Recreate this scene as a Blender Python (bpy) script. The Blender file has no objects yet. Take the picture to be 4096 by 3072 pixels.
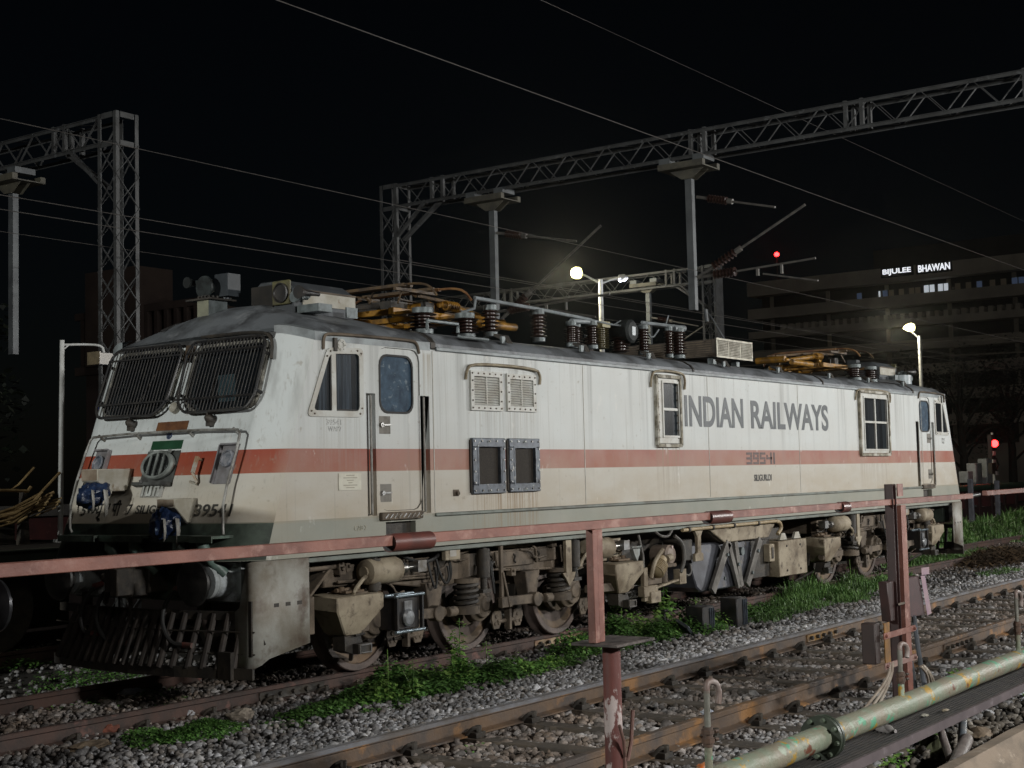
import bpy, bmesh, math, random
import numpy as np
from mathutils import Vector, Matrix
R = math.radians
SC = bpy.context.scene
COL = SC.collection
rnd = random.Random(7)

# ------------------------------------------------------------------ camera
YAW, PITCH, ROLL = 0.94789, 0.06599, -0.0239
CAM = Vector((-18.918, -10.925, 1.968))
fwd = Vector((math.sin(YAW)*math.cos(PITCH), math.cos(YAW)*math.cos(PITCH), math.sin(PITCH)))
r0 = Vector((math.cos(YAW), -math.sin(YAW), 0)); u0 = r0.cross(fwd)
rr = r0*math.cos(ROLL) + u0*math.sin(ROLL); uu = -r0*math.sin(ROLL) + u0*math.cos(ROLL)
cd = bpy.data.cameras.new('camera'); cam = bpy.data.objects.new('camera', cd); COL.objects.link(cam)
cd.sensor_width = 36; cd.lens = 36*5643.66/4096; cd.clip_end = 2000; cd.clip_start = 0.05
m = Matrix((rr, uu, -fwd)).transposed().to_4x4(); m.translation = CAM; cam.matrix_world = m
SC.camera = cam

# ------------------------------------------------------------------ night sky, weak added sun, exposure
w = bpy.data.worlds.new('World'); SC.world = w; w.use_nodes = True
nt = w.node_tree; bg = nt.nodes['Background']
sky = nt.nodes.new('ShaderNodeTexSky'); sky.sky_type = 'NISHITA'; sky.sun_disc = False
sky.sun_elevation = R(28); sky.sun_rotation = R(215)
nt.links.new(sky.outputs[0], bg.inputs[0]); bg.inputs[1].default_value = 0.00032
sd = bpy.data.lights.new('fill_sun', 'SUN'); sd.energy = 0.085; sd.angle = R(8); sd.color = (1, .95, .88)  # weak sun added as a general fill for the dark yard and buildings
so = bpy.data.objects.new('fill_sun', sd); COL.objects.link(so)
az = R(215); el = R(28)
dirv = Vector((math.sin(az)*math.cos(el), math.cos(az)*math.cos(el), math.sin(el)))
so.rotation_euler = dirv.to_track_quat('Z', 'Y').to_euler()
SC.view_settings.view_transform = 'Standard'; SC.view_settings.look = 'None'
SC.view_settings.exposure = 0; SC.view_settings.gamma = 1
SC.cycles.max_bounces = 5; SC.cycles.diffuse_bounces = 3; SC.cycles.glossy_bounces = 3
SC.cycles.transparent_max_bounces = 12; SC.cycles.caustics_reflective = False; SC.cycles.caustics_refractive = False
SC.cycles.sample_clamp_indirect = 3

# ------------------------------------------------------------------ helpers
def props(o, label=None, cat=None, group=None, kind=None):
    if label: o['label'] = label
    if cat: o['category'] = cat
    if group: o['group'] = group
    if kind: o['kind'] = kind
    return o

def thing(name, loc, label, cat, group=None, rz=0):
    o = bpy.data.objects.new(name, None); o.empty_display_size = .2
    COL.objects.link(o); o.location = loc; o.rotation_euler = (0, 0, rz)
    return props(o, label, cat, group)

def frame_of(d):
    d = Vector(d).normalized()
    a = Vector((0, 0, 1)) if abs(d.z) < .95 else Vector((1, 0, 0))
    u = d.cross(a).normalized(); v = d.cross(u).normalized()
    return u, v

SIB = {}
class MB:
    def __init__(s): s.v = []; s.f = []
    def add(s, vs, fs):
        n = len(s.v); s.v += [tuple(p) for p in vs]; s.f += [tuple(i+n for i in f) for f in fs]; return s
    def box(s, x0, x1, y0, y1, z0, z1):
        vs = [(x, y, z) for x in (x0, x1) for y in (y0, y1) for z in (z0, z1)]
        return s.add(vs, [(0,1,3,2),(4,6,7,5),(0,4,5,1),(2,3,7,6),(0,2,6,4),(1,5,7,3)])
    def cbox(s, c, dx, dy, dz, rot=None):
        vs = [Vector((x*dx/2, y*dy/2, z*dz/2)) for x in (-1,1) for y in (-1,1) for z in (-1,1)]
        if rot is not None: vs = [rot @ p for p in vs]
        c = Vector(c); vs = [p + c for p in vs]
        return s.add(vs, [(0,1,3,2),(4,6,7,5),(0,4,5,1),(2,3,7,6),(0,2,6,4),(1,5,7,3)])
    def beam(s, p0, p1, w, h=None, up=(0,0,1)):
        h = h or w; p0 = Vector(p0); p1 = Vector(p1); d = (p1-p0).normalized(); up = Vector(up)
        if abs(d.dot(up)) > .98: up = Vector((1,0,0))
        a = d.cross(up).normalized()*w/2; b = a.cross(d).normalized()*h/2
        vs = [p0-a-b, p0+a-b, p0+a+b, p0-a+b, p1-a-b, p1+a-b, p1+a+b, p1-a+b]
        return s.add(vs, [(0,1,2,3),(4,7,6,5),(0,4,5,1),(1,5,6,2),(2,6,7,3),(3,7,4,0)])
    def angle(s, p0, p1, w, t, up=(0,0,1), flip=1):      # an L section
        p0 = Vector(p0); p1 = Vector(p1); d = (p1-p0).normalized(); up = Vector(up)
        if abs(d.dot(up)) > .98: up = Vector((1,0,0))
        a = d.cross(up).normalized()*flip; b = a.cross(d).normalized()*flip
        o = [(0,0),(w,0),(w,t),(t,t),(t,w),(0,w)]
        vs = [p0+a*x+b*y for x,y in o] + [p1+a*x+b*y for x,y in o]
        return s.add(vs, [(0,1,2,3),(0,3,4,5),(6,9,8,7),(6,11,10,9)] + [(i,(i+1)%6,(i+1)%6+6,i+6) for i in range(6)])
    def cyl(s, p0, p1, r, r1=None, n=14, cap=True):
        r1 = r if r1 is None else r1; p0 = Vector(p0); p1 = Vector(p1); u, v = frame_of(p1-p0)
        vs = []
        for p, q in ((p0, r), (p1, r1)):
            for i in range(n):
                a = 2*math.pi*i/n; vs.append(p + u*q*math.cos(a) + v*q*math.sin(a))
        fs = [(i, (i+1)%n, (i+1)%n+n, i+n) for i in range(n)]
        if cap: fs += [tuple(range(n-1, -1, -1)), tuple(range(n, 2*n))]
        return s.add(vs, fs)
    def lathe(s, prof, base, axis, n=20):                # prof: (radius, height along axis)
        base = Vector(base); d = Vector(axis).normalized(); u, v = frame_of(d); vs = []; fs = []
        for q, h in prof:
            q = max(q, 1e-4)
            for i in range(n):
                a = 2*math.pi*i/n; vs.append(base + d*h + u*q*math.cos(a) + v*q*math.sin(a))
        for k in range(len(prof)-1):
            fs += [(k*n+i, k*n+(i+1)%n, (k+1)*n+(i+1)%n, (k+1)*n+i) for i in range(n)]
        fs += [tuple(range(n-1, -1, -1)), tuple(range((len(prof)-1)*n, len(prof)*n))]
        return s.add(vs, fs)
    def tube(s, pts, r, n=7, closed=False, smooth=0):
        pts = [Vector(p) for p in pts]
        for _ in range(smooth):                          # corner cutting
            q = [pts[0]]
            for a, b in zip(pts, pts[1:]): q += [a*.75+b*.25, a*.25+b*.75]
            q.append(pts[-1]); pts = q
        N = len(pts); vs = []; fs = []; u = None
        for k, p in enumerate(pts):
            a = pts[(k-1) % N] if (closed or k > 0) else p; b = pts[(k+1) % N] if (closed or k < N-1) else p
            d = (b-a).normalized() if (b-a).length > 1e-9 else Vector((0,0,1))
            if u is None: u, v = frame_of(d)
            else:
                u = (u - d*u.dot(d)); u = u.normalized() if u.length > 1e-6 else frame_of(d)[0]; v = d.cross(u)
            q = r[k] if isinstance(r, (list, tuple)) and len(r) == N else (r if not isinstance(r, (list, tuple)) else r[0])
            for i in range(n):
                t = 2*math.pi*i/n; vs.append(p + u*q*math.cos(t) + v*q*math.sin(t))
        for k in range(N if closed else N-1):
            k2 = (k+1) % N
            fs += [(k*n+i, k*n+(i+1)%n, k2*n+(i+1)%n, k2*n+i) for i in range(n)]
        if not closed: fs += [tuple(range(n-1,-1,-1)), tuple(range((N-1)*n, N*n))]
        return s.add(vs, fs)
    def prism(s, poly, ax, a, b):
        def P(p, t): return {'y': (p[0], t, p[1]), 'x': (t, p[0], p[1]), 'z': (p[0], p[1], t)}[ax]
        n = len(poly)
        return s.add([P(p, a) for p in poly] + [P(p, b) for p in poly],
                     [tuple(range(n-1,-1,-1)), tuple(range(n, 2*n))] + [(i, (i+1)%n, (i+1)%n+n, i+n) for i in range(n)])
    def loft(s, loops, cap=True):
        n = len(loops[0]); vs = []; fs = []
        for l in loops: vs += list(l)
        for k in range(len(loops)-1):
            fs += [(k*n+i, k*n+(i+1)%n, (k+1)*n+(i+1)%n, (k+1)*n+i) for i in range(n)]
        if cap: fs += [tuple(range(n-1,-1,-1)), tuple(range((len(loops)-1)*n, len(loops)*n))]
        return s.add(vs, fs)
    def spring(s, c, r, h, turns, t, n=6, axis='z'):
        pts = []
        for i in range(int(turns*12)+1):
            a = 2*math.pi*i/12; k = h*i/(turns*12)
            pts.append((c[0]+r*math.cos(a), c[1]+r*math.sin(a), c[2]+k) if axis == 'z' else (c[0]+k, c[1]+r*math.cos(a), c[2]+r*math.sin(a)))
        return s.tube(pts, t, n)
    def bolts(s, pts, d, r=.012, h=.012, n=6):
        d = Vector(d).normalized()
        for p in pts: s.cyl(Vector(p), Vector(p)+d*h, r, r*.8, n)
        return s
    def pieces(s):                                        # groups of loose islands that stand well apart
        N = len(s.v); par = list(range(N))
        def find(a):
            while par[a] != a: par[a] = par[par[a]]; a = par[a]
            return a
        for f in s.f:
            r = find(f[0])
            for i in f[1:]: par[find(i)] = r
        ids = {}; isl = [ids.setdefault(find(i), len(ids)) for i in range(N)]; k = len(ids)
        if k < 2 or k > 400: return None
        P = np.array(s.v); isl = np.array(isl); lo = np.full((k,3), np.inf); hi = np.full((k,3), -np.inf)
        np.minimum.at(lo, isl, P); np.maximum.at(hi, isl, P); size = (hi-lo).max(1)
        gap = np.maximum(0, np.maximum(lo[:,None]-hi[None], lo[None]-hi[:,None]))
        near = np.sqrt((gap**2).sum(2)) <= np.maximum(.02, .5*np.maximum(size[:,None], size[None]))
        lab = np.arange(k)
        while 1:
            new = np.where(near, lab[None], k).min(1)
            if (new == lab).all(): break
            lab = new
        u = np.unique(lab)
        if len(u) < 2: return None
        out = []
        for q in u:
            keep = np.nonzero(lab[isl] == q)[0]; mp = {int(a): i for i, a in enumerate(keep)}; m2 = MB()
            m2.v = [s.v[int(a)] for a in keep]; m2.f = [tuple(mp[i] for i in f) for f in s.f if f[0] in mp]; out.append(m2)
        return out
    def build(s, name, mat, parent=None, smooth=True, bevel=0, seg=1, recalc=True):
        ps = s.pieces()
        if ps:
            os_ = [p.build1(name, mat, parent, smooth, bevel, seg, recalc) for p in ps]; SIB[os_[0].name] = os_[1:]; return os_[0]
        return s.build1(name, mat, parent, smooth, bevel, seg, recalc)
    def build1(s, name, mat, parent=None, smooth=True, bevel=0, seg=1, recalc=True):
        me = bpy.data.meshes.new(name)
        off = Vector((0,0,0)); q = parent
        while q is not None: off += q.location; q = q.parent
        me.from_pydata([(p[0]-off.x, p[1]-off.y, p[2]-off.z) for p in s.v], [], s.f)
        if recalc:
            bm = bmesh.new(); bm.from_mesh(me); bmesh.ops.recalc_face_normals(bm, faces=bm.faces)
            bm.to_mesh(me); bm.free()
        if smooth:
            me.polygons.foreach_set('use_smooth', [True]*len(me.polygons)); me.set_sharp_from_angle(angle=R(38))
        me.materials.append(mat)
        o = bpy.data.objects.new(name, me); COL.objects.link(o)
        if parent is not None: o.parent = parent
        if bevel:
            b = o.modifiers.new('bevel', 'BEVEL'); b.width = bevel; b.segments = seg; b.limit_method = 'ANGLE'; b.angle_limit = R(40)
        return o

def sheet(outline, holes, f3):
    """a flat plate with openings: outline and holes are 2-D loops, f3 maps a point to 3-D"""
    bm = bmesh.new(); es = []
    for lp in [outline] + holes:
        vs = [bm.verts.new((p[0], p[1], 0)) for p in lp]
        es += [bm.edges.new((vs[i], vs[(i+1) % len(vs)])) for i in range(len(vs))]
    bmesh.ops.triangle_fill(bm, use_beauty=True, edges=es)
    bm.verts.index_update()
    vs = [f3(v.co.x, v.co.y) for v in bm.verts]; fs = [tuple(v.index for v in f.verts) for f in bm.faces]
    bm.free(); return vs, fs

def rrect(x0, x1, z0, z1, r, n=4):
    pts = []
    for cx, cz, a in ((x1-r, z1-r, 0), (x0+r, z1-r, 90), (x0+r, z0+r, 180), (x1-r, z0+r, 270)):
        for i in range(n+1):
            t = R(a + 90*i/n); pts.append((cx+r*math.cos(t), cz+r*math.sin(t)))
    return pts

def rpoly(poly, r, n=3):                                  # a polygon with rounded corners
    out = []; N = len(poly)
    for i in range(N):
        p = Vector(poly[i]); a = Vector(poly[i-1])-p; b = Vector(poly[(i+1) % N])-p
        q = min(r, a.length*.45, b.length*.45); A = p+a.normalized()*q; B = p+b.normalized()*q
        for k in range(n+1):
            t = k/n; c = A*(1-t)**2 + p*2*t*(1-t) + B*t*t; out.append((c.x, c.y))
    return out

def offs(poly, d):                                        # grow a convex-ish loop about its centre
    cx = sum(p[0] for p in poly)/len(poly); cz = sum(p[1] for p in poly)/len(poly)
    w = max(p[0] for p in poly)-cx; h = max(p[1] for p in poly)-cz
    return [(cx+(p[0]-cx)*(w+d)/w, cz+(p[1]-cz)*(h+d)/h) for p in poly]

def ring(mb, a, b, f3a, f3b):                             # frame between two loops of equal length, given front and back maps
    n = len(a)
    A = [f3a(*p) for p in a]; B = [f3a(*p) for p in b]; A2 = [f3b(*p) for p in a]; B2 = [f3b(*p) for p in b]
    mb.add(A+B+B2+A2, [(i, (i+1)%n, k*n+(i+1)%n, k*n+i) if False else
        ((k*n+i), (k*n+(i+1)%n), (((k+1)%4)*n+(i+1)%n), (((k+1)%4)*n+i)) for k in range(4) for i in range(n)])

def disc_frame(poly, w, y0, y1, mb=None):
    mb = mb or MB(); ring(mb, poly, offs(poly, w), lambda x, z: (x, y0, z), lambda x, z: (x, y1, z)); return mb

# ------------------------------------------------------------------ materials
MATS = {}
def mat(name, c1, c2=None, scale=2.5, rough=.6, metal=0, bump=0, bscale=30, mapping=(1,1,1), lo=.4, hi=.62, c3=None, s3=9, lo3=.58, hi3=.66, spec=.5, coat=0, detail=6, rough2=None):
    if name in MATS: return MATS[name]
    M = bpy.data.materials.new(name); M.use_nodes = True; T = M.node_tree; N = T.nodes; L = T.links
    B = N['Principled BSDF']; B.inputs['Roughness'].default_value = rough; B.inputs['Metallic'].default_value = metal
    B.inputs['Specular IOR Level'].default_value = spec; B.inputs['Coat Weight'].default_value = coat
    B.inputs['Base Color'].default_value = (*c1, 1)
    tc = N.new('ShaderNodeTexCoord'); mp = N.new('ShaderNodeMapping'); mp.inputs['Scale'].default_value = mapping
    L.new(tc.outputs['Object'], mp.inputs['Vector'])
    def noise(sc, dt=detail):
        n = N.new('ShaderNodeTexNoise'); n.inputs['Scale'].default_value = sc; n.inputs['Detail'].default_value = dt
        n.inputs['Roughness'].default_value = .62; L.new(mp.outputs[0], n.inputs['Vector']); return n
    def ramp(src, a, b):
        r = N.new('ShaderNodeMapRange'); r.inputs[1].default_value = a; r.inputs[2].default_value = b; L.new(src, r.inputs[0]); return r.outputs[0]
    cur = None
    if c2 is not None:
        f = ramp(noise(scale).outputs['Fac'], lo, hi)
        x = N.new('ShaderNodeMix'); x.data_type = 'RGBA'; x.inputs[6].default_value = (*c1, 1); x.inputs[7].default_value = (*c2, 1); L.new(f, x.inputs[0]); cur = x.outputs[2]
        if rough2 is not None:
            q = N.new('ShaderNodeMapRange'); q.inputs[3].default_value = rough; q.inputs[4].default_value = rough2; L.new(f, q.inputs[0]); L.new(q.outputs[0], B.inputs['Roughness'])
    if c3 is not None:
        f = ramp(noise(s3).outputs['Fac'], lo3, hi3)
        x = N.new('ShaderNodeMix'); x.data_type = 'RGBA'; x.inputs[6].default_value = (*c1, 1); x.inputs[7].default_value = (*c3, 1); L.new(f, x.inputs[0])
        if cur: L.new(cur, x.inputs[6])
        cur = x.outputs[2]
    if cur: L.new(cur, B.inputs['Base Color'])
    if bump:
        b = N.new('ShaderNodeBump'); b.inputs['Strength'].default_value = bump; b.inputs['Distance'].default_value = .02
        L.new(noise(bscale).outputs['Fac'], b.inputs['Height']); L.new(b.outputs[0], B.inputs['Normal'])
    MATS[name] = M; return M

def emit(name, c, s):
    M = bpy.data.materials.new(name); M.use_nodes = True; N = M.node_tree.nodes; B = N['Principled BSDF']
    B.inputs['Base Color'].default_value = (*c, 1); B.inputs['Emission Color'].default_value = (*c, 1); B.inputs['Emission Strength'].default_value = s
    return M

def glass(name, tint=(.5,.55,.6), trans=.5, rough=.08):
    M = bpy.data.materials.new(name); M.use_nodes = True; T = M.node_tree; N = T.nodes; L = T.links
    B = N['Principled BSDF']; B.inputs['Base Color'].default_value = (.02,.025,.03,1); B.inputs['Roughness'].default_value = rough; B.inputs['Specular IOR Level'].default_value = .12
    tr = N.new('ShaderNodeBsdfTransparent'); tr.inputs[0].default_value = (*tint, 1)
    mx = N.new('ShaderNodeMixShader'); mx.inputs[0].default_value = trans
    L.new(B.outputs[0], mx.inputs[1]); L.new(tr.outputs[0], mx.inputs[2]); L.new(mx.outputs[0], N['Material Output'].inputs[0])
    return M

def text_part(txt, name, mt, parent, width, height, place, thick=.003, bold=0.0, font=None):
    """writing as a thin mesh; place(u, v, d) maps text plane (0..width, 0..height) and depth to 3-D"""
    cu = bpy.data.curves.new('writing', 'FONT'); cu.body = txt; cu.offset = bold; cu.extrude = .5
    ob = bpy.data.objects.new('writing', cu); COL.objects.link(ob)
    bpy.context.view_layer.update()
    me = bpy.data.meshes.new_from_object(ob.evaluated_get(bpy.context.evaluated_depsgraph_get()))
    bpy.data.objects.remove(ob); bpy.data.curves.remove(cu)
    co = np.array([v.co[:] for v in me.vertices]); lo = co.min(0); hi = co.max(0)
    mb = MB()
    mb.add([place((c[0]-lo[0])/(hi[0]-lo[0])*width, (c[1]-lo[1])/(hi[1]-lo[1])*height, (c[2]+.5)*thick) for c in co], [tuple(p.vertices) for p in me.polygons])
    bpy.data.meshes.remove(me)
    return mb.build(name, mt, parent, smooth=False)

# ------------------------------------------------------------------ locomotive paint
def livery():
    M = bpy.data.materials.new('loco_paint'); M.use_nodes = True; T = M.node_tree; N = T.nodes; L = T.links
    B = N['Principled BSDF']
    tc = N.new('ShaderNodeTexCoord'); sp = N.new('ShaderNodeSeparateXYZ'); L.new(tc.outputs['Object'], sp.inputs[0])
    def noise(sc, mp=None, dt=6, rg=.6):
        n = N.new('ShaderNodeTexNoise'); n.inputs['Scale'].default_value = sc; n.inputs['Detail'].default_value = dt; n.inputs['Roughness'].default_value = rg
        if mp:
            q = N.new('ShaderNodeMapping'); q.inputs['Scale'].default_value = mp; L.new(tc.outputs['Object'], q.inputs[0]); L.new(q.outputs[0], n.inputs['Vector'])
        else: L.new(tc.outputs['Object'], n.inputs['Vector'])
        return n.outputs['Fac']
    def mr(src, a, b, c=0, d=1):
        r = N.new('ShaderNodeMapRange'); r.inputs[1].default_value = a; r.inputs[2].default_value = b; r.inputs[3].default_value = c; r.inputs[4].default_value = d; L.new(src, r.inputs[0]); return r.outputs[0]
    def mul(a, b):
        q = N.new('ShaderNodeMath'); q.operation = 'MULTIPLY'; q.use_clamp = True
        for i, x in enumerate((a, b)):
            if isinstance(x, float): q.inputs[i].default_value = x
            else: L.new(x, q.inputs[i])
        return q.outputs[0]
    def mix(f, a, b):
        x = N.new('ShaderNodeMix'); x.data_type = 'RGBA'
        if isinstance(f, float): x.inputs[0].default_value = f
        else: L.new(f, x.inputs[0])
        for i, c in ((6, a), (7, b)):
            if isinstance(c, tuple): x.inputs[i].default_value = (*c, 1)
            else: L.new(c, x.inputs[i])
        return x.outputs[2]
    z = sp.outputs['Z']
    cr = N.new('ShaderNodeValToRGB'); cr.color_ramp.interpolation = 'CONSTANT'; L.new(mr(z, 1.2, 3.6), cr.inputs[0])
    e = cr.color_ramp.elements; e[0].position = 0; e[0].color = (.20, .235, .205, 1)
    e[1].position = (1.604-1.2)/2.4; e[1].color = (.58, .575, .535, 1)
    for p, c in ((2.055, (.30, .026, .008)), (2.281, (.635, .672, .67))):
        q = e.new((p-1.2)/2.4); q.color = (*c, 1)
    base = cr.outputs[0]
    # road dust on the lower body, scrubbed unevenly
    side = mr(sp.outputs['Y'], -1.40, -1.49)
    fade = mul(mul(side, mr(noise(1.6), .25, .6, .35, 1)), .34)
    base = mix(fade, base, (.52, .49, .44))
    dust = mul(mul(mul(mr(z, 2.45, 1.35), mr(noise(1.3, (1,1,2.2)), .25, .6, .25, 1)), .80), mr(z, 1.58, 1.62, .28, 1))
    c = mix(dust, base, (.385, .295, .175))
    # rain streaks running down from the gutter
    st = mul(mul(mr(noise(1, (6, 6, .14), 3), .52, .70), mr(z, 1.9, 3.2)), .50)
    c = mix(st, c, (.21, .215, .205))
    st2 = mul(mr(noise(1, (26, 26, .5), 2), .60, .72), .30)
    c = mix(st2, c, (.26, .24, .2))
    c = mix(mul(mr(noise(.9, (1,1,.5)), .45, .68), .09), c, (.42, .41, .37))
    c = mix(mul(mr(noise(14), .62, .70), .5), c, (.30, .26, .20))
    c = mix(mul(mr(noise(5, (1,1,.6)), .66, .73), .6), c, (.75, .74, .70))
    # rust and soot washed down below vents, windows and door gear
    runs = noise(1, (30, 30, .35), 2)
    for x0, x1, z1, col, k in ((-6.62,-5.33,1.80,(.26,.17,.09),.75),(-6.6,-5.35,2.72,(.30,.27,.22),.4),(-2.55,-1.90,2.34,(.28,.21,.14),.6),(4.5,5.85,2.21,(.28,.22,.15),.6),(-7.5,-7.2,3.3,(.28,.22,.13),.55),(-9.0,-8.4,2.6,(.35,.33,.28),.35)):
        m_ = mul(mul(mr(sp.outputs['X'], x0-.02, x0+.02), mr(sp.outputs['X'], x1+.02, x1-.02)), mul(mr(z, z1+.01, z1-.02), mr(z, z1-.75, z1-.05)))
        c = mix(mul(mul(m_, mr(runs, .46, .62)), k), c, col)
    L.new(c, B.inputs['Base Color'])
    L.new(mr(noise(3), .3, .7, .5, .62), B.inputs['Roughness']); B.inputs['Specular IOR Level'].default_value = .32
    bp = N.new('ShaderNodeBump'); bp.inputs['Strength'].default_value = .035; bp.inputs['Distance'].default_value = .03
    L.new(noise(1.1, (1, 1, 1.4), 2), bp.inputs['Height']); L.new(bp.outputs[0], B.inputs['Normal'])
    return M
PAINT = livery()
ROOF = mat('roof_grey', (.185,.20,.215), (.065,.068,.072), 1.7, .55, bump=.25, bscale=9, c3=(.27,.285,.30), s3=3.1, lo3=.56, hi3=.68, lo=.44, hi=.60)
WHITE = mat('grimy_white', (.54,.545,.51), (.44,.42,.37), 5, .5, c3=(.20,.16,.10), s3=16, lo3=.62, hi3=.74)
BLACK = mat('black_steel', (.016,.016,.018), (.035,.03,.026), 8, .45)
DARK = mat('cab_dark', (.02,.021,.023), None, rough=.8)
STEEL = mat('worn_bright_steel', (.5,.5,.5), (.25,.23,.2), 6, .32, .9)
TRACKDIRT = mat('brake_dust_tan', (.165,.128,.092), (.07,.054,.04), 3.2, .78, bump=.25, bscale=22, c3=(.045,.036,.028), s3=6, lo3=.56, hi3=.68)
TAN = mat('dusty_tan', (.36,.305,.22), (.17,.13,.085), 2.6, .7, c3=(.10,.075,.05), s3=7, lo3=.55, hi3=.68, bump=.12)
GREASE = mat('greasy_black', (.026,.023,.02), (.055,.045,.034), 7, .6, bump=.3, bscale=20)
WHEELM = mat('wheel_brown', (.20,.135,.085), (.11,.085,.062), 3, .6, c3=(.06,.045,.035), s3=5, lo3=.55, hi3=.7)
TYRE = mat('tyre_steel', (.15,.115,.10), (.085,.068,.06), 6, .42, .35)
FILTER = mat('filter_mesh', (.022,.018,.014), (.04,.032,.024), 60, .8, bump=.4, bscale=140)
FRAMEBLUE = mat('filter_frame', (.10,.115,.135), (.055,.06,.07), 9, .45, .4, c3=(.30,.30,.28), s3=12, lo3=.62, hi3=.68)
GLASS = glass('dirty_window_glass', (.5,.55,.6), .55, .3)
DOORGLASS = mat('stained_door_glass', (.06,.10,.145), (.028,.048,.075), 7, .55, bump=.1, bscale=14, c3=(.16,.20,.23), s3=13, lo3=.58, hi3=.66, spec=.12)
WGLASS = glass('windscreen_glass', (.55,.6,.62), .62, .06)
GREEN_SKIRT = mat('green_grey_paint', (.075,.10,.078), (.035,.045,.036), 4, .5, c3=(.16,.25,.20), s3=3, lo3=.58, hi3=.75)
GREEN_BR = mat('pale_green_bracket', (.15,.22,.19), (.06,.08,.07), 5, .45)
LETTER = mat('letter_grey', (.042,.052,.060), (.095,.105,.11), 2.2, .5, lo=.5, hi=.7)
LETTERF = mat('faded_letter', (.07,.045,.042), (.12,.07,.062), 7, .55)
LETTERB = mat('letter_black', (.022,.022,.02), (.06,.055,.045), 9, .5)
LETTERP = mat('ghost_letter', (.42,.43,.42), (.56,.56,.54), 8, .5)
YELLOW = mat('pantograph_yellow', (.36,.175,.016), (.14,.068,.010), 6, .5, c3=(.06,.04,.02), s3=9, lo3=.58, hi3=.68)
RUSTY = mat('rusty_arm', (.06,.04,.026), (.13,.08,.035), 8, .6)
INSUL = mat('insulator_brown', (.024,.011,.009), (.04,.02,.015), 5, .34, spec=.35)
INSCAP = mat('insulator_cap', (.17,.195,.20), (.09,.105,.105), 9, .5, .3)
TARP = mat('blue_tarpaulin', (.018,.035,.085), (.007,.012,.035), 9, .32, bump=.6, bscale=12, c3=(.25,.33,.42), s3=14, lo3=.66, hi3=.70)
TARPW = mat('white_rag', (.36,.35,.32), (.2,.19,.17), 9, .7)
CREAM = mat('cream_panel', (.47,.455,.40), (.34,.315,.25), 5, .6, c3=(.22,.17,.11), s3=9, lo3=.62, hi3=.72)
BUFFERG = mat('buffer_casing_grey', (.46,.49,.49), (.26,.28,.28), 4, .4, .1, c3=(.62,.68,.72), s3=5, lo3=.56, hi3=.68)
TANK = mat('tank_bluegrey', (.11,.115,.135), (.055,.055,.062), 2.2, .42, .3, c3=(.2,.17,.13), s3=5, lo3=.6, hi3=.72)
RUBBER = mat('rubber', (.018,.017,.016), None, rough=.65)

LOCO = thing('electric_locomotive', (0, 0, 0), 'white electric locomotive with a red waist stripe standing on the middle track', 'locomotive')
def xf(z): return -9.62 + .36*(z-2.27)
def xs(z): return -9.384 + .33*(z-2.283)
ZB, ZT = 1.262, 3.345
YS = 1.5
def P(mb, *a, **k): return mb.build(*a, **k)

# ---- body shell: sides with their openings, chamfered fronts
cabwin = rpoly([(-8.84,3.215),(-8.41,3.235),(-8.415,2.655),(-9.085,2.65)], .055, 3)
door = rrect(-8.12, -7.46, 1.655, 3.385-.06, .12, 3)
def mirror(p): return [(-x, z) for x, z in reversed(p)]
slotL = [(-8.31,1.615),(-8.17,1.615),(-8.17,2.845),(-8.31,2.845)]
slotR = [(-7.47,1.615),(-7.31,1.615),(-7.31,2.845),(-7.47,2.845)]
step = [(-8.04,1.30),(-7.57,1.30),(-7.57,1.545),(-8.04,1.545)]
win1 = [(-2.36,2.48),(-1.95,2.48),(-1.95,3.19),(-2.36,3.19)]
win2 = [(4.71,2.315),(5.775,2.315),(5.775,3.21),(4.71,3.21)]
filt = [[(-6.515,1.90),(-6.085,1.90),(-6.085,2.315),(-6.515,2.315)], [(-5.83,1.895),(-5.425,1.895),(-5.425,2.30),(-5.83,2.30)]]
holes = [cabwin, door, slotL, slotR, step] + [mirror(h) for h in (cabwin, door, slotL, slotR, step)] + [win1, win2] + filt
body = MB()
out = [(xs(ZB), ZB), (-xs(ZB), ZB), (-xs(ZT), ZT), (xs(ZT), ZT)]
vs, fs = sheet(out, holes, lambda x, z: (x, -YS, z)); body.add(vs, fs)
vs, fs = sheet(out, [], lambda x, z: (x, YS, z)); body.add(vs, fs)
for h in holes:                                            # reveals
    d = .07 if len(h) == 4 else .045
    n = len(h); body.add([(x, -YS, z) for x, z in h]+[(x, -YS+d, z) for x, z in h], [(i, (i+1)%n, (i+1)%n+n, i+n) for i in range(n)])
ZF = 3.42
wsL = rpoly([(.10,3.33),(1.10,3.33),(1.12,2.70),(.30,2.68),(.13,2.80)], .13, 4)
wsR = [(-y, z) for y, z in reversed(wsL)]
for s in (1, -1):
    f3 = lambda y, z: (s*xf(z), y, z)
    fo = [(-1.14, ZB), (1.14, ZB), (1.14, ZF), (-1.14, ZF)]
    vs, fs = sheet(fo, [wsL, wsR], f3); body.add(vs, fs)
    for h in (wsL, wsR):
        n = len(h); body.add([f3(*p) for p in h]+[(f3(*p)[0]+s*.07, f3(*p)[1], f3(*p)[2]) for p in h], [(i, (i+1)%n, (i+1)%n+n, i+n) for i in range(n)])
    for sy in (1, -1):                                     # rounded chamfer between front and side
        rows = []
        for z, zz in ((ZB, ZB), (ZF, ZT)):
            a = Vector((s*xf(z), sy*1.14, z)); b = Vector((s*(xf(z)+.02), sy*1.29, z)); c = Vector((s*xs(zz), sy*YS, zz))
            rows.append([a*(1-t)**2+b*2*t*(1-t)+c*t*t for t in [i/6 for i in range(7)]])
        vs = rows[0]+rows[1]; body.add(vs, [(i, i+1, i+8, i+7) for i in range(6)])
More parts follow.
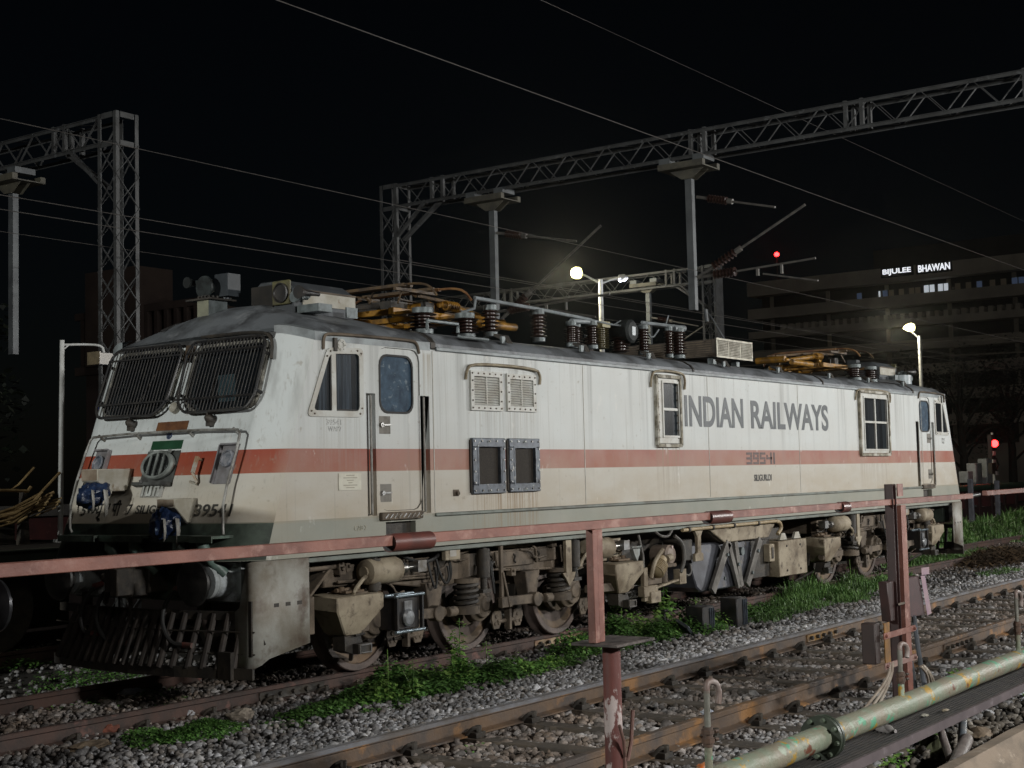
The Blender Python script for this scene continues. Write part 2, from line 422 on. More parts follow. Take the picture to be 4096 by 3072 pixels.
BODY = body.build('body', PAINT, LOCO)
# underframe sole bar with its rolled ledge
sb = MB()
sb.box(-7.25, 7.6, -1.525, -1.501, 1.575, 1.612).box(-9.5, 9.5, -1.44, 1.44, 1.20, 1.26)
sb.build('sole_bar', mat('sole_bar_grey', (.20,.225,.20), (.13,.13,.11), 3, .6), LOCO, bevel=.008)
# panel seams
sm = MB()
for x in (-7.245, -4.3, -1.05, 2.0, 7.62): sm.box(x-.006, x+.006, -1.504, -1.5012, 1.62, 3.33)
sm.build('panel_seam', mat('seam', (.40,.38,.33), (.52,.51,.47), 6, .7), LOCO)

# ---- roof
roof = MB()
def rsec(h, ze, edge=1.5):                                 # half section points from near gutter to far gutter
    pts = [(-edge, ze), (-edge, ze+.065), (-edge+.05, ze+.12), (-edge+.16, ze+.185), (-edge+.34, ze+.225), (-.75, (ze+.24+h)/2), (-.35, h-.01), (0, h)]
    return pts + [(-y, z) for y, z in reversed(pts[:-1])]
XC = (-7.23, 7.23)
def loop(x, h, ze, edge=1.5): return [(x, y, z) for y, z in rsec(h, ze, edge)]
roof.loft([loop(-7.20, 3.70, ZT), loop(7.2, 3.70, ZT)])
P(roof, 'roof', ROOF, LOCO)
for s in (1, -1):                                          # pale gutter band round the cab
    for sy in (1, -1):
        a = Vector((xf(3.42)-.004, 1.13, 3.42)); b = Vector((xf(3.42)+.016, 1.295, 3.42)); c = Vector((xs(3.345)-.002, YS+.004, 3.345))
        pth = [a*(1-t)**2+b*2*t*(1-t)+c*t*t for t in [i/6 for i in range(7)]]+[Vector((-7.28, YS+.004, 3.345))]; n = len(pth)
        gb = MB().add([(s*p.x, sy*p.y, p.z-.012) for p in pth]+[(s*p.x, sy*p.y, p.z+.075) for p in pth]+[(s*(p.x+.10), sy*(p.y-.08), p.z+.10) for p in pth], [(i, i+1, i+1+n, i+n) for i in range(n-1)]+[(i+n, i+1+n, i+1+2*n, i+2*n) for i in range(n-1)])
        gb.build('cab_gutter', mat('gutter_grey', (.30,.335,.345), (.17,.185,.19), 4, .5), LOCO)
for s in (1, -1):
    cr = MB(); L_ = []
    for x, h, ze, ed in ((-7.27,3.70,ZT,1.5),(-7.55,3.80,ZT,1.5),(-8.2,3.84,ZT,1.5),(-8.62,3.82,ZT,1.5),(-8.84,3.74,ZT+.005,1.495)):
        L_.append([(s*px_, y, z) for px_, y, z in loop(x, h, ze, ed)])
    # front rim follows the face in plan
    rim = []
    for y, z in rsec(3.50, ZT+.03, 1.47):
        ay = abs(y); x = xf(3.42) if ay < 1.14 else xf(3.42)+(ay-1.14)/.36*.21
        rim.append((s*x, y, min(z, 3.435+max(0, .03*(1-ay)))))
    L_.append(rim)
    cr.loft(L_); cr.build('cab_roof', ROOF, LOCO)
    jn = MB(); jn.loft([[(s*x, y*1.006, z+.012) for x, y, z in loop(-7.275, 3.70, ZT)], [(s*x, y*1.006, z+.012) for x, y, z in loop(-7.195, 3.70, ZT)]])
    jn.build('roof_joint', GREASE, LOCO)
gut = MB().box(-7.2, 7.2, -1.53, -1.5025, 3.335, 3.375)
gut.build('gutter', mat('gutter_grey', (.30,.335,.345), (.17,.185,.19), 4, .5), LOCO, bevel=.006)
stp = MB()
for x in (-1.47, 3.0): stp.loft([[(xx, y*1.008, z+.01) for xx, y, z in loop(x+d, 3.70, ZT)] for d in (0, .045)])
stp.build('roof_strap', GREASE, LOCO)
for x in (-5.86, -4.2, -2.55, -.39, 1.45, 3.43, 5.17, 6.88):
    o = MB().prism([(-1.50,3.50),(-1.30,3.60),(-1.30,3.63),(-1.44,3.60)], 'x', x, x+.10).build('lifting_hook', GREASE, LOCO)
    MB().box(x-.07, x-.005, -1.47, -1.44, 3.50, 3.58).build('hook_plate', INSCAP, o)
h = MB().tube([(-6.65,-1.40,3.54),(-6.65,-1.47,3.52),(-6.2,-1.47,3.52),(-6.2,-1.40,3.54)], .018); h.build('roof_handrail', INSCAP, LOCO)
h = MB().tube([(-6.85,-1.12,3.62),(-6.85,-1.12,3.72),(-6.3,-1.12,3.72),(-6.3,-1.12,3.62)], .02); h.build('roof_handrail', INSCAP, LOCO)

# ---- cab side: window, door, handrails
for s in (1, -1):
    X = lambda p: p if s == 1 else mirror(p)
    y0 = -YS
    fr = disc_frame(offs(X(cabwin), -.004), .062, y0-.014, y0-.002)
    wf = fr.build('cab_window_frame', WHITE, LOCO)
    ob = offs(X(cabwin), .028); bp = [(p[0], y0-.013, p[1]) for p in ob[::2]]
    MB().bolts(bp, (0,-1,0), .011, .01).build('frame_bolt', TRACKDIRT, wf)
    MB().box(*sorted((s*-8.815, s*-8.752)), y0-.010, y0+.004, 2.655, 3.225).build('window_mullion', WHITE, wf)
    g = MB(); n = len(cabwin); g.add([(p[0], y0+.006, p[1]) for p in X(cabwin)], [tuple(range(n))]); g.build('cab_window_glass', GLASS, wf)
    sl = MB(); sl.tube([(s*x, y0+.002, z) for x, z in ((-8.825,2.67),(-8.825,3.2))], .007).tube([(s*x, y0+.002, z) for x, z in ((-8.742,2.67),(-8.742,3.21))], .007)
    sl.box(*sorted((s*-8.74, s*-8.43)), y0+.0, y0+.005, 2.66, 2.675); sl.build('window_seal', RUBBER, wf)
    # door leaf
    dl = X(offs(door, -.006)); dw = X(rrect(-8.075,-7.58,2.67,3.235,.11,4))
    d = MB(); vs, fs = sheet(dl, [dw], lambda x, z: (x, y0+.014, z)); d.add(vs, fs)
    DO = d.build('cab_door', PAINT, LOCO)
    n = len(dw); MB().add([(p[0], y0+.022, p[1]) for p in dw], [tuple(range(n))]).build('door_glass', DOORGLASS, DO)
    ring_ = MB(); ring(ring_, dw, offs(dw, .022), lambda x, z: (x, y0+.006, z), lambda x, z: (x, y0+.022, z)); ring_.build('door_glass_seal', RUBBER, DO)
    ring_ = MB(); ring(ring_, dl, offs(dl, .014), lambda x, z: (x, y0+.012, z), lambda x, z: (x, y0+.03, z)); ring_.build('door_seal', GREASE, DO)
    for z in (2.53, 1.84):
        pk = MB().box(*sorted((s*-8.135, s*-7.935)), y0+.008, y0+.013, z-.09, z+.09); po = pk.build('handle_pocket', mat('pocket_grey', (.2,.185,.16), (.12,.11,.09), 9, .6), DO)
        hd = MB().cyl((s*-8.085, y0+.01, z), (s*-8.085, y0-.02, z), .024, n=12).beam((s*-8.085, y0-.015, z), (s*-7.96, y0-.015, z+.002), .018, .016)
        hd.build('door_handle', STEEL, po)
    ts = MB().box(*sorted((s*-8.145, s*-7.49)), y0-.045, y0+.0, 1.565, 1.645); to = ts.build('door_sill', TRACKDIRT, LOCO, bevel=.008)
    tr = MB()
    for k in range(9): tr.beam((s*(-8.1+.07*k), y0-.047, 1.585), (s*(-8.05+.07*k), y0-.047, 1.625), .012, .008, (0,1,0))
    tr.build('sill_tread', STEEL, to)
    for sl_, xb in ((slotL, -8.255), (slotR, -7.415)):
        q = X(sl_); bk = MB().add([(p[0], y0+.066, p[1]) for p in q], [(0,1,2,3)]); bo = bk.build('handrail_recess', PAINT, LOCO)
        MB().tube([(s*xb, y0+.06, 1.63),(s*xb, y0-.01, 1.63),(s*xb, y0-.01, 2.83),(s*xb, y0+.06, 2.83)], .013, 8).build('handrail', mat('rail_paint', (.30,.295,.27), (.16,.15,.13), 9, .5), bo)
        MB().box(*sorted((s*(xb+.028), s*(xb+.036))), y0+.055, y0+.063, 1.62, 2.84).build('recess_edge', GREASE, bo)
    q = X(step); MB().add([(p[0], y0+.068, p[1]) for p in q], [(0,1,2,3)]).build('step_pocket', GREASE, LOCO)
    # drip rail above window and door
    dr = MB().tube([(s*-8.93, y0-.012, 3.25),(s*-8.93, y0-.02, 3.38),(s*-8.85, y0-.025, 3.41),(s*-7.62, y0-.025, 3.42),(s*-7.52, y0-.02, 3.40),(s*-7.475, y0-.012, 3.29)], .016, 7, smooth=2)
    dr.build('drip_rail', TRACKDIRT, LOCO)
    mk = MB().lathe([(.06,0),(.06,.02),(.03,.022),(.025,.012),(.0,.01)], (s*-8.67, y0, 3.305), (0,-1,0), 14)
    mk.bolts([(s*-8.67+.045*math.cos(a), y0-.02, 3.305+.045*math.sin(a)) for a in [i*math.pi/3 for i in range(6)]], (0,-1,0), .009, .008)
    mo = mk.build('marker_fitting', WHITE, LOCO)
    MB().box(*sorted((s*-8.79, s*-8.745)), y0-.03, y0, 3.24, 3.37).build('fitting_bracket', GREASE, mo)
    # cab inside: bulkhead, desk, seats
    MB().box(*sorted((s*-7.36, s*-7.34)), -1.38, 1.45, 1.4, 3.4).build('cab_bulkhead', mat('cab_wall', (.085,.10,.10), (.05,.06,.06), 3, .7), LOCO)
    MB().prism([(s*-9.25,1.7),(s*-9.22,2.55),(s*-8.9,2.66),(s*-8.75,2.5),(s*-8.75,1.7)], 'y', -1.2, 1.2).build('driver_desk', DARK, LOCO, bevel=.02)
    for y in (-.6, .6):
        st = MB().box(*sorted((s*-8.45, s*-8.0)), y-.25, y+.25, 2.2, 2.3); so_ = st.build('driver_seat', DARK, LOCO, bevel=.03)
        MB().prism([(s*-8.05,2.3),(s*-7.95,2.95),(s*-7.88,2.95),(s*-7.95,2.3)], 'y', y-.22, y+.22).build('seat_back', DARK, so_, bevel=.02)

# cloth hung inside windscreen and curtains in the side windows
MB().add([(-8.62,.30,3.12),(-8.62,-.02,3.12),(-8.60,-.02,2.84),(-8.60,.33,2.84)], [(0,1,2,3)]).build('hanging_cloth', mat('pale_cloth', (.42,.6,.62), (.25,.36,.4), 6, .8), LOCO)
MB().add([(-8.7,-.68,3.1),(-8.7,-.80,3.1),(-8.7,-.80,2.75),(-8.7,-.68,2.75)], [(0,1,2,3)]).build('hanging_cloth', mat('dull_cloth', (.16,.2,.21), (.08,.1,.1), 6, .8), LOCO)
cu = MB()
for k in range(9): cu.cyl((-8.70+.026*k, -1.45, 2.66), (-8.70+.026*k, -1.45, 3.22), .014, n=6)
for k in range(4): cu.cyl((-8.93+.03*k, -1.45, 2.66), (-8.93+.03*k, -1.45, 2.95+.06*k), .014, n=6)
cu.build('cab_curtain', mat('curtain', (.14,.165,.19), (.62,.68,.74), 5, .8, mapping=(8,1,.2), lo=.45, hi=.6), LOCO)

# ---- small lettering on the side
def on_side(x0, z0): return lambda u, v, d: (x0+u, -YS-.0015-d, z0+v)
text_part('INDIAN', 'lettering', LETTER, LOCO, 1.79, .435, lambda u, v, d: (-1.735+u, -YS-.0015-d, 2.612+v), bold=.026)
text_part('RAILWAYS', 'lettering', LETTER, LOCO, 2.87, .43, lambda u, v, d: (.31+u, -YS-.0015-d, 2.607+v), bold=.026)
text_part('SILIGURI.DI', 'lettering', LETTERB, LOCO, .60, .10, on_side(.345, 1.822), bold=.025)
text_part('39541', 'lettering', LETTERP, LOCO, .21, .052, on_side(-8.89, 2.52))
text_part('WAP7', 'lettering', LETTERP, LOCO, .19, .05, on_side(-8.87, 2.455))
text_part('CAB 2', 'lettering', mat('chalk_letter', (.5,.46,.36), (.25,.25,.2), 12, .7), LOCO, .175, .05, on_side(-8.515, 1.478))
text_part('39541', 'lettering', LETTERP, LOCO, .17, .05, on_side(8.72, 2.49)); text_part('WAP7', 'lettering', LETTERP, LOCO, .15, .045, on_side(8.73, 2.43))
# stencilled number: seven-segment like stencil figures with gaps
def stencil(ch, x0, z0, w_, h_, t, mb):
    S = {'a':((0,h_-t),(w_,h_)), 'g':((0,h_/2-t/2),(w_,h_/2+t/2)), 'd':((0,0),(w_,t)), 'f':((0,h_/2+t*.6),(t*1.6,h_-t*1.1)), 'b':((w_-t*1.6,h_/2+t*.6),(w_,h_-t*1.1)), 'e':((0,t*1.1),(t*1.6,h_/2-t*.6)), 'c':((w_-t*1.6,t*1.1),(w_,h_/2-t*.6)), 'm':((w_-t*1.6,0),(w_,h_))}
    if ch == '1': x0 -= w_*.62
    for k in {'3':'agdbc', '9':'agdfbc', '5':'agdfc', '4':'fgm', '1':'m'}[ch]:
        (a, b), (c, d) = S[k]; mb.box(x0+a, x0+c, -YS-.0032, -YS-.0014, z0+b, z0+d)
st = MB()
for i, c in enumerate('39541'): stencil(c, .115+.225*i, 2.075, .19, .178, .034, st)
st.build('lettering', LETTERF, LOCO)
pl = MB().box(-8.735, -8.41, -1.508, -1.501, 1.88, 2.045); po = pl.build('builder_plate', mat('plate_cream', (.62,.60,.50), (.5,.47,.38), 4, .4), LOCO)
pk = MB()
for i, wd in enumerate((.12, .2, .1, .06, .2, .12)): pk.box(-8.57-wd/2, -8.57+wd/2, -1.5092, -1.5082, 2.02-.024*i, 2.029-.024*i)
pk.build('plate_lines', mat('plate_ink', (.34,.31,.24), None, rough=.5), po)

# ---- louvres, filters, windows on the machine room
def hood(x0, x1, z0, z1, name='drip_hood'):
    MB().tube([(x0,-1.515,z0),(x0,-1.53,z1-.09),(x0+.09,-1.535,z1),(x1-.09,-1.535,z1),(x1,-1.53,z1-.09),(x1,-1.515,z0)], .017, 7, smooth=2).build(name, mat('hood_rust', (.33,.28,.19), (.16,.12,.07), 7, .6), LOCO)
hood(-6.685, -5.26, 3.05, 3.235)
for (x0, x1, z0, z1) in ((-6.61,-6.02,2.715,3.155), (-5.93,-5.35,2.72,3.15)):
    f = disc_frame([(x0+.06,z0+.06),(x1-.06,z0+.06),(x1-.06,z1-.06),(x0+.06,z1-.06)], .06, -1.53, -1.501)
    fo = f.build('louvre_frame', WHITE, LOCO)
    lv = MB(); n = 11; a, b = z0+.065, z1-.065
    for k in range(n):
        zz = a+(b-a)*k/n
        for xa, xb in ((x0+.065, (x0+x1)/2-.008), ((x0+x1)/2+.008, x1-.065)):
            lv.prism([(-1.503,zz+.026),(-1.524,zz+.004),(-1.524,zz+.0),(-1.503,zz+.018)], 'x', xa, xb)
    lv.box((x0+x1)/2-.008, (x0+x1)/2+.008, -1.526, -1.503, a, b)
    lv.build('louvre_blades', WHITE, fo)
    MB().box(x0+.055, x1-.055, -1.5025, -1.5012, z0+.055, z1-.055).build('louvre_back', GREASE, fo)
    bl = [(x0+.028+(x1-x0-.056)*i/5, -1.53, zz) for i in range(6) for zz in (z0+.028, z1-.028)] + [(xx, -1.53, z0+(z1-z0)*i/4) for i in (1,2,3) for xx in (x0+.028, x1-.028)]
    MB().bolts(bl, (0,-1,0), .011, .009).build('frame_bolt', TRACKDIRT, fo)
for h, (x0, x1, z0, z1) in zip(filt, ((-6.62,-6.015,1.795,2.41), (-5.935,-5.328,1.80,2.41))):
    f = disc_frame(h, .09, -1.55, -1.501); 
    f = MB().box(x0, x1, -1.545, -1.501, z0, z0+.10).box(x0, x1, -1.545, -1.501, z1-.10, z1).box(x0, x0+.10, -1.545, -1.501, z0+.101, z1-.101).box(x1-.095, x1, -1.545, -1.501, z0+.101, z1-.101)
    fo = f.build('filter_frame', FRAMEBLUE, LOCO, bevel=.006)
    f2 = disc_frame(h, .022, -1.548, -1.53); f2.build('filter_rim', FRAMEBLUE, fo)
    MB().add([(p[0], -1.503, p[1]) for p in h], [(0,1,2,3)]).build('filter_mesh', FILTER, fo)
    bl = [(x0+.03+(x1-x0-.06)*i/4, -1.545, zz) for i in range(5) for zz in (z0+.035, z1-.035)] + [(xx, -1.545, z0+(z1-z0)*i/5) for i in (1,2,3,4) for xx in (x0+.03, x1-.03)]
    MB().bolts(bl, (0,-1,0), .012, .011).build('frame_bolt', STEEL, fo)
    MB().box((x0+x1)/2-.035, (x0+x1)/2+.035, -1.549, -1.5455, z1-.052, z1-.03).box((x0+x1)/2-.035, (x0+x1)/2+.035, -1.549, -1.5455, z0+.02, z0+.042).build('filter_tag', INSCAP, fo)
    MB().tube([(x0-.012,-1.52,z0+.02),(x0-.012,-1.52,z1-.02)], .012).build('filter_hinge', GREASE, fo)
MB().cyl((-6.88,-1.5,1.81),(-6.88,-1.54,1.81),.022).box(-6.93,-6.84,-1.51,-1.501,1.78,1.85).build('earth_stud', TRACKDIRT, LOCO)
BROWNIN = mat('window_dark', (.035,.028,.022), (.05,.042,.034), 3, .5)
CURT = mat('window_curtain', (.13,.12,.105), (.07,.06,.05), 5, .7, mapping=(9,1,.6))
for w_, oo, bars in ((win1, (-2.545,-1.905,2.345,3.275), (2.835,)), (win2, (4.50,5.85,2.215,3.32), (2.79,))):
    x0, x1, z0, z1 = oo
    f = MB(); a = [(x0,z0),(x1,z0),(x1,z1),(x0,z1)]
    for k, (i, j, sh) in enumerate(((0,1,0),(1,2,0),(2,3,0),(3,0,0))):
        f.beam((a[i][0], -1.525, a[i][1]), (a[j][0], -1.525, a[j][1]), .045, .05, (0,1,0))
    fo = f.build('window_surround', mat('surround_grime', (.30,.27,.2), (.10,.085,.06), 9, .65, c3=(.5,.48,.42), s3=5, lo3=.5, hi3=.6), LOCO)
    f = MB().box(x0+.03, w_[0][0], -1.522, -1.5012, z0+.03, z1-.03).box(w_[1][0], x1-.03, -1.522, -1.5012, z0+.03, z1-.03).box(w_[0][0], w_[1][0], -1.522, -1.5012, z0+.03, w_[0][1]).box(w_[0][0], w_[1][0], -1.522, -1.5012, w_[2][1], z1-.03)
    f.build('window_plate', WHITE, fo)
    f = disc_frame(w_, .03, -1.535, -1.515)
    for zz in bars: f.box(w_[0][0], w_[1][0], -1.52, -1.50, zz-.018, zz+.018)
    if x1-x0 > 1: f.box(5.215, 5.26, -1.521, -1.485, w_[0][1], w_[2][1])
    f.build('window_bar', WHITE, fo)
    MB().add([(p[0], -1.497, p[1]) for p in w_], [(0,1,2,3)]).build('window_glass', GLASS, fo)
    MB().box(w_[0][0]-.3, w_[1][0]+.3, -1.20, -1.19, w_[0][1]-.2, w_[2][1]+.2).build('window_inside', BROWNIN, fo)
    cq = MB(); xa = w_[0][0]+(w_[1][0]-w_[0][0])*(.42 if x1-x0 < 1 else .52); k = 0
    while xa < w_[1][0]: cq.cyl((xa,-1.36,w_[0][1]),(xa,-1.36,w_[2][1]),.022,n=6); xa += .038
    cq.build('window_curtain', CURT, fo)
    bl = [(x0+.06, -1.522, z0+(z1-z0)*i/9) for i in range(1,9)] + [(x1-.06, -1.522, z0+(z1-z0)*i/9) for i in range(1,9)]
    MB().bolts(bl, (0,-1,0), .012, .01).build('frame_bolt', TRACKDIRT, fo)
hood(-2.665, -1.74, 3.12, 3.35); hood(4.36, 5.98, 3.16, 3.365)

# ------------------------------------------------------------------ locomotive front
from mathutils import noise as mnoise
def FR(y, z, o=0): return Vector((xf(z)-o*.941, y, z+o*.339))
def fplate(mb, poly, o0, o1):
    n = len(poly); vs = [FR(*p, o0) for p in poly]+[FR(*p, o1) for p in poly]
    return mb.add(vs, [tuple(range(n-1,-1,-1)), tuple(range(n, 2*n))]+[(i, (i+1)%n, (i+1)%n+n, i+n) for i in range(n)])
def fbox(mb, y0, y1, z0, z1, o0, o1): return fplate(mb, [(y0,z0),(y1,z0),(y1,z1),(y0,z1)], o0, o1)
def fx(o, s):                                              # send a part to the far end of the engine
    if s == -1:
        for q in [o]+SIB.get(o.name, []): q.scale = (-1, 1, 1)
    return o
GRILLE = mat('grille_black', (.018,.018,.02), (.04,.037,.033), 10, .4)
for s in (1, -1):
    # painted sill and dark brow
    sk = MB(); rows = []
    for z in (1.27, 1.602):
        a = Vector((xf(z)-.004, 1.14, z)); b = Vector((xf(z)+.014, 1.295, z)); c = Vector((xs(z)-.002, YS+.002, z))
        arc = [a*(1-t)**2+b*2*t*(1-t)+c*t*t for t in [i/6 for i in range(7)]]
        rows.append([Vector((p.x, -p.y, p.z)) for p in reversed(arc)]+arc)
    n = len(rows[0]); sk.add(rows[0]+rows[1], [(i, i+1, i+1+n, i+n) for i in range(n-1)])
    fx(sk.build('front_sill', GREEN_SKIRT, LOCO), s)
    br = MB(); fbox(br, -1.15, 1.15, 3.37, 3.425, .002, .012); fx(br.build('brow_strip', mat('brow_black', (.03,.03,.03), (.09,.09,.09), 4, .6), LOCO), s)
    for sy in (1, -1):
        W_ = [(sy*y, z) for y, z in (wsL if sy == 1 else list(reversed(wsL)))]
        n = len(W_)
        f = MB(); ring(f, W_, offs(W_, .03), lambda y, z: FR(y, z, .022), lambda y, z: FR(y, z, .002))
        wf = fx(f.build('windscreen_frame', mat('ws_frame', (.20,.19,.165), (.06,.055,.045), 7, .6, c3=(.38,.36,.30), s3=6, lo3=.55, hi3=.65), LOCO), s)
        wg = MB().add([FR(*p, -.03) for p in W_], [tuple(range(n))]).build('windscreen_glass', WGLASS, LOCO); fx(wg, s)
        go = rpoly([(sy*y, z) for y, z in ((1.07,3.365),(.10,3.365),(.04,3.26),(.08,2.77),(.22,2.645),(1.10,2.65),(1.17,2.77),(1.15,3.28))], .08, 3)
        g = MB(); g.tube([FR(*p, .085) for p in go], .015, 6, closed=True)
        for zz in (3.25, 2.78): g.tube([FR(sy*.04, zz, .09), FR(sy*1.16, zz, .09)], .012, 5)
        for k in range(1, 23):
            y = .06+1.10*k/23
            zs = []                                       # clip each bar to the frame
            for (a, b) in zip(go, go[1:]+go[:1]):
                if (a[0]-sy*y)*(b[0]-sy*y) < 0: zs.append(a[1]+(b[1]-a[1])*(sy*y-a[0])/(b[0]-a[0]))
            if len(zs) >= 2: g.tube([FR(sy*y, min(zs), .085), FR(sy*y, max(zs), .085)], .0065, 5)
        for yy, zz in ((.06,3.2),(1.15,3.2),(1.16,2.83),(.1,2.83)): g.cyl(FR(sy*yy, zz, 0), FR(sy*yy, zz, .09), .018, n=8)
        fx(g.build('windscreen_grille', GRILLE, LOCO), s)
        wp = MB().lathe([(.045,0),(.05,.05),(.03,.09),(.012,.11)], FR(sy*.585, 2.585, 0), (-1,0,.36), 10)
        wp.tube([FR(sy*.585,2.585,.1), FR(sy*.56,2.72,.05), FR(sy*.45,3.1,.02)], .008, 5)
        wp.box(FR(0,2.55,.06).x, FR(0,2.55,.0).x, sy*.585-.03, sy*.585+.03, 2.53, 2.57)
        fx(wp.build('wiper', GREASE, LOCO), s)
        # marker light in its recess box
        z0 = 2.15 if sy == 1 else 1.99
        mk = MB(); fbox(mk, sy*.83, sy*1.05, 1.97, 2.325, .003, .008); fbox(mk, sy*.815, sy*.83, 1.97, 2.33, .003, .05); fbox(mk, sy*.83, sy*1.05, 2.325, 2.34, .003, .05)
        mo = fx(mk.build('marker_light_box', mat('marker_grey', (.24,.235,.245), (.14,.13,.13), 6, .5), LOCO), s)
        ln = MB().lathe([(.085,0),(.085,.03),(.07,.04),(.065,.02),(0,.028)], FR(sy*.95, 2.2, .008), (-1,0,.36), 18)
        ln.build('marker_lens', mat('lens_grey', (.11,.13,.16), (.3,.3,.32), 14, .15), mo)
    dr = MB().tube([FR(-.12,3.44,.03), FR(-1.02,3.44,.03), FR(-1.17,3.33,.03), FR(-1.20,3.15,.02)], .018, 6, smooth=2); fx(dr.build('brow_gutter', GREASE, LOCO), s)
    cap = MB().lathe([(.06,0),(.055,.05),(.03,.07),(0,.075)], FR(0, 2.73, 0), (-1,0,.36), 14); fx(cap.build('washer_cap', CREAM, LOCO), s)
    t = MB(); fbox(t, -.05, .05, 3.2, 3.36, .0, .05); fx(t.build('centre_bracket', RUSTY, LOCO), s)
    # painted flag bands with the blue wheel
    f = MB(); fbox(f, -.24, .22, 2.512, 2.60, .0015, .003); fx(f.build('flag_band', mat('saffron_faded', (.17,.07,.025), (.10,.04,.018), 8, .5), LOCO), s)
    f = MB(); fbox(f, -.235, .22, 2.322, 2.41, .0015, .003); fx(f.build('flag_band', mat('flag_green', (.008,.055,.022), (.015,.075,.035), 6, .45), LOCO), s)
    f = MB(); pts = [(.034*math.cos(i*math.pi/12), 2.462+.034*math.sin(i*math.pi/12)) for i in range(24)]
    f.tube([FR(y-.006, z, .004) for y, z in pts], .006, 4, closed=True)
    for i in range(6): f.tube([FR(-.006+.032*math.cos(i*math.pi/6), 2.462+.032*math.sin(i*math.pi/6), .004), FR(-.006-.032*math.cos(i*math.pi/6), 2.462-.032*math.sin(i*math.pi/6), .004)], .003, 4)
    fx(f.build('flag_wheel', mat('wheel_blue', (.05,.07,.13), None, rough=.5), LOCO), s)
    # headlight: dark recess, round rim with three bars, twin reflectors
    f = MB(); fbox(f, -.24, .235, 1.985, 2.305, .003, .012); fbox(f, -.24, .28, 1.955, 1.985, .003, .07); hl = fx(f.build('headlight', mat('recess_dark', (.075,.08,.075), (.03,.03,.028), 7, .6), LOCO), s)
    rim = MB(); c0 = FR(.0, 2.155, .0)
    for (ra, oa), (rb, ob) in zip(((.205,0),(.215,.05),(.20,.07),(.172,.066)), ((.215,.05),(.20,.07),(.172,.066),(.168,.02))):
        ea = [FR(ra*1.08*math.cos(a), 2.155+ra*.66*math.sin(a), oa) for a in [k*math.pi/18 for k in range(36)]]; eb = [FR(rb*1.08*math.cos(a), 2.155+rb*.66*math.sin(a), ob) for a in [k*math.pi/18 for k in range(36)]]
        rim.add(ea+eb, [(k, (k+1)%36, (k+1)%36+36, k+36) for k in range(36)])
    for y in (-.085, .01, .105): rim.beam(FR(y, 2.155-.66*math.sqrt(.17**2-(y/1.08)**2), .062), FR(y, 2.155+.66*math.sqrt(.17**2-(y/1.08)**2), .062), .018, .014)
    rim.bolts([FR(-.13,2.29,.04), FR(.14,2.29,.04)], (-1,0,.36), .022, .02, 8)
    rim.build('headlight_rim', mat('rim_grey', (.30,.33,.31), (.14,.15,.14), 6, .4, .3), hl)
    MB().add([FR(.18*math.cos(a), 2.155+.11*math.sin(a), .03) for a in [k*math.pi/14 for k in range(28)]], [tuple(range(28))]).build('headlight_glass', mat('reflector', (.03,.033,.033), (.22,.24,.24), 26, .12, .4, lo=.56, hi=.64, bump=.5, bscale=60), hl)
    MB().tube([FR(.13,1.975,.07), FR(.14,2.0,.09)], .015).build('lamp_clip', STEEL, hl)
    # number lamp
    f = MB(); fbox(f, -.14, .17, 1.855, 1.975, .003, .015); nb = fx(f.build('number_lamp', mat('plate_grey', (.36,.355,.33), (.25,.24,.21), 6, .5), LOCO), s)
    bz = MB()
    for y, wd in ((.13,.02),(.07,.02),(.02,.03),(-.04,.02),(-.09,.02)): fbox(bz, y-wd/2, y+wd/2, 1.86, 1.968, .015, .03)
    fbox(bz, .02, .07, 1.862, 1.885, .015, .028); fbox(bz, -.09, -.03, 1.94, 1.965, .015, .028)
    bz.build('number_lamp_bars', mat('pale_bars', (.55,.57,.54), (.32,.32,.3), 9, .45), nb)
    # lamp handle
    f = MB().beam(FR(-.58,2.215,.07), FR(-.575,2.06,.07), .035, .025, (1,0,0)); f.beam(FR(-.575,2.06,.07), FR(-.62,1.98,.02), .03, .02); f.beam(FR(-.58,2.2,.0), FR(-.58,2.2,.07), .02); f.beam(FR(-.52,1.99,.03), FR(-.62,1.965,.03), .02)
    fx(f.build('lamp_bracket', mat('bracket_pale', (.42,.46,.42), (.3,.2,.12), 9, .5), LOCO), s)
    # handrail loop round the nose
    hr = MB(); pts = [FR(1.0,1.5,.06), FR(1.03,1.55,.09), FR(1.13,1.84,.09), FR(1.11,2.40,.09), FR(1.05,2.465,.09), FR(-1.05,2.465,.09), FR(-1.13,2.40,.09), FR(-1.11,1.8,.09), FR(-1.2,1.56,.09), FR(-1.2,1.49,.06)]
    hr.tube(pts, .013, 8, smooth=1)
    for y in (.98,.42,-.36,-1.0): hr.cyl(FR(y,2.44,0), FR(y,2.465,.09), .014, n=8)
    fx(hr.build('front_handrail', mat('handrail_worn', (.36,.36,.34), (.11,.10,.085), 5, .5, .15), LOCO), s)
    # jumper cable boxes and their tarpaulin wraps
    for tb, (ya, yb, pf, tc, tr_) in enumerate((
        (.39, .64, [(-9.67,2.145),(-10.115,2.145),(-10.115,2.03),(-9.95,1.925),(-9.755,1.925)], (-10.07,.50,1.925), (.155,.165,.125)),
        (-.66, -.41, [(-9.78,1.843),(-10.06,1.843),(-10.06,1.765),(-9.905,1.612),(-9.86,1.612)], (-10.03,-.50,1.645), (.14,.15,.15)))):
        jb = fx(MB().prism(pf, 'y', ya, yb).build('jumper_box', CREAM, LOCO, bevel=.008), s)
        MB().box(pf[1][0]-.004, pf[1][0]-.001, ya+.01, yb-.01, pf[2][1]+.004, pf[1][1]-.006).build('box_front_shade', mat('shade_brown', (.30,.245,.185), (.19,.14,.095), 6, .6), jb)  # front face of the cream box: its shade is put into this brown
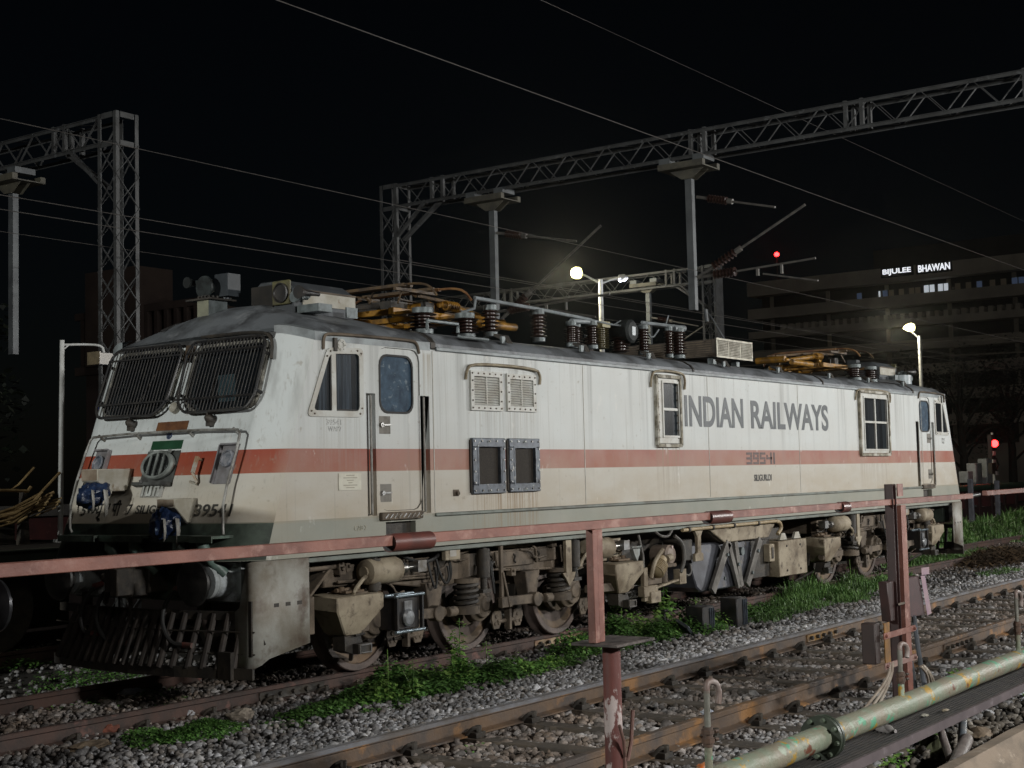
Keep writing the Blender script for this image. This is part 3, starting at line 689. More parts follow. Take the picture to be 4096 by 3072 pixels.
        MB().prism([(pf[2][0]+.005,pf[2][1]-.012),(pf[2][0]+.02,pf[2][1]-.02),(pf[3][0]+.005,pf[3][1]-.012),(pf[3][0]-.012,pf[3][1]-.006)], 'y', ya-.004, ya-.001).build('box_edge', GREASE, jb)
        t = MB(); NU, NV = 34, 22; vs = []; fs = []
        for i in range(NV+1):
            ph = math.pi*i/NV
            for j in range(NU):
                th = 2*math.pi*j/NU; v = Vector((math.sin(ph)*math.cos(th), math.sin(ph)*math.sin(th), math.cos(ph)))
                k = 1+.22*mnoise.noise(v*2.0+Vector((tb*5, 1, 2)))+.16*mnoise.noise(Vector((v.x*7,v.y*7,v.z*1.5))+Vector((tb*3, 4, 0)))
                drop = -.30*max(0, v.y+.2*v.x) if v.z < 0 else 0
                vs.append((tc[0]+v.x*tr_[0]*k, tc[1]+v.y*tr_[1]*k, tc[2]+v.z*tr_[2]*k*(1.15 if v.z < 0 else .85)+.35*v.x*tr_[0]+drop*tr_[2]))
        for i in range(NV):
            for j in range(NU): fs.append((i*NU+j, i*NU+(j+1)%NU, (i+1)*NU+(j+1)%NU, (i+1)*NU+j))
        t.add(vs, fs); fx(t.build('tarpaulin_wrap', TARP, LOCO), s)
        x0, y0, zb = tc[0]-.02, tc[1]-tr_[1]*1.08, tc[2]
        rg = MB()
        for dx, dy, w_, l_ in ((0,-.005,.04,.25),(-.10,.06,.025,.20)):
            rg.add([(x0+dx-w_*.6,y0+dy-.012,zb+.02),(x0+dx+w_*.5,y0+dy-.016,zb+.01),(x0+dx-w_*.4,y0+dy-.02,zb-.09),(x0+dx+w_*.7,y0+dy-.022,zb-.10),(x0+dx-w_*.2,y0+dy-.008,zb-l_),(x0+dx+w_*.6,y0+dy-.012,zb-l_+.03)], [(0,1,3,2),(2,3,5,4)])
        md = rg.build1('rag', TARPW, LOCO, recalc=False); sol = md.modifiers.new('thick', 'SOLIDIFY'); sol.thickness = .008; fx(md, s)
    # headstock, steps, brackets
    hs = MB().box(-9.72, -9.35, -1.25, 1.25, .86, 1.262).box(-9.86, -9.72, -1.2, 1.2, 1.262, 1.40); fx(hs.build('headstock', GREEN_SKIRT, LOCO, bevel=.01), s)
    for y0, y1, x0 in ((.98,.42,-10.14),(.40,.10,-10.10),(.06,-.28,-10.14),(-.32,-.90,-10.06),(-.94,-1.24,-10.14)):
        p = MB().box(x0, -9.87, y1, y0, 1.475, 1.50).box(x0, x0+.012, y1, y0, 1.44, 1.475); fx(p.build('front_step', GREEN_SKIRT, LOCO), s)
    for y, d in ((.36,.2),(.0,.2),(-.62,.12),(-.95,.12)):
        b = MB().tube([(-9.98,y,1.47),(-10.0,y-.02,1.38),(-9.96,y-.10,1.26),(-9.86,y-.16,1.14)], [.065,.065,.055,.05], 10); fx(b.build('step_bracket', GREEN_BR, LOCO), s)
    for sy in (1, -1):
        b = MB().lathe([(.0,0),(.16,.004),(.208,.018),(.214,.04),(.20,.052),(.10,.075),(.10,.16)], (-10.16, sy*.98, 1.07), (1,0,0), 30); bo = fx(b.build('buffer_head', mat('buffer_black', (.012,.012,.012), (.05,.048,.044), 7, .45, .3), LOCO), s)
        c = MB().lathe([(.11,0),(.155,.005),(.155,.05),(.13,.06),(.145,.075),(.15,.30)], (-10.0, sy*.98, 1.07), (1,0,0), 24); c.build('buffer_casing', BUFFERG, bo)
        fl = MB().box(-9.76, -9.715, sy*.98-.24, sy*.98+.24, .88, 1.26); fl.bolts([(-9.76, sy*.98+a, 1.07+b_) for a in (-.19,.19) for b_ in (-.15,.15)], (-1,0,0), .028, .03, 8); fl.build('buffer_flange', BUFFERG, bo)
    # centre coupler, air hoses
    cp = MB().box(-9.95,-9.6,-.16,.16,.95,1.2).box(-10.12,-9.92,-.11,.13,.92,1.22).box(-10.3,-10.1,-.13,-.02,.94,1.2).box(-10.24,-10.1,.05,.14,.97,1.17).cyl((-10.0,.05,.7),(-10.0,.05,1.0),.02)
    cp.tube([(-9.9,.3,1.1),(-10.05,.3,1.05),(-10.1,.3,.85)],.03).lathe([(.05,0),(.06,.03),(.02,.09)],(-10.05,.32,1.1),(-1,0,0),10); fx(cp.build('coupler', GREASE, LOCO, bevel=.01), s)
    for y0, y1, zz in ((-.42,-.72,.50),(.55,.2,.48),(.78,.62,.55)):
        hsx = MB().tube([(-9.75,y0,1.0),(-9.95,y0,.92),(-10.05,y0-.02,.70),(-10.05,(y0+y1)/2,zz),(-10.0,y1,zz-.01)], .021, 8, smooth=2); ho = fx(hsx.build('air_hose', RUBBER, LOCO), s)
        MB().cyl((-9.75,y0,1.0),(-9.86,y0,.98),.03,n=10).cyl((-10.0,y1+.03,zz-.01),(-10.0,y1-.10,zz-.012),.027,n=10).build('hose_coupling', mat('coupling_red', (.20,.05,.035), (.1,.09,.08), 7, .5), ho)
    # cowcatcher
    cc = MB(); A = [(-9.86,-1.47),(-10.02,-.6),(-10.06,0),(-10.02,.6),(-9.86,1.40)]
    def ccp(t):
        q = t*4; i = min(3, int(q)); f_ = q-i; return (A[i][0]+(A[i+1][0]-A[i][0])*f_, A[i][1]+(A[i+1][1]-A[i][1])*f_)
    for t0, t1 in ((0,.25),(.25,.5),(.5,.75),(.75,1)):
        a, b = ccp(t0), ccp(t1); cc.beam((a[0],a[1],.245),(b[0],b[1],.245),.03,.10); cc.beam((a[0]+.08,a[1],.76),(b[0]+.08,b[1],.76),.04,.08)
    for zz in (.62,.42): cc.tube([(ccp(k/8)[0]+.02, ccp(k/8)[1], zz) for k in range(9)], .008, 5)
    cb = fx(cc.build('cowcatcher', GREASE, LOCO), s)
    bars = MB()
    for k in range(19):
        t = .02+k*.049; a = ccp(t); bars.tube([(a[0]+.06, a[1]*.93, .78),(a[0]-.02, a[1]*1.0+.16, .28)], [.030,.034], 8)
    bars.build('cowcatcher_bars', mat('bar_rust', (.055,.044,.037), (.024,.02,.018), 5, .7), cb)
    vb = MB().box(-9.95,-9.90,-1.27,-1.10,.19,.44).box(-9.86,-9.80,-1.45,-1.35,.4,.9).beam((-9.82,-1.38,.9),(-9.74,-1.5,.5),.03,.02).box(-9.80,-9.72,.98,1.05,.3,1.0).cyl((-9.95,.28,.5),(-9.95,.28,.95),.01); vb.build('cowcatcher_brackets', GREASE, cb)
    # apron plates at the corners
    ap = MB(); path = [(-9.17,-1.5,.46,1.258),(-9.70,-1.5,.37,1.258),(-9.78,-1.485,.32,1.258),(-9.83,-1.45,.29,1.258),(-9.855,-1.39,.27,1.24),(-9.86,-1.31,.27,.84),(-9.86,-1.25,.27,.80)]
    vs = [(x,y,z0) for x,y,z0,z1 in path]+[(x,y,z1) for x,y,z0,z1 in path]; n = len(path)
    ap.add(vs, [(i,i+1,i+1+n,i+n) for i in range(n-1)])
    ao = fx(ap.build('corner_apron', mat('apron_grey', (.37,.365,.33), (.22,.195,.155), 2.2, .55, c3=(.12,.085,.06), s3=3.2, lo3=.53, hi3=.68, bump=.12), LOCO, recalc=False), s); so_ = ao.modifiers.new('thick', 'SOLIDIFY'); so_.thickness = .012
    sl = MB()
    for x in (-9.60,-9.45,-9.30): sl.box(x-.035,x+.03,-1.512,-1.5065,.83,.865)
    sl.build('apron_slot', GREASE, ao)
    e_ = MB().box(-9.70,-9.23,-1.511,-1.5065,.862+.03,.868+.03).box(-9.236,-9.23,-1.511,-1.5065,.60,.89).build('apron_seam', TRACKDIRT, ao)

# ---- front lettering (near end only; the far nose faces away)
def on_front(y0, z0): return lambda u, v, d: FR(y0-u, z0+v, .002+d)
text_part('39541', 'lettering', LETTERB, LOCO, .50, .115, on_front(-.665, 1.668), bold=.016)
text_part('7', 'lettering', LETTERB, LOCO, .062, .10, on_front(.315, 1.69), bold=.02)
text_part('SILIGURI', 'lettering', LETTERB, LOCO, .50, .082, on_front(.19, 1.698), bold=.02)
# Devanagari signwriting drawn as brush strokes: (y from left, height) in units of the head-line height
def strokes(y0, z0, sc, lines, wd, mb):
    for ln in lines:
        for a, b in zip(ln, ln[1:]):
            d = Vector((b[0]-a[0], b[1]-a[1])); d = d.normalized() if d.length else Vector((1,0)); nn = Vector((-d.y, d.x))*wd/2; e = d*wd*.35
            q = [(a[0]-e.x+nn.x, a[1]-e.y+nn.y),(b[0]+e.x+nn.x, b[1]+e.y+nn.y),(b[0]+e.x-nn.x, b[1]+e.y-nn.y),(a[0]-e.x-nn.x, a[1]-e.y-nn.y)]
            mb.add([FR(y0-p[0]*sc, z0+p[1]*sc, .0025) for p in q], [(0,1,2,3)])
dv = MB()
DDA = [[(.0,1),(.75,1)],[(.42,1),(.42,.78),(.15,.74),(.12,.55),(.4,.5),(.55,.38),(.5,.15),(.25,.05),(.1,.15)]]
BA = [[(.75,1),(1.45,1)],[(.95,.55),(1.1,.68),(1.25,.5),(1.12,.3),(.95,.42),(.95,.55)],[(1.0,.35),(1.25,.6)],[(1.25,.5),(1.42,.5)]]
LA = [[(1.45,1),(2.1,1)],[(1.75,.55),(1.85,.66),(1.78,.35),(1.6,.28),(1.55,.5),(1.65,.66),(1.78,.5),(1.92,.66),(2.05,.5)]]
YA = [[(2.1,1),(2.85,1)],[(2.2,.85),(2.3,.6),(2.15,.45),(2.3,.3),(2.65,.35)],[(2.68,1),(2.68,.05)],[(2.66,.0),(2.5,-.1),(2.62,-.25),(2.8,-.3),(2.9,-.42)]]
EE = [[(3.25,1),(3.8,1)],[(3.35,1),(3.35,.6),(3.55,.5),(3.72,.62),(3.72,1)],[(3.55,.5),(3.45,.25),(3.65,.05)]]
PA = [[(4.3,1),(4.9,1)],[(4.4,1),(4.4,.55),(4.6,.42),(4.75,.5)],[(4.75,1),(4.75,.05)]]
II = [[(4.9,1),(5.3,1)],[(5.12,1),(5.12,.05)],[(5.12,1.0),(5.08,1.25),(4.92,1.3),(4.8,1.12),(4.8,1.0)]]
strokes(1.03, 1.68, .113, DDA+BA+LA+YA+EE+PA+II, .16, dv)
dv.build('lettering', LETTERB, LOCO, recalc=False)

# ------------------------------------------------------------------ bogies (built at the near end, mirrored for the far end)
def bogie(s):
    cen = -6.0
    def B(mb, name, m, parent=None, **k):
        o = mb.build(name, m, None, **k)
        for q in [o]+SIB.get(o.name, []):
            if s == -1:
                me = q.data
                for v in me.vertices: v.co.x = -v.co.x
                me.flip_normals()
            q.parent = parent
        return o
    fr = MB()
    for y in (-1.18, 1.06):
        fr.prism([(-8.62,1.13),(-8.62,.92),(-7.75,.90),(-7.0,.80),(-6.6,.795),(-6.25,.86),(-5.8,.90),(-4.42,.835),(-3.3,.86),(-3.3,1.13)], 'y', y, y+.12)
    fr.box(-8.6,-8.4,-1.06,1.06,.9,1.1).box(-3.6,-3.4,-1.06,1.06,.9,1.1).box(-7.05,-6.8,-1.06,1.06,.7,1.05).box(-5.2,-4.95,-1.06,1.06,.7,1.05)
    F = B(fr, 'bogie_frame', TRACKDIRT, LOCO, bevel=.012)
    dk = MB()
    for w in (-7.85,-6,-4.15): dk.box(w-.55,w+.6,-.68,.68,.3,.98)
    B(dk, 'traction_motor', GREASE, F)
    B(MB().box(-8.9,-3.2,-.9,.9,1.12,1.25), 'bogie_top', GREASE, F)
    for w in (-7.85,-6,-4.15):
        for sy in (-1, 1):
            d = (0, sy, 0)
            B(MB().lathe([(.20,.0),(.46,.03),(.475,.11),(.45,.118),(.30,.075),(.20,.10),(.14,.13),(0,.135)], (w, sy*.79, .546), d, 40), 'wheel', WHEELM, F)
            B(MB().lathe([(.47,-.02),(.575,-.02),(.583,.005),(.570,.028),(.552,.045),(.546,.06),(.5445,.135),(.535,.142),(.474,.138),(.470,.10)], (w, sy*.79, .546), d, 48), 'tyre', TYRE, F)
        y = -1.28
        sp = MB().spring((w-.40, y+.05, .56), .125, .25, 4.2, .026); B(sp, 'coil_spring', GREASE, F)
        B(MB().cyl((w-.40,y+.05,.47),(w-.40,y+.05,.56),.155,n=20).cyl((w-.40,y+.05,.81),(w-.40,y+.05,.86),.15,n=20).cyl((w-.4,y+.05,.56),(w-.4,y+.05,.81),.10), 'spring_seat', TRACKDIRT, F)
        dm = MB().cyl((w-.22,y-.07,.86),(w-.22,y-.07,1.18),.075,n=16).cyl((w-.22,y-.07,.72),(w-.22,y-.07,.86),.04).cyl((w-.22,y-.07,1.18),(w-.22,y-.07,1.24),.04).box(w-.30,w-.14,y-.12,y-.02,.69,.73); B(dm, 'damper', GREASE, F)
        ab = MB().lathe([(.21,0),(.21,.12),(.17,.14),(.16,.19),(.09,.20),(.085,.22),(0,.225)], (w, -1.0, .546), (0,-1,0), 24)
        ab.bolts([(w+.12*math.cos(a), -1.18, .546+.12*math.sin(a)) for a in [i*math.pi/3 for i in range(6)]], (0,-1,0), .018, .02)
        ab.prism([(w-.35,.42),(w-.28,.36),(w-.12,.30),(w+.08,.33),(w+.2,.42),(w+.2,.72),(w-.35,.62)], 'y', -1.02, -.95); B(ab, 'axle_box', TRACKDIRT, F, bevel=.008)
        lk = MB().prism([(w+.14,.50),(w+.95,.48),(w+1.02,.53),(w+.95,.59),(w+.14,.60)], 'y', y-.05, y+.03).cyl((w+.83,y-.08,.53),(w+.83,y+.05,.53),.085,n=16).cyl((w+.98,y-.06,.53),(w+1.12,y-.06,.53),.055,n=12); B(lk, 'traction_link', TRACKDIRT, F, bevel=.008)
        lg = MB().loft([[(w+.72,-1.26,.86),(w+1.02,-1.26,.86),(w+1.02,-1.06,.86),(w+.72,-1.06,.86)],[(w+.80,-1.24,.50),(w+.95,-1.24,.50),(w+.95,-1.08,.50),(w+.80,-1.08,.50)]]); B(lg, 'guide_leg', TRACKDIRT, F, bevel=.01)
        bk = MB()
        for x in (w+.36, w+.78):
            bk.prism([(x-.06,.52),(x+.05,.52),(x+.09,.34),(x+.03,.22),(x-.07,.22),(x-.11,.34)], 'y', y+.18, y+.20)
            for q in ((x-.04,.28),(x+.03,.28),(x-.02,.36)): bk.cyl((q[0],y+.175,q[1]),(q[0],y+.17,q[1]),.022,n=10)
        bk.cyl((w+.36,y+.19,.30),(w+.78,y+.19,.30),.025).box(w+.52,w+.56,y+.12,y+.2,.2,.5); B(bk, 'brake_hanger', TRACKDIRT, F)
    # hopper-shaped sandboxes with lids and spout valves
    for x0, x1 in ((-8.74,-8.05), (-3.60,-2.90)):
        c = (x0+x1)/2; yf, yb = -1.47, -1.10
        hp = MB().loft([[(x0,yb,.86),(x1,yb,.86),(x1,yf,.84),(x0,yf,.84)], [(x0,yb,.72),(x1,yb,.72),(x1,yf,.70),(x0,yf,.70)], [(c-.14,yb+.02,.47),(c+.12,yb+.02,.47),(c+.12,yf+.1,.46),(c-.14,yf+.1,.46)], [(c-.10,yb,.44),(c+.06,yb,.44),(c+.06,yf+.12,.44),(c-.10,yf+.12,.44)]])
        H = B(hp, 'sandbox', TAN, F, bevel=.012)
        B(MB().box(x0+.22,x1-.2,-1.38,-1.18,.862,.885).cyl((x0+.18,-1.28,.89),(x1-.17,-1.28,.89),.022).cyl((x0+.24,-1.30,.87),(x0+.24,-1.30,.925),.03).cyl((x1-.26,-1.30,.87),(x1-.26,-1.30,.925),.03), 'sandbox_lid', mat('lid_brown', (.17,.115,.07), (.10,.07,.045), 5, .75), F)
        B(MB().prism([(c-.13,.44),(c+.10,.44),(c+.16,.28),(c-.02,.26),(c-.13,.3)], 'y', -1.36, -1.2).tube([(c,-1.38,.44),(c+.12,-1.40,.45)], .012).box(c-.02,c+.17,-1.44,-1.36,.26,.36), 'sand_valve', GREASE, F)
        B(disc_frame([(c-.002,.278),(c+.152,.278),(c+.152,.342),(c-.002,.342)], .012, -1.455, -1.44), 'valve_rim', STEEL, F)
        B(MB().beam((c+.28,-1.15,.6),(c+.34,-1.15,.40),.06,.02).tube([(c+.1,-1.2,.3),(c+.25,-1.1,.24),(c+.4,-.95,.14)], .025), 'sand_pipe', GREASE, F)
    # brake cylinders / dampers lying along the frame
    for x0, x1, dome in ((-8.20,-7.70,1), (-4.10,-3.55,1)):
        c = MB().lathe([(.08,0),(.125,.015),(.135,.06),(.135,x1-x0-.05),(.12,x1-x0-.01),(.07,x1-x0+.03),(0,x1-x0+.04)], (x0,-1.34,1.05), (1,0,0), 24)
        CY = B(c, 'air_cylinder', TAN, F)
        B(MB().cyl((x1+.03,-1.34,1.05),(x1+.12,-1.34,1.05),.06,n=12).cyl((x1+.1,-1.34,1.05),(x1+.32,-1.34,1.06),.025).box(x1+.28,x1+.42,-1.40,-1.28,1.0,1.12), 'cylinder_rod', STEEL, F)
        B(MB().tube([(x0+.02,-1.36,1.02),(x0-.12,-1.40,.97),(x0-.22,-1.40,.88),(x0-.2,-1.36,.84)], .022, 8, smooth=1).cyl((x0-.02,-1.34,1.05),(x0+.0,-1.34,1.05),.06,n=10), 'drain_pipe', TAN, F)
    # black axle-end instrument box held between two bright rails
    bx = MB().box(-7.83,-7.44,-1.42,-1.12,.43,.76); BX = B(bx, 'cable_box', BLACK, F, bevel=.01)
    B(MB().cyl((-7.86,-1.45,.78),(-7.40,-1.45,.78),.018,n=10).cyl((-7.86,-1.45,.415),(-7.40,-1.45,.415),.018,n=10).cyl((-7.86,-1.30,.78),(-7.40,-1.30,.78),.018,n=10), 'bright_rail', mat('bright_rail', (.42,.50,.56), (.2,.24,.27), 8, .25, .6), F)
    B(MB().box(-7.84,-7.815,-1.46,-1.42,.40,.80).box(-7.44,-7.415,-1.46,-1.42,.40,.80), 'box_frame', BLACK, F)
    B(MB().lathe([(.085,0),(.09,.03),(.07,.05),(0,.055)], (-7.65,-1.42,.55), (0,-1,0), 14).box(-7.70,-7.58,-1.44,-1.42,.6,.72), 'silver_cover', mat('silver_cover', (.40,.42,.44), (.22,.22,.22), 12, .35, .6), F)
    # inset panels, ribs and hooks on the frame, hoses and pipes
    pn = MB().box(-5.80,-5.05,-1.215,-1.181,.93,1.11).box(-4.98,-4.5,-1.21,-1.181,.95,1.11).box(-6.95,-6.72,-1.30,-1.18,1.10,1.22).box(-8.1,-7.9,-1.25,-1.18,.80,.92).box(-7.1,-6.95,-1.25,-1.18,.98,1.10)
    B(pn, 'frame_panel', TRACKDIRT, F, bevel=.012)
    hk = MB()
    for x in (-7.55,-5.9,-5.45,-4.95,-3.25): hk.tube([(x,-1.20,1.08),(x,-1.24,1.05),(x,-1.22,1.0),(x+.01,-1.24,.97)], .012, 6)
    B(hk, 'frame_hook', GREASE, F)
    pp = MB()
    pp.tube([(-8.5,-1.25,.97),(-7.2,-1.25,.95),(-6.85,-1.26,.97),(-6.70,-1.26,1.12),(-6.35,-1.26,1.17)], .016, 7, smooth=1).tube([(-8.3,-1.24,.90),(-7.5,-1.25,.93),(-7.0,-1.25,.92)], .012, 6)
    pp.tube([(-5.85,-1.24,1.12),(-5.82,-1.26,.93),(-5.7,-1.24,.90),(-4.7,-1.24,.86)], .013, 6, smooth=1).tube([(-5.4,-1.25,1.17),(-5.05,-1.25,1.17),(-5.03,-1.25,.95)], .016, 6, smooth=1)
    pp.cyl((-5.75,-1.2,1.2),(-5.15,-1.2,1.19),.05).cyl((-8.9,-1.2,1.12),(-8.4,-1.2,1.13),.03)
    B(pp, 'pipework', TRACKDIRT, F)
    hz = MB()
    for x, d, dx in ((-7.15,.34,.14),(-7.0,.30,.2),(-6.05,.5,.06),(-4.3,.45,-.1),(-4.55,.26,.2)):
        hz.tube([(x,-1.30,1.12),(x+dx*.1,-1.34,1.12-d*.6),(x+dx*.5,-1.35,1.12-d),(x+dx,-1.32,1.12-d*.7),(x+dx*1.1,-1.28,1.02)], .014, 6, smooth=2)
    hz.tube([(-7.6,-1.22,1.22),(-7.35,-1.35,1.08),(-7.0,-1.33,1.12),(-6.85,-1.25,1.24)], .02, 7, smooth=2)
    B(hz, 'hose', RUBBER, F)
    st = MB().box(-6.98,-6.72,-1.42,-1.36,1.09,1.30); B(st, 'junction_plate', TAN, F, bevel=.008)
    B(MB().box(-6.91,-6.80,-1.425,-1.42,1.13,1.26), 'junction_cover', mat('cover_pale', (.42,.40,.36), (.3,.28,.24), 5, .5), F)
    B(MB().box(-4.62,-4.50,-1.40,-1.36,.80,1.25).prism([(-4.70,.80),(-4.42,.80),(-4.46,.72),(-4.56,.64),(-4.62,.72)],'y',-1.40,-1.37), 'hanger_strap', TAN, F)
    B(MB().box(-5.98,-5.93,-1.42,-1.38,.55,1.22).beam((-5.95,-1.40,.9),(-5.85,-1.42,.5),.07,.03).box(-6.0,-5.8,-1.44,-1.38,.50,.62).beam((-8.95,-1.1,.75),(-8.5,-1.12,1.15),.2,.03).box(-8.98,-8.88,-1.3,-1.1,.5,.86), 'brake_linkage', TRACKDIRT, F, bevel=.006)
    g = random.Random(5)
    for k in range(26):
        x = g.uniform(-8.5,-3.4); z = g.uniform(.88,1.2); l = g.uniform(.15,.6); q = MB()
        if k % 3 == 0: q.tube([(x,-1.22,z),(x+l*.3,-1.25,z-.02),(x+l*.5,-1.26,z-.12),(x+l,-1.24,z-.10)], g.uniform(.008,.014), 6, smooth=1); B(q, 'brake_pipe', GREASE if k % 2 else TRACKDIRT, F)
        elif k % 3 == 1: q.box(x,x+g.uniform(.06,.16),-1.27,-1.185,z-.06,z+.03).cyl((x+.03,-1.27,z),(x+.03,-1.30,z),.018,n=8); B(q, 'pipe_bracket', TRACKDIRT, F, bevel=.006)
        else: q.tube([(x,-1.25,1.22),(x+.02,-1.28,1.05),(x+.05,-1.27,.9),(x+.03,-1.22,.82)], .011, 6, smooth=1); B(q, 'cable', RUBBER, F)
    return F
bogie(1); bogie(-1)

# ------------------------------------------------------------------ gear slung between the bogies
MB().box(-2.6, 2.3, -.95, .95, .45, 1.2).build('underframe_gear', GREASE, LOCO)
tk = MB(); sec = [(-1.38,.95),(-1.40,.55),(-1.33,.36),(-1.15,.28)]
tk.loft([[(-1.40,-1.30,.96),(-1.40,-1.36,.60),(-1.28,-1.36,.36),(-1.12,-1.34,.285),(.20,-1.34,.285),(.40,-1.36,.40),(.53,-1.36,.62),(.53,-1.30,.96)], [(-1.40,1.3,.96),(-1.40,1.36,.60),(-1.28,1.36,.36),(-1.12,1.34,.285),(.20,1.34,.285),(.40,1.36,.40),(.53,1.36,.62),(.53,1.3,.96)]])
TK = tk.build('transformer_tank', TANK, LOCO, bevel=.02)
MB().beam((-.95,-1.42,.29),(-.42,-1.42,.95),.14,.05,(0,1,0)).beam((-.2,-1.42,.95),(-.05,-1.42,.29),.10,.05,(0,1,0)).beam((-.42,-1.42,.95),(-.12,-1.42,.29),.09,.05,(0,1,0)).beam((.14,-1.42,.30),(.62,-1.42,.95),.13,.05,(0,1,0)).build('tank_strap', mat('strap_grey', (.24,.225,.205), (.12,.11,.10), 4, .4, .3), TK)
MB().bolts([(-.62,-1.45,.45),(.28,-1.45,.47),(-.16,-1.45,.62),(-.5,-1.45,.78),(.5,-1.45,.78)], (0,-1,0), .028, .02, 8).cyl((.02,-1.37,.80),(.02,-1.44,.80),.06,n=12).build('tank_fitting', INSCAP, TK)
MB().loft([[(-1.0,-1.43,1.165),(1.17,-1.43,1.165),(.92,-1.43,.965),(-.52,-1.43,.955)], [(-1.0,-1.36,1.165),(1.17,-1.36,1.165),(.92,-1.36,.965),(-.52,-1.36,.955)]]).build('trunking_panel', TAN, LOCO, bevel=.01)
MB().loft([[(-1.02,-1.36,1.165),(-.53,-1.36,.955),(-.53,-.9,.955),(-1.02,-.9,1.165)], [(-1.0,-1.361,1.165),(-.51,-1.361,.955),(-.51,-.9,.955),(-1.0,-.9,1.165)]]).build('trunking_end', TRACKDIRT, LOCO)
pp = MB().cyl((-1.85,-1.47,1.19),(1.1,-1.47,1.20),.026,n=10).tube([(1.1,-1.47,1.20),(1.25,-1.47,1.18),(1.3,-1.47,1.08),(1.15,-1.47,1.0)], .03, 8, smooth=2)
po = pp.build('long_pipe', mat('pipe_tan', (.42,.33,.20), (.28,.21,.12), 5, .55), LOCO)
cl = MB()
for x in (-1.7,-1.0,-.35,.45): cl.cyl((x,-1.47,1.19),(x+.045,-1.47,1.19),.04,n=10)
cl.build('pipe_clamp', GREASE, po)
bb = MB().box(1.22,2.25,-1.45,-1.0,.335,.885); bo = bb.build('battery_box', TAN, LOCO, bevel=.012)
lg = MB()
for x in (1.42,1.93): lg.prism([(x-.13,.90),(x+.13,.90),(x+.06,1.0),(x-.06,1.0)], 'y', -1.44, -1.40)
lg.build('lifting_lug', CREAM, bo)
MB().bolts([(x,-1.45,z) for x in (1.5,2.0) for z in (.42,.80)], (0,-1,0), .02, .012, 8).build('box_bolt', GREASE, bo)
MB().box(1.0,1.18,-1.40,-1.2,.58,.85).build('fuse_box', TAN, LOCO, bevel=.01); MB().box(1.06,1.12,-1.412,-1.40,.63,.80).build('fuse_box_slot', GREASE, LOCO)
MB().box(.56,1.2,-1.3,-.9,.36,.92).build('equipment_box', GREASE, LOCO)
# compressor nest
MB().prism([(-1.47,1.19),(-1.20,1.19),(-1.28,1.08),(-1.28,.86),(-1.22,.84),(-1.22,.74),(-1.46,.74),(-1.46,.84),(-1.38,.86),(-1.38,1.08)], 'y', -1.45, -1.40).build('hanger_bracket', TAN, LOCO, bevel=.006)
MB().box(-1.75,-1.45,-1.40,-1.1,.76,1.05).build('relay_box', GREASE, LOCO, bevel=.01)
cy = MB().lathe([(.13,0),(.14,.03),(.14,.25),(.11,.28),(0,.29)], (-2.0,-1.1,.86), (0,-1,0), 22); co = cy.build('compressor_drum', mat('drum_brown', (.30,.235,.19), (.17,.13,.1), 5, .55), LOCO)
MB().cyl((-2.0,-1.392,.97),(-2.0,-1.396,.97),.022,n=10).build('drum_label', mat('pale_label', (.5,.4,.36), None, rough=.5), co)
fn = MB().lathe([(.07,0),(.10,.02),(.10,.16),(.07,.18),(.07,.28)], (-2.55,-1.42,.66), (.55,0,.45), 16)
for k in range(7): fn.lathe([(.10,0),(.125,.004),(.125,.012),(.10,.016)], Vector((-2.55,-1.42,.66))+Vector((.55,0,.45)).normalized()*(.02+.024*k), (.55,0,.45), 16)
fo = fn.build('finned_valve', mat('valve_tan', (.46,.37,.23), (.3,.22,.13), 6, .6), LOCO)
MB().tube([(-2.68,-1.44,.60),(-2.62,-1.46,.80),(-2.45,-1.46,.92),(-2.35,-1.44,.95)], .03, 8, smooth=2).cyl((-2.22,-1.42,.82),(-2.10,-1.42,.84),.05).build('valve_arm', TAN, fo)
MB().box(-2.66,-2.28,-1.38,-1.15,.50,.66).cyl((-2.2,-1.35,.5),(-2.2,-1.35,.72),.06).box(-2.35,-1.9,-1.4,-1.2,.70,.75).build('valve_body', TRACKDIRT, LOCO, bevel=.01)
MB().box(-2.82,-2.72,-1.42,-1.36,.30,.74).box(-2.86,-2.5,-1.44,-1.34,.36,.50).box(-2.72,-2.46,-1.46,-1.38,.27,.42).beam((-2.5,-1.4,.46),(-1.9,-1.4,.52),.06,.03).build('support_frame', TAN, LOCO, bevel=.006)
MB().box(-1.90,-1.72,-1.44,-1.34,.46,.66).box(-1.86,-1.76,-1.445,-1.44,.49,.56).build('gauge_box', TAN, LOCO, bevel=.008)
MB().tube([(-1.95,-1.40,1.12),(-1.82,-1.45,1.02),(-1.78,-1.46,.8),(-1.88,-1.44,.62)], .028, 8, smooth=2).tube([(-2.75,-1.3,1.2),(-2.72,-1.35,.9),(-2.76,-1.38,.6)], .02, 7).tube([(-2.5,-1.42,1.2),(-2.4,-1.45,1.13),(-2.2,-1.45,1.12),(-2.05,-1.42,1.2)], .02, 7, smooth=2).tube([(-1.7,-1.38,.62),(-1.62,-1.4,.55),(-1.5,-1.4,.58),(-1.45,-1.36,.7)], .015, 6, smooth=2).build('hose', mat('hose_grey', (.13,.12,.105), (.06,.055,.05), 6, .6), LOCO)
MB().prism([(-3.08,1.0),(-2.90,1.0),(-2.92,.92),(-2.98,.84),(-3.04,.92)], 'y', -1.42, -1.36).tube([(-3.08,-1.4,1.02),(-2.86,-1.4,1.02)], .012).build('drain_funnel', mat('funnel', (.30,.34,.33), (.2,.2,.18), 6, .5), LOCO)
MB().box(-3.72,-3.1,-1.25,-1.19,.87,1.16).build('control_cubicle', TAN, LOCO, bevel=.01)
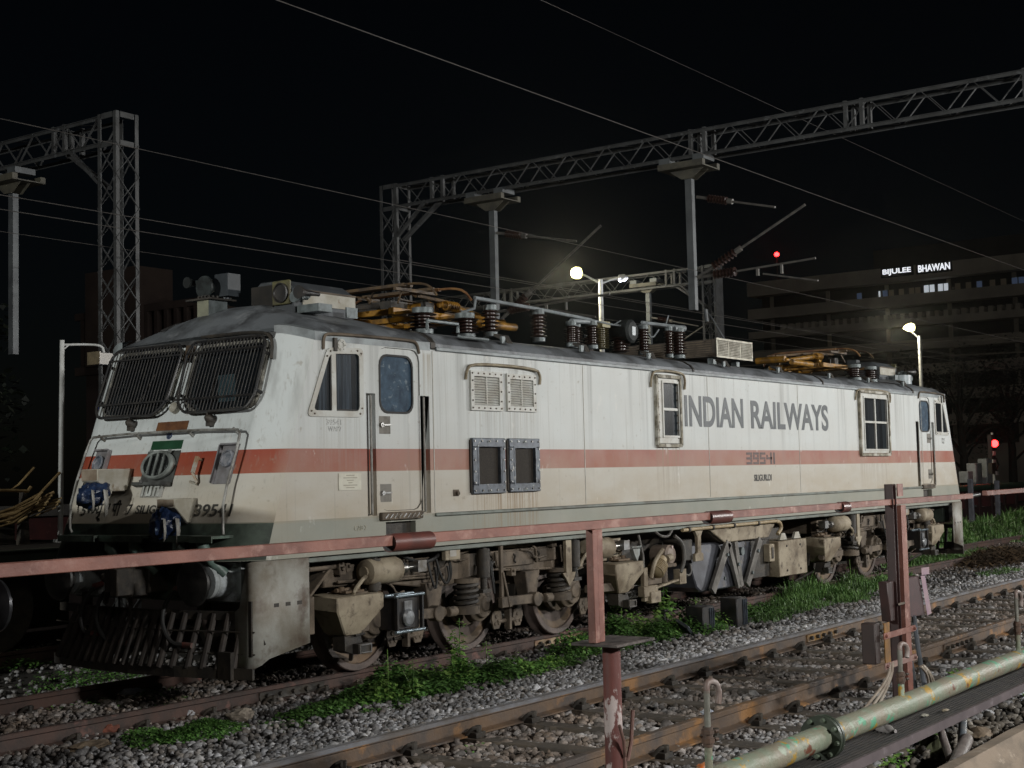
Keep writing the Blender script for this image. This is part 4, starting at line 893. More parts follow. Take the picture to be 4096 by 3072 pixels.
MB().tube([(-3.6,-1.28,1.18),(-3.5,-1.3,1.12),(-3.2,-1.3,1.12),(-3.18,-1.3,.95)], .015, 6, smooth=1).build('cubicle_pipe', TRACKDIRT, LOCO)

# ------------------------------------------------------------------ roof equipment
def sheds(mb, c, h, r, n, r2=None):
    prof = [(r*.62, 0)]; r2 = r2 or r*.88
    for k in range(n):
        z = h*(k+.15)/n; q = r if k % 2 == 0 else r2
        prof += [(r*.55, z), (q, z+h*.22/n), (q*.98, z+h*.34/n), (r*.55, z+h*.62/n)]
    prof += [(r*.55, h)]
    return mb.lathe(prof, c, (0,0,1), 20)
def insulator(x, y, z0, h, r, n, parent):
    o = sheds(MB(), (x,y,z0+.05), h-.10, r, n).build('insulator', INSUL, parent)
    if parent is LOCO: MB().cyl((x,y,z0),(x,y,z0+.05),r*.75,n=16).cyl((x,y,z0+h-.055),(x,y,z0+h+.005),r*.72,n=16).build('insulator_cap', INSCAP, o)
    else: MB().cyl((x,y,z0),(x,y,z0+.05),r*.75,n=16).cyl((x,y,z0+h-.055),(x,y,z0+h+.005),r*.72,n=16).build('insulator_cap', INSCAP, parent)
    return o
ZR = 3.64
for x, y, h, r, n in ((-5.38,-.9,.37,.115,6),(-4.36,-.9,.40,.11,7),(-3.46,-.8,.33,.10,8),(-3.2,-.7,.34,.10,8),(-2.96,-.8,.37,.11,8),(-1.6,-.8,.42,.105,8),(-.86,-.8,.45,.08,9),(-.58,-.8,.45,.13,8),(-1.3,.3,.4,.1,8)):
    insulator(x, y, ZR+.02, h, r, n, LOCO)
o = sheds(MB(), (-2.58,-.7,ZR+.05), .30, .12, 12, .12).build('surge_arrester', mat('arrester_olive', (.16,.13,.05), (.10,.08,.03), 6, .4), LOCO)
MB().box(-2.68,-2.48,-.8,-.6,3.98,4.06).build('arrester_head', mat('head_olive', (.28,.24,.09), (.12,.1,.05), 8, .5), o)
vc = MB().lathe([(.13,0),(.165,.03),(.165,.20),(.13,.26),(.12,.5)], (-2.12,-.95,3.95), (0,1,0), 24); vo = vc.build('circuit_breaker', mat('breaker_dark', (.03,.035,.034), (.016,.018,.018), 6, .65, spec=.2), LOCO)
MB().box(-2.16,-2.07,-.958,-.95,3.89,4.01).build('breaker_label', mat('label_pale', (.30,.34,.36), None, rough=.4), vo)
sheds(MB(), (-2.16,-.75,ZR+.02), .22, .15, 5).build('breaker_insulator', INSUL, vo)
bs = MB().tube([(-5.68,-.9,4.10),(-5.40,-.9,4.095),(-4.36,-.9,4.075),(-3.0,-.82,4.05)], .022, 8).tube([(-5.66,-.9,4.1),(-5.62,-.85,3.98),(-5.75,-.75,3.93)], .018, 6)
bo = bs.build('bus_bar', mat('bus_bar', (.27,.30,.315), (.15,.165,.17), 5, .5, .1), LOCO)
MB().tube([(-3.0,-.82,4.05),(-2.5,-.8,4.03),(-2.1,-.85,4.02)], .014).tube([(-1.62,-.8,4.12),(-.9,-.8,4.13),(-.4,-.8,4.14)], .024).cyl((-.72,-.8,4.1),(-.40,-.8,4.12),.05,n=10).tube([(-2.4,-.8,4.02),(-2.2,-.8,4.1)], .01).tube([(-.95,-.8,4.12),(-.85,-.8,4.28)], .01).cyl((-3.45,-.8,4.0),(-2.95,-.8,4.03),.035).tube([(-1.5,-.8,4.0),(-1.35,-.8,3.9),(-1.15,-.8,4.05)], .012, smooth=1).build('bus_bar', mat('bus_bar', (0,0,0)), LOCO)
rb = MB().box(.58,1.80,-.82,.95,3.76,4.03); ro = rb.build('resistor_box', mat('resistor_dark', (.05,.04,.032), (.09,.07,.05), 5, .6), LOCO)
mesh_ = MB().box(.57,1.81,-.835,-.822,3.745,3.775).box(.57,1.81,-.835,-.822,4.015,4.045).box(.57,.60,-.835,-.822,3.78,4.01).box(1.78,1.81,-.835,-.822,3.78,4.01)
for x in (.97,1.38): mesh_.box(x-.012,x+.012,-.834,-.823,3.78,4.01)
for k in range(36): mesh_.box(.61+.0325*k,.618+.0325*k,-.830,-.8225,3.78,4.01)
for k in range(9): mesh_.box(.6,1.78,-.8315,-.8235,3.79+.025*k,3.796+.025*k)
mesh_.build('resistor_grid', mat('grid_pale', (.42,.40,.33), (.25,.23,.18), 9, .5, .3), ro)
lf = MB()
for k in range(7): lf.box(.565,.575,-.75,.9,3.78+.035*k,3.80+.035*k)
lf.build('resistor_louvre', TRACKDIRT, ro)
MB().box(.7,.8,-.7,-.6,3.62,3.76).box(1.5,1.6,-.7,-.6,3.62,3.76).build('resistor_foot', INSCAP, ro)
MB().cyl((8.35,-.8,3.62),(8.35,-.8,3.80),.27,n=28).build('roof_vent', mat('vent_grey', (.34,.40,.42), (.22,.25,.26), 5, .4), LOCO)

def pantograph(s):
    X = lambda x: s*x
    P_ = MB()
    P_.box(*sorted((X(-6.75),X(-5.3))), -.55, -.47, 3.85, 3.93).box(*sorted((X(-6.75),X(-5.3))), .47, .55, 3.85, 3.93)
    for x in (-6.7,-6.0,-5.35): P_.box(*sorted((X(x),X(x+.09))), -.469, .469, 3.86, 3.925)
    P_.cyl((X(-5.75),-.3,4.03),(X(-5.75),.3,4.03),.07,n=12)
    PO = P_.build('pantograph', YELLOW, LOCO, bevel=.006)
    ar = MB().tube([(X(-5.62),-.32,4.08),(X(-4.75),-.32,3.98),(X(-4.25),-.28,3.93)], [.045,.04,.035], 10).tube([(X(-5.6),.32,4.08),(X(-4.75),.22,3.98),(X(-4.25),.1,3.93)], [.045,.04,.035], 10).cyl((X(-4.25),-.28,3.95),(X(-4.25),.28,3.95),.06,n=12).tube([(X(-5.0),-.45,3.88),(X(-4.2),-.42,3.89)], .05, 10)
    ar.build('lower_arm', YELLOW, PO)
    ua = MB()
    for y in (-.25,.25): ua.tube([(X(-4.3),y*.3,4.02),(X(-5.4),y*1.2,4.12),(X(-6.1),y*1.6,4.13)], .022, 8)
    ua.tube([(X(-4.6),0,4.04),(X(-6.0),0,4.14)], .016).tube([(X(-5.0),-.3,4.08),(X(-5.9),.35,4.15)], .012).tube([(X(-5.0),.3,4.08),(X(-5.9),-.35,4.15)], .012)
    ua.build('upper_arm', RUSTY, PO)
    for dx in (-.34,-.22,.18,.30):
        hd = MB().box(*sorted((X(-6.2+dx-.025),X(-6.2+dx+.025))), -.55, .55, 4.19, 4.225)
        if dx in (.30, -.34): hd.tube([(X(-6.2+dx),-.55,4.21),(X(-6.2+dx),-.75,4.205),(X(-6.2+dx),-.92,4.16),(X(-6.2+dx),-1.02,4.04)], .015, 7, smooth=1).tube([(X(-6.2+dx),.55,4.21),(X(-6.2+dx),.72,4.20),(X(-6.2+dx),.86,4.13),(X(-6.2+dx),.93,3.97)], .015, 7, smooth=1)
        hd.build('collector_strip', RUSTY if dx not in (.30,) else mat('worn_copper', (.16,.07,.035), (.30,.16,.06), 5, .5), PO)
    hb = MB()
    for y in (-.45,.45): hb.box(*sorted((X(-6.6),X(-5.85))), y-.02, y+.02, 4.15, 4.187)
    for y in (-.35,.35): hb.tube([(X(-6.1),y,4.13),(X(-6.2),y,4.17)], .02)
    for y in (-.45,.0,.4): hb.tube([(X(-6.55),y,4.0),(X(-6.4),y+.05,4.2)], .012, 5)
    hb.build('head_frame', RUSTY, PO)
    sp = MB()
    for y in (-.38,-.16,.16): sp.spring((X(-5.6) if s == 1 else X(-5.6)-.25, y, 4.06), .05, .25, 7, .012, 5, 'x')
    sp.build('raising_spring', YELLOW, PO)
    MB().box(*sorted((X(-6.5),X(-6.2))), -.3, .2, 3.93, 4.05).box(*sorted((X(-6.1),X(-5.95))), -.5, -.42, 3.93, 4.05).tube([(X(-6.9),-.1,3.95),(X(-6.5),-.1,4.0)], .03).build('air_motor', GREASE, PO)
    for x, y in ((-6.66,-.9),(-5.88,-.9),(-6.66,.6),(-5.5,.6)):
        insulator(X(x), y, 3.60, .29, .165, 5, PO)
        MB().box(*sorted((X(x-.06),X(x+.06))), min(y, y*.5), max(y, y*.5), 3.845, 3.88).build('foot_bracket', YELLOW, PO)
pantograph(1); pantograph(-1)

for s in (1, -1):                                          # cab roof gear at both ends
    X = lambda a, b: sorted((s*a, s*b))
    ac = MB().prism([(-.72,3.70),(-.72,3.955),(-.56,4.06),(-.24,4.06),(-.10,3.955),(-.10,3.70)], 'x', *X(-8.52,-7.60)); ao = ac.build('air_conditioner', mat('ac_grey', (.085,.095,.105), (.05,.055,.06), 3, .6, c3=(.16,.17,.17), s3=4), LOCO, bevel=.01)
    MB().box(*X(-8.40,-7.595), -.735, -.722, 3.80, 3.95).build('ac_side_panel', CREAM, ao)
    MB().box(*X(-8.40,-7.595), -.745, -.7355, 3.94, 3.958).build('ac_rail', TRACKDIRT, ao)
    MB().box(*X(-8.535,-8.522), -.44, -.12, 3.76, 4.02).build('ac_front_shade', mat('ac_shade_dark', (.014,.012,.010), (.026,.021,.016), 8, .8), ao); pl = MB().box(*X(-8.56,-8.525), -.70, -.45, 3.80, 4.05); po = pl.build('fan_plate', mat('fan_olive', (.13,.12,.05), (.08,.07,.04), 7, .5), LOCO, bevel=.008)  # AC end plate: the shade on this face is put into its dark colour
    MB().lathe([(.10,0),(.105,.02),(.09,.025),(.085,.01),(0,.005)], (s*-8.56, -.585, 3.92), (-s,0,0), 24).build('fan_grille', BLACK, po)
    hn = MB().lathe([(.07,0),(.06,.03),(.035,.09),(.022,.25),(.022,.3)], (s*-8.72, -.98, 3.88), (s,0,0), 18); ho = hn.build('horn', BLACK, LOCO)
    MB().lathe([(.06,0),(.05,.04),(.03,.09),(.02,.2)], (s*-8.6, -.80, 3.86), (s,0,0), 16).box(*X(-8.5,-8.3), -1.05, -.75, 3.70, 3.78).bolts([(s*-8.5,-.9,3.86),(s*-8.5,-.82,3.86)], (0,-1,0), .03, .02, 8).build('horn_bracket', INSCAP, ho)
    MB().box(*X(-7.97,-7.80), -.95, -.93, 3.68, 3.79).build('roof_box', INSCAP, LOCO)
    bx = MB().box(*X(-8.84,-8.58), .20, .38, 3.55, 3.90); bo = bx.build('horn_pedestal', mat('pedestal_olive', (.27,.27,.19), (.17,.17,.13), 4, .55), LOCO, bevel=.008)
    MB().box(*X(-8.839,-8.58), .195, .1995, 3.56, 3.895).build('pedestal_side', INSCAP, bo)
    MB().bolts([(s*(-8.8+.06*k), .24, 3.92) for k in range(4)]+[(s*-8.8,.24+.05*k,3.92) for k in range(4)], (0,0,1), .018, .035, 6).box(*X(-8.87,-8.5), .14, .52, 3.902, 3.92).build('pedestal_bolts', GREASE, bo)
    MB().box(*X(-8.66,-8.48), .10, .30, 3.95, 4.19).cyl((s*-8.57,.22,3.92),(s*-8.57,.22,3.96),.05).build('fan_box', mat('fan_box_blue', (.035,.043,.05), (.02,.025,.03), 5, .5), bo)
    MB().lathe([(.12,0),(.125,.02),(.11,.03),(.10,.015),(.04,.14)], (s*-8.78,.34,4.05), (s,0,0), 22).lathe([(.06,0),(.05,.04),(.03,.10)], (s*-8.80,.58,4.12), (s,0,0), 16).tube([(s*-8.72,.58,4.12),(s*-8.66,.34,4.12)], .03).tube([(s*-8.7,.40,3.92),(s*-8.7,.5,4.08)], .02).build('twin_horn', mat('horn_dark', (.012,.014,.014), (.04,.05,.05), 8, .45), bo)
    MB().tube([(s*-8.9,-.2,3.66),(s*-8.7,-.9,3.6)], .008).tube([(s*-9.0,.75,3.60),(s*-8.8,.75,3.68),(s*-8.8,-.1,3.72)], .014).build('roof_cable', RUBBER, LOCO)

# ------------------------------------------------------------------ ground, tracks, ballast
PROF = [(-60,-.34),(-7.75,-.32),(-7.15,-.30),(-6.85,-.22),(-6.6,-.12),(-6.3,-.085),(-3.35,-.085),(-3.0,-.10),(-2.35,-.19),(-1.6,-.18),(-1.1,-.162),(1.1,-.162),(1.7,-.18),(2.3,-.24),(3.0,-.10),(5.6,-.10),(6.4,-.26),(400,-.26)]
def gz(y):
    for (a, za), (b, zb) in zip(PROF, PROF[1:]):
        if a <= y <= b: return za+(zb-za)*(y-a)/(b-a)
    return -.3
gm = MB(); xs_ = [-400,-60,-30]+[-20+1.0*i for i in range(61)]+[60,100,200,400,900]
ys_ = sorted(set([p[0] for p in PROF]+[-20,-12,-9,-8,-5.5,-4.8,-4.0,-.8,0,.8,4,5,10,14,20,40,80,150]))
vs = [(x, y, gz(y)-.035+(.03*mnoise.noise(Vector((x*.7,y*.9,3))) if -20 < x < 41 else 0)) for x in xs_ for y in ys_]; n = len(ys_)
gm.add(vs, [(i*n+j, (i+1)*n+j, (i+1)*n+j+1, i*n+j+1) for i in range(len(xs_)-1) for j in range(n-1)])
go = gm.build('ground', mat('dark_soil', (.032,.028,.024), (.018,.016,.014), 1.8, .9, bump=.6, bscale=25, c3=(.09,.075,.06), s3=30, lo3=.55, hi3=.7), None); props(go, kind='structure')

def stone_mesh(name, regions, seed, m_, smin=.019, smax=.040):
    rg = np.random.default_rng(seed)
    bm = bmesh.new(); bmesh.ops.create_icosphere(bm, subdivisions=1, radius=1); bv = np.array([v.co[:] for v in bm.verts]); bf = np.array([[v.index for v in f.verts] for f in bm.faces]); bm.free()
    P_ = []
    for (x0, x1, y0, y1, dens) in regions:
        n = int((x1-x0)*(y1-y0)*dens); P_.append(np.stack([rg.uniform(x0, x1, n), rg.uniform(y0, y1, n)], 1))
    P_ = np.concatenate(P_); N = len(P_)
    z = np.interp(P_[:,1], [p[0] for p in PROF], [p[1] for p in PROF])
    s = (smin+(smax-smin)*rg.random(N)**1.6)*np.where(rg.random(N) < .06, 1.45, 1)
    v = np.repeat(bv[None], N, 0)*(1+rg.uniform(-.32, .32, (N, 12, 1)))
    v = v*np.stack([rg.uniform(.75, 1.3, N), rg.uniform(.7, 1.2, N), rg.uniform(.5, .95, N)], 1)[:, None]*s[:, None, None]
    a = rg.uniform(0, 6.28, N); b = rg.uniform(-.6, .6, N)
    ca, sa, cb, sb_ = np.cos(a), np.sin(a), np.cos(b), np.sin(b)
    y2 = v[..., 1]*cb[:, None]-v[..., 2]*sb_[:, None]; z2 = v[..., 1]*sb_[:, None]+v[..., 2]*cb[:, None]
    x3 = v[..., 0]*ca[:, None]-y2*sa[:, None]; y3 = v[..., 0]*sa[:, None]+y2*ca[:, None]
    v = np.stack([x3+P_[:, :1], y3+P_[:, 1:], z2+(z+rg.uniform(-.03, .022, N))[:, None]], -1).reshape(-1, 3)
    f = (bf[None]+12*np.arange(N)[:, None, None]).reshape(-1)
    me = bpy.data.meshes.new(name); me.vertices.add(len(v)); me.vertices.foreach_set('co', v.ravel().astype(np.float32))
    me.loops.add(len(f)); me.loops.foreach_set('vertex_index', f.astype(np.int32)); nf = len(f)//3
    me.polygons.add(nf); me.polygons.foreach_set('loop_start', (np.arange(nf)*3).astype(np.int32)); me.update(calc_edges=True)
    me.materials.append(m_); o = bpy.data.objects.new(name, me); COL.objects.link(o); return o
def stone_mat(name, cols, rough=.75, stain=False):
    M = bpy.data.materials.new(name); M.use_nodes = True; T = M.node_tree; N = T.nodes; L = T.links; B = N['Principled BSDF']; B.inputs['Roughness'].default_value = rough
    g = N.new('ShaderNodeNewGeometry'); cr = N.new('ShaderNodeValToRGB'); L.new(g.outputs['Random Per Island'], cr.inputs[0])
    e = cr.color_ramp.elements; e[0].color = (*cols[0], 1); e[1].color = (*cols[-1], 1)
    for i, c in enumerate(cols[1:-1]): q = e.new((i+1)/(len(cols)-1)); q.color = (*c, 1)
    tc = N.new('ShaderNodeTexCoord'); n = N.new('ShaderNodeTexNoise'); n.inputs['Scale'].default_value = 40; n.inputs['Detail'].default_value = 4; L.new(tc.outputs['Object'], n.inputs['Vector'])
    big = N.new('ShaderNodeTexNoise'); big.inputs['Scale'].default_value = .8; L.new(tc.outputs['Object'], big.inputs['Vector'])
    r2 = N.new('ShaderNodeMapRange'); r2.inputs[1].default_value = .35; r2.inputs[2].default_value = .65; r2.inputs[3].default_value = .55; r2.inputs[4].default_value = 1.15; L.new(big.outputs[0], r2.inputs[0])
    r = N.new('ShaderNodeMapRange'); r.inputs[1].default_value = .3; r.inputs[2].default_value = .7; r.inputs[3].default_value = .65; r.inputs[4].default_value = 1.25; L.new(n.outputs[0], r.inputs[0])
    m0 = N.new('ShaderNodeMath'); m0.operation = 'MULTIPLY'; L.new(r.outputs[0], m0.inputs[0]); L.new(r2.outputs[0], m0.inputs[1])
    x = N.new('ShaderNodeMix'); x.data_type = 'RGBA'; x.blend_type = 'MULTIPLY'; x.inputs[0].default_value = 1; L.new(cr.outputs[0], x.inputs[6]); L.new(m0.outputs[0], x.inputs[7]); c = x.outputs[2]
    if stain:                                             # oil and brake dust between the rails
        sp_ = N.new('ShaderNodeSeparateXYZ'); L.new(tc.outputs['Object'], sp_.inputs[0]); tot = None
        for y0, y1 in ((-5.75,-3.98),(-1.0,1.0)):
            a = N.new('ShaderNodeMapRange'); a.inputs[1].default_value = y0-.25; a.inputs[2].default_value = y0+.1; L.new(sp_.outputs['Y'], a.inputs[0]); b = N.new('ShaderNodeMapRange'); b.inputs[1].default_value = y1+.2; b.inputs[2].default_value = y1-.1; L.new(sp_.outputs['Y'], b.inputs[0])
            q = N.new('ShaderNodeMath'); q.operation = 'MULTIPLY'; L.new(a.outputs[0], q.inputs[0]); L.new(b.outputs[0], q.inputs[1])
            if tot is None: tot = q.outputs[0]
            else: t2 = N.new('ShaderNodeMath'); t2.operation = 'ADD'; L.new(tot, t2.inputs[0]); L.new(q.outputs[0], t2.inputs[1]); tot = t2.outputs[0]
        n3 = N.new('ShaderNodeTexNoise'); n3.inputs['Scale'].default_value = 2.2; n3.inputs['Detail'].default_value = 5; L.new(tc.outputs['Object'], n3.inputs['Vector']); r3 = N.new('ShaderNodeMapRange'); r3.inputs[1].default_value = .35; r3.inputs[2].default_value = .62; r3.inputs[3].default_value = .15; r3.inputs[4].default_value = .85; L.new(n3.outputs[0], r3.inputs[0])
        q = N.new('ShaderNodeMath'); q.operation = 'MULTIPLY'; L.new(tot, q.inputs[0]); L.new(r3.outputs[0], q.inputs[1])
        x2 = N.new('ShaderNodeMix'); x2.data_type = 'RGBA'; x2.blend_type = 'MULTIPLY'; x2.inputs[7].default_value = (.62,.47,.35,1); L.new(q.outputs[0], x2.inputs[0]); L.new(c, x2.inputs[6]); c = x2.outputs[2]
    L.new(c, B.inputs['Base Color'])
    return M
SM = stone_mat('ballast_stone', [(.12,.11,.105),(.30,.295,.30),(.18,.155,.135),(.42,.42,.43),(.22,.21,.21),(.075,.068,.06),(.28,.25,.225),(.56,.555,.56)], stain=True)
SM2 = stone_mat('clean_stone', [(.22,.22,.235),(.50,.505,.53),(.33,.32,.32),(.62,.62,.64),(.40,.40,.42),(.13,.125,.125),(.56,.55,.54),(.26,.27,.29)])
bo = stone_mesh('ballast', [(-14,-5,-5.75,-3.9,620),(-14,-5,-3.9,1.9,520),(-5,5,-6.9,1.9,330),(5,24,-6.6,2.2,120),(-14,6,1.9,6.4,80)], 3, SM); props(bo, kind='stuff')
bo = stone_mesh('fine_ballast', [(-14,-5,-6.9,-5.7,1250),(-5,2,-6.9,-6.0,500)], 4, SM, .014, .031); props(bo, kind='stuff')
bo = stone_mesh('clean_ballast', [(-13,-5,-3.85,-2.25,620),(-5,6,-3.85,-2.35,430),(6,24,-3.85,-2.3,190)], 5, SM2); props(bo, kind='stuff')
RUB = stone_mat('rubble_stone', [(.10,.085,.065),(.20,.17,.135),(.055,.048,.038),(.28,.25,.21),(.14,.115,.085)])
bo = stone_mesh('rubble', [(-13,-2,-7.6,-6.7,260)], 9, RUB, .018, .05); props(bo, kind='stuff')

RAIL_P = [(-.068,-.165),(.068,-.165),(.068,-.152),(.012,-.135),(.010,-.05),(.034,-.038),(.034,-.008),(.026,0),(-.026,0),(-.034,-.008),(-.034,-.038),(-.010,-.05),(-.012,-.135),(-.068,-.152)]
RM1 = mat('rail_red_rust', (.085,.047,.036), (.042,.031,.027), 3, .75, bump=.35, bscale=14, c3=(.17,.085,.068), s3=3, lo3=.60, hi3=.68)
RM2 = mat('rail_rust', (.135,.082,.045), (.065,.05,.042), 2.5, .65, bump=.3, bscale=14, c3=(.26,.13,.045), s3=2.2, lo3=.56, hi3=.64)
RTOP = mat('rail_running_top', (.20,.205,.225), (.14,.125,.115), 3, .5, .25)
def rail(y, z, lab, m_, tops=True, x0=-40, x1=170):
    r = MB(); r.loft([[(x, y+a, z+b) for a, b in RAIL_P] for x in (x0, -8, -4, 0, 4, 12, x1)])
    o = r.build('rail', m_, None); props(o, lab, 'rail', 'running rails of the station tracks')
    if tops:
        t = MB().add([(x, y+a, z+.0025+b) for x in (x0, x1) for a, b in ((-.024,0),(.024,0))], [(0,2,3,1)]); t.add([(x, y+a, z+b) for x in (x0, x1) for a, b in ((-.0265,.001),(-.0365,-.009),(-.0365,-.03))], [(0,3,4,1),(1,4,5,2)])
        t.build('running_face', RTOP, o)
    return o
R1 = rail(-.838, 0, 'rusty red rail under the near wheels of the white locomotive', RM1, False)
R2 = rail(.838, 0, 'dark rail under the far wheels of the locomotive', RM1, False)
ZA = .118
R3 = rail(-4.02, ZA, 'grey-topped rail of the empty track, the one beside the clean gravel shoulder', RM2)
R4 = rail(-5.70, ZA, 'brown rail of the empty track, nearest the green water pipe', RM2, False)
R5 = rail(3.43, .10, 'rail of the track beyond the locomotive, on its near side', RM1, False); R6 = rail(5.10, .10, 'rail of the track beyond the locomotive, on its far side', RM1, False)
def fishplate(par, x0, x1, y, z, m_, nb=5):
    f = MB().prism([(y-.034,z-.128),(y-.010,z-.128),(y-.010,z-.052),(y-.030,z-.048),(y-.022,z-.088)], 'x', x0, x1); o = f.build('fishplate', m_, par)
    b = MB()
    for k in range(nb): b.cyl((x0+(x1-x0)*(k+.5)/nb, y-.02, z-.088), (x0+(x1-x0)*(k+.5)/nb, y-.062, z-.088), .022, n=8)
    b.build('plate_bolts', GREASE, par); return o
fishplate(R1, -4.55, -3.48, -.838, 0, mat('plate_paint', (.38,.29,.18), (.22,.13,.08), 8, .7), 6)
fishplate(R1, -9.2, -8.3, -.838, 0, GREASE, 5)
fishplate(R3, -3.62, -2.75, -4.02, ZA, mat('plate_ochre', (.25,.14,.04), (.12,.08,.05), 7, .7), 5)
fishplate(R4, -3.87, -2.93, -5.70, ZA, mat('plate_brown', (.13,.08,.05), (.07,.05,.035), 7, .7), 6)

SLM = mat('sleeper_brown', (.085,.066,.048), (.05,.042,.034), 5, .85, bump=.4, bscale=18, c3=(.13,.105,.08), s3=9)
def make_sleeper(yc, zr):
    L_ = 1.36
    s_ = MB().loft([[(-.13,yc-L_,-.40),(.13,yc-L_,-.40),(.10,yc-L_,zr-.168),(-.10,yc-L_,zr-.168)],[(-.13,yc+L_,-.40),(.13,yc+L_,-.40),(.10,yc+L_,zr-.168),(-.10,yc+L_,zr-.168)]])
    o = s_.build('sleeper', SLM, None, bevel=.008)
    for y in (yc-.838, yc+.838):
        for d in (-1, 1):
            c = MB().tube([(-.07,y+d*.06,zr-.145),(-.05,y+d*.10,zr-.095),(.0,y+d*.125,zr-.09),(.05,y+d*.10,zr-.10),(.03,y+d*.06,zr-.14)], .016, 7, smooth=1).box(-.06,.06,min(y+d*.055,y+d*.15),max(y+d*.055,y+d*.15),zr-.165,zr-.125).cyl((.0,y+d*.125,zr-.13),(0,y+d*.125,zr-.075),.026,n=8)
            c.build('rail_clip', GREASE, o)
    return o
def lay_sleepers(yc, zr, x0, step, n, lab, grp, clips_to):
    o = make_sleeper(yc, zr)
    ch = list(o.children)
    for k in range(n):
        x = x0+step*k
        q = o if k == 0 else o.copy()
        if k:
            COL.objects.link(q)
            if k < clips_to:
                for c in ch: d = c.copy(); COL.objects.link(d); d.parent = q
        q.location.x = x+rnd.uniform(-.02,.02); q.rotation_euler.z = rnd.uniform(-.012,.012)
        props(q, lab, 'sleeper', grp)
lay_sleepers(-4.86, ZA, -11.55, .76, 46, 'brown sleeper half sunk in the ballast between the rails of the empty track', 'sleepers of the empty track', 24)
lay_sleepers(0, 0, -11.4, .76, 40, 'buried sleeper with rail clips under the white locomotive', 'sleepers under the locomotive', 18)

# ------------------------------------------------------------------ weeds and grass
def leaf_mat(name, c1, c2):
    M = stone_mat(name, [c1, c2, tuple((a+b)/2 for a, b in zip(c1, c2)), tuple(a*.6 for a in c1)], .5)
    return M
LEAF = leaf_mat('weed_leaf', (.085,.21,.05), (.17,.34,.08))
LEAF2 = leaf_mat('weed_leaf_bright', (.13,.32,.06), (.30,.47,.11))
GRASS = leaf_mat('grass_blade', (.09,.22,.05), (.20,.34,.10))
DLEAF = leaf_mat('dark_leaf', (.005,.008,.0045), (.009,.014,.007))
def raw(name, v, f, m_):
    me = bpy.data.meshes.new(name); me.from_pydata(v, [], f); me.materials.append(m_); o = bpy.data.objects.new(name, me); COL.objects.link(o); return o
def weeds(name, patches, m_, seed, kind='leaf'):
    g = random.Random(seed); v = []; f = []
    for (cx, cy, rx, ry, cnt, hmax, size) in patches:
        for _ in range(cnt):
            while 1:
                a, b = g.uniform(-1,1), g.uniform(-1,1)
                if a*a+b*b < 1 and g.random() > (a*a+b*b)*.7: break
            x = cx+a*rx; y = cy+b*ry; k = .5+.5*mnoise.noise(Vector((x*2.3,y*2.3,seed)))
            if k < .36: continue
            k = .35+.9*(k-.36)/.4
            z0 = gz(y); h = hmax*k*(1-.6*(a*a+b*b))
            if kind == 'leaf':
                z = z0+g.uniform(.0,1)**.7*h; s_ = size*g.uniform(.6,1.3); az = g.uniform(0,6.28); ti = g.uniform(-.9,.5)
                d = Vector((math.cos(az)*math.cos(ti), math.sin(az)*math.cos(ti), math.sin(ti))); w_ = d.cross(Vector((0,0,1))).normalized()*s_*.42; p = Vector((x,y,z)); n = len(v)
                v += [p, p+d*s_*.45+w_+Vector((0,0,s_*.1)), p+d*s_, p+d*s_*.45-w_+Vector((0,0,s_*.1))]; f.append((n,n+1,n+2,n+3))
            else:
                hh = h*g.uniform(.6,1.3); az = g.uniform(0,6.28); ln = hh*g.uniform(.1,.7); d = Vector((math.cos(az),math.sin(az),0)); w_ = Vector((-d.y,d.x,0))*size*.5; p = Vector((x,y,z0-.01)); n = len(v)
                m1 = p+d*ln*.3+Vector((0,0,hh*.6)); m2 = p+d*ln+Vector((0,0,hh*(.95-.3*ln/hh)))
                v += [p-w_, p+w_, m1+w_*.8, m1-w_*.8, m2]; f += [(n,n+1,n+2,n+3),(n+3,n+2,n+4)]
    return raw(name, v, f, m_)
o = weeds('weeds', [(-8.85,-1.75,.75,.38,3600,.17,.045),(-7.9,-1.62,.9,.42,6000,.25,.05),(-6.8,-1.75,1.0,.42,4200,.24,.05),(-5.6,-1.8,.7,.28,1300,.15,.045),(-4.4,-1.5,.8,.42,2400,.24,.05),(-3.2,-1.4,1.0,.5,4200,.30,.055),(-2.0,-1.6,.8,.42,2400,.28,.055),(-9.5,-1.75,.5,.25,900,.12,.045),(.2,-1.5,1,.5,1500,.22,.05)], LEAF, 11); props(o, kind='stuff')
o = weeds('low_weeds', [(-10.65,-1.5,.62,.48,6500,.10,.030),(-9.9,-1.95,.25,.2,300,.06,.03),(-9.6,.9,.9,.5,1200,.07,.03),(-8.8,2.3,.8,.6,900,.14,.04),(-9.0,3.6,.6,.5,700,.25,.05),(-11.5,-4.0,.3,.1,60,.05,.03),(-10.2,-4.3,.3,.1,60,.05,.03),(-9.6,.2,.5,.3,300,.05,.03)], LEAF, 12); props(o, kind='stuff')
o = weeds('bright_weeds', [(-8.25,-1.8,.5,.22,700,.30,.05),(-7.3,-1.7,.5,.25,400,.36,.05),(-6.1,-1.9,.7,.22,700,.22,.045),(-2.7,-1.4,.6,.4,800,.40,.06),(-4.4,-1.6,.5,.3,400,.36,.05),(-1.4,-1.6,.5,.3,400,.34,.05),(-4.95,-6.85,.25,.14,260,.14,.045),(-7.9,-6.85,.45,.12,300,.10,.05),(-8.6,-6.9,.3,.1,150,.08,.05),(-6.6,-6.72,.2,.08,140,.12,.045),(-5.05,-6.25,.2,.08,60,.1,.04)], LEAF2, 13); props(o, kind='stuff')
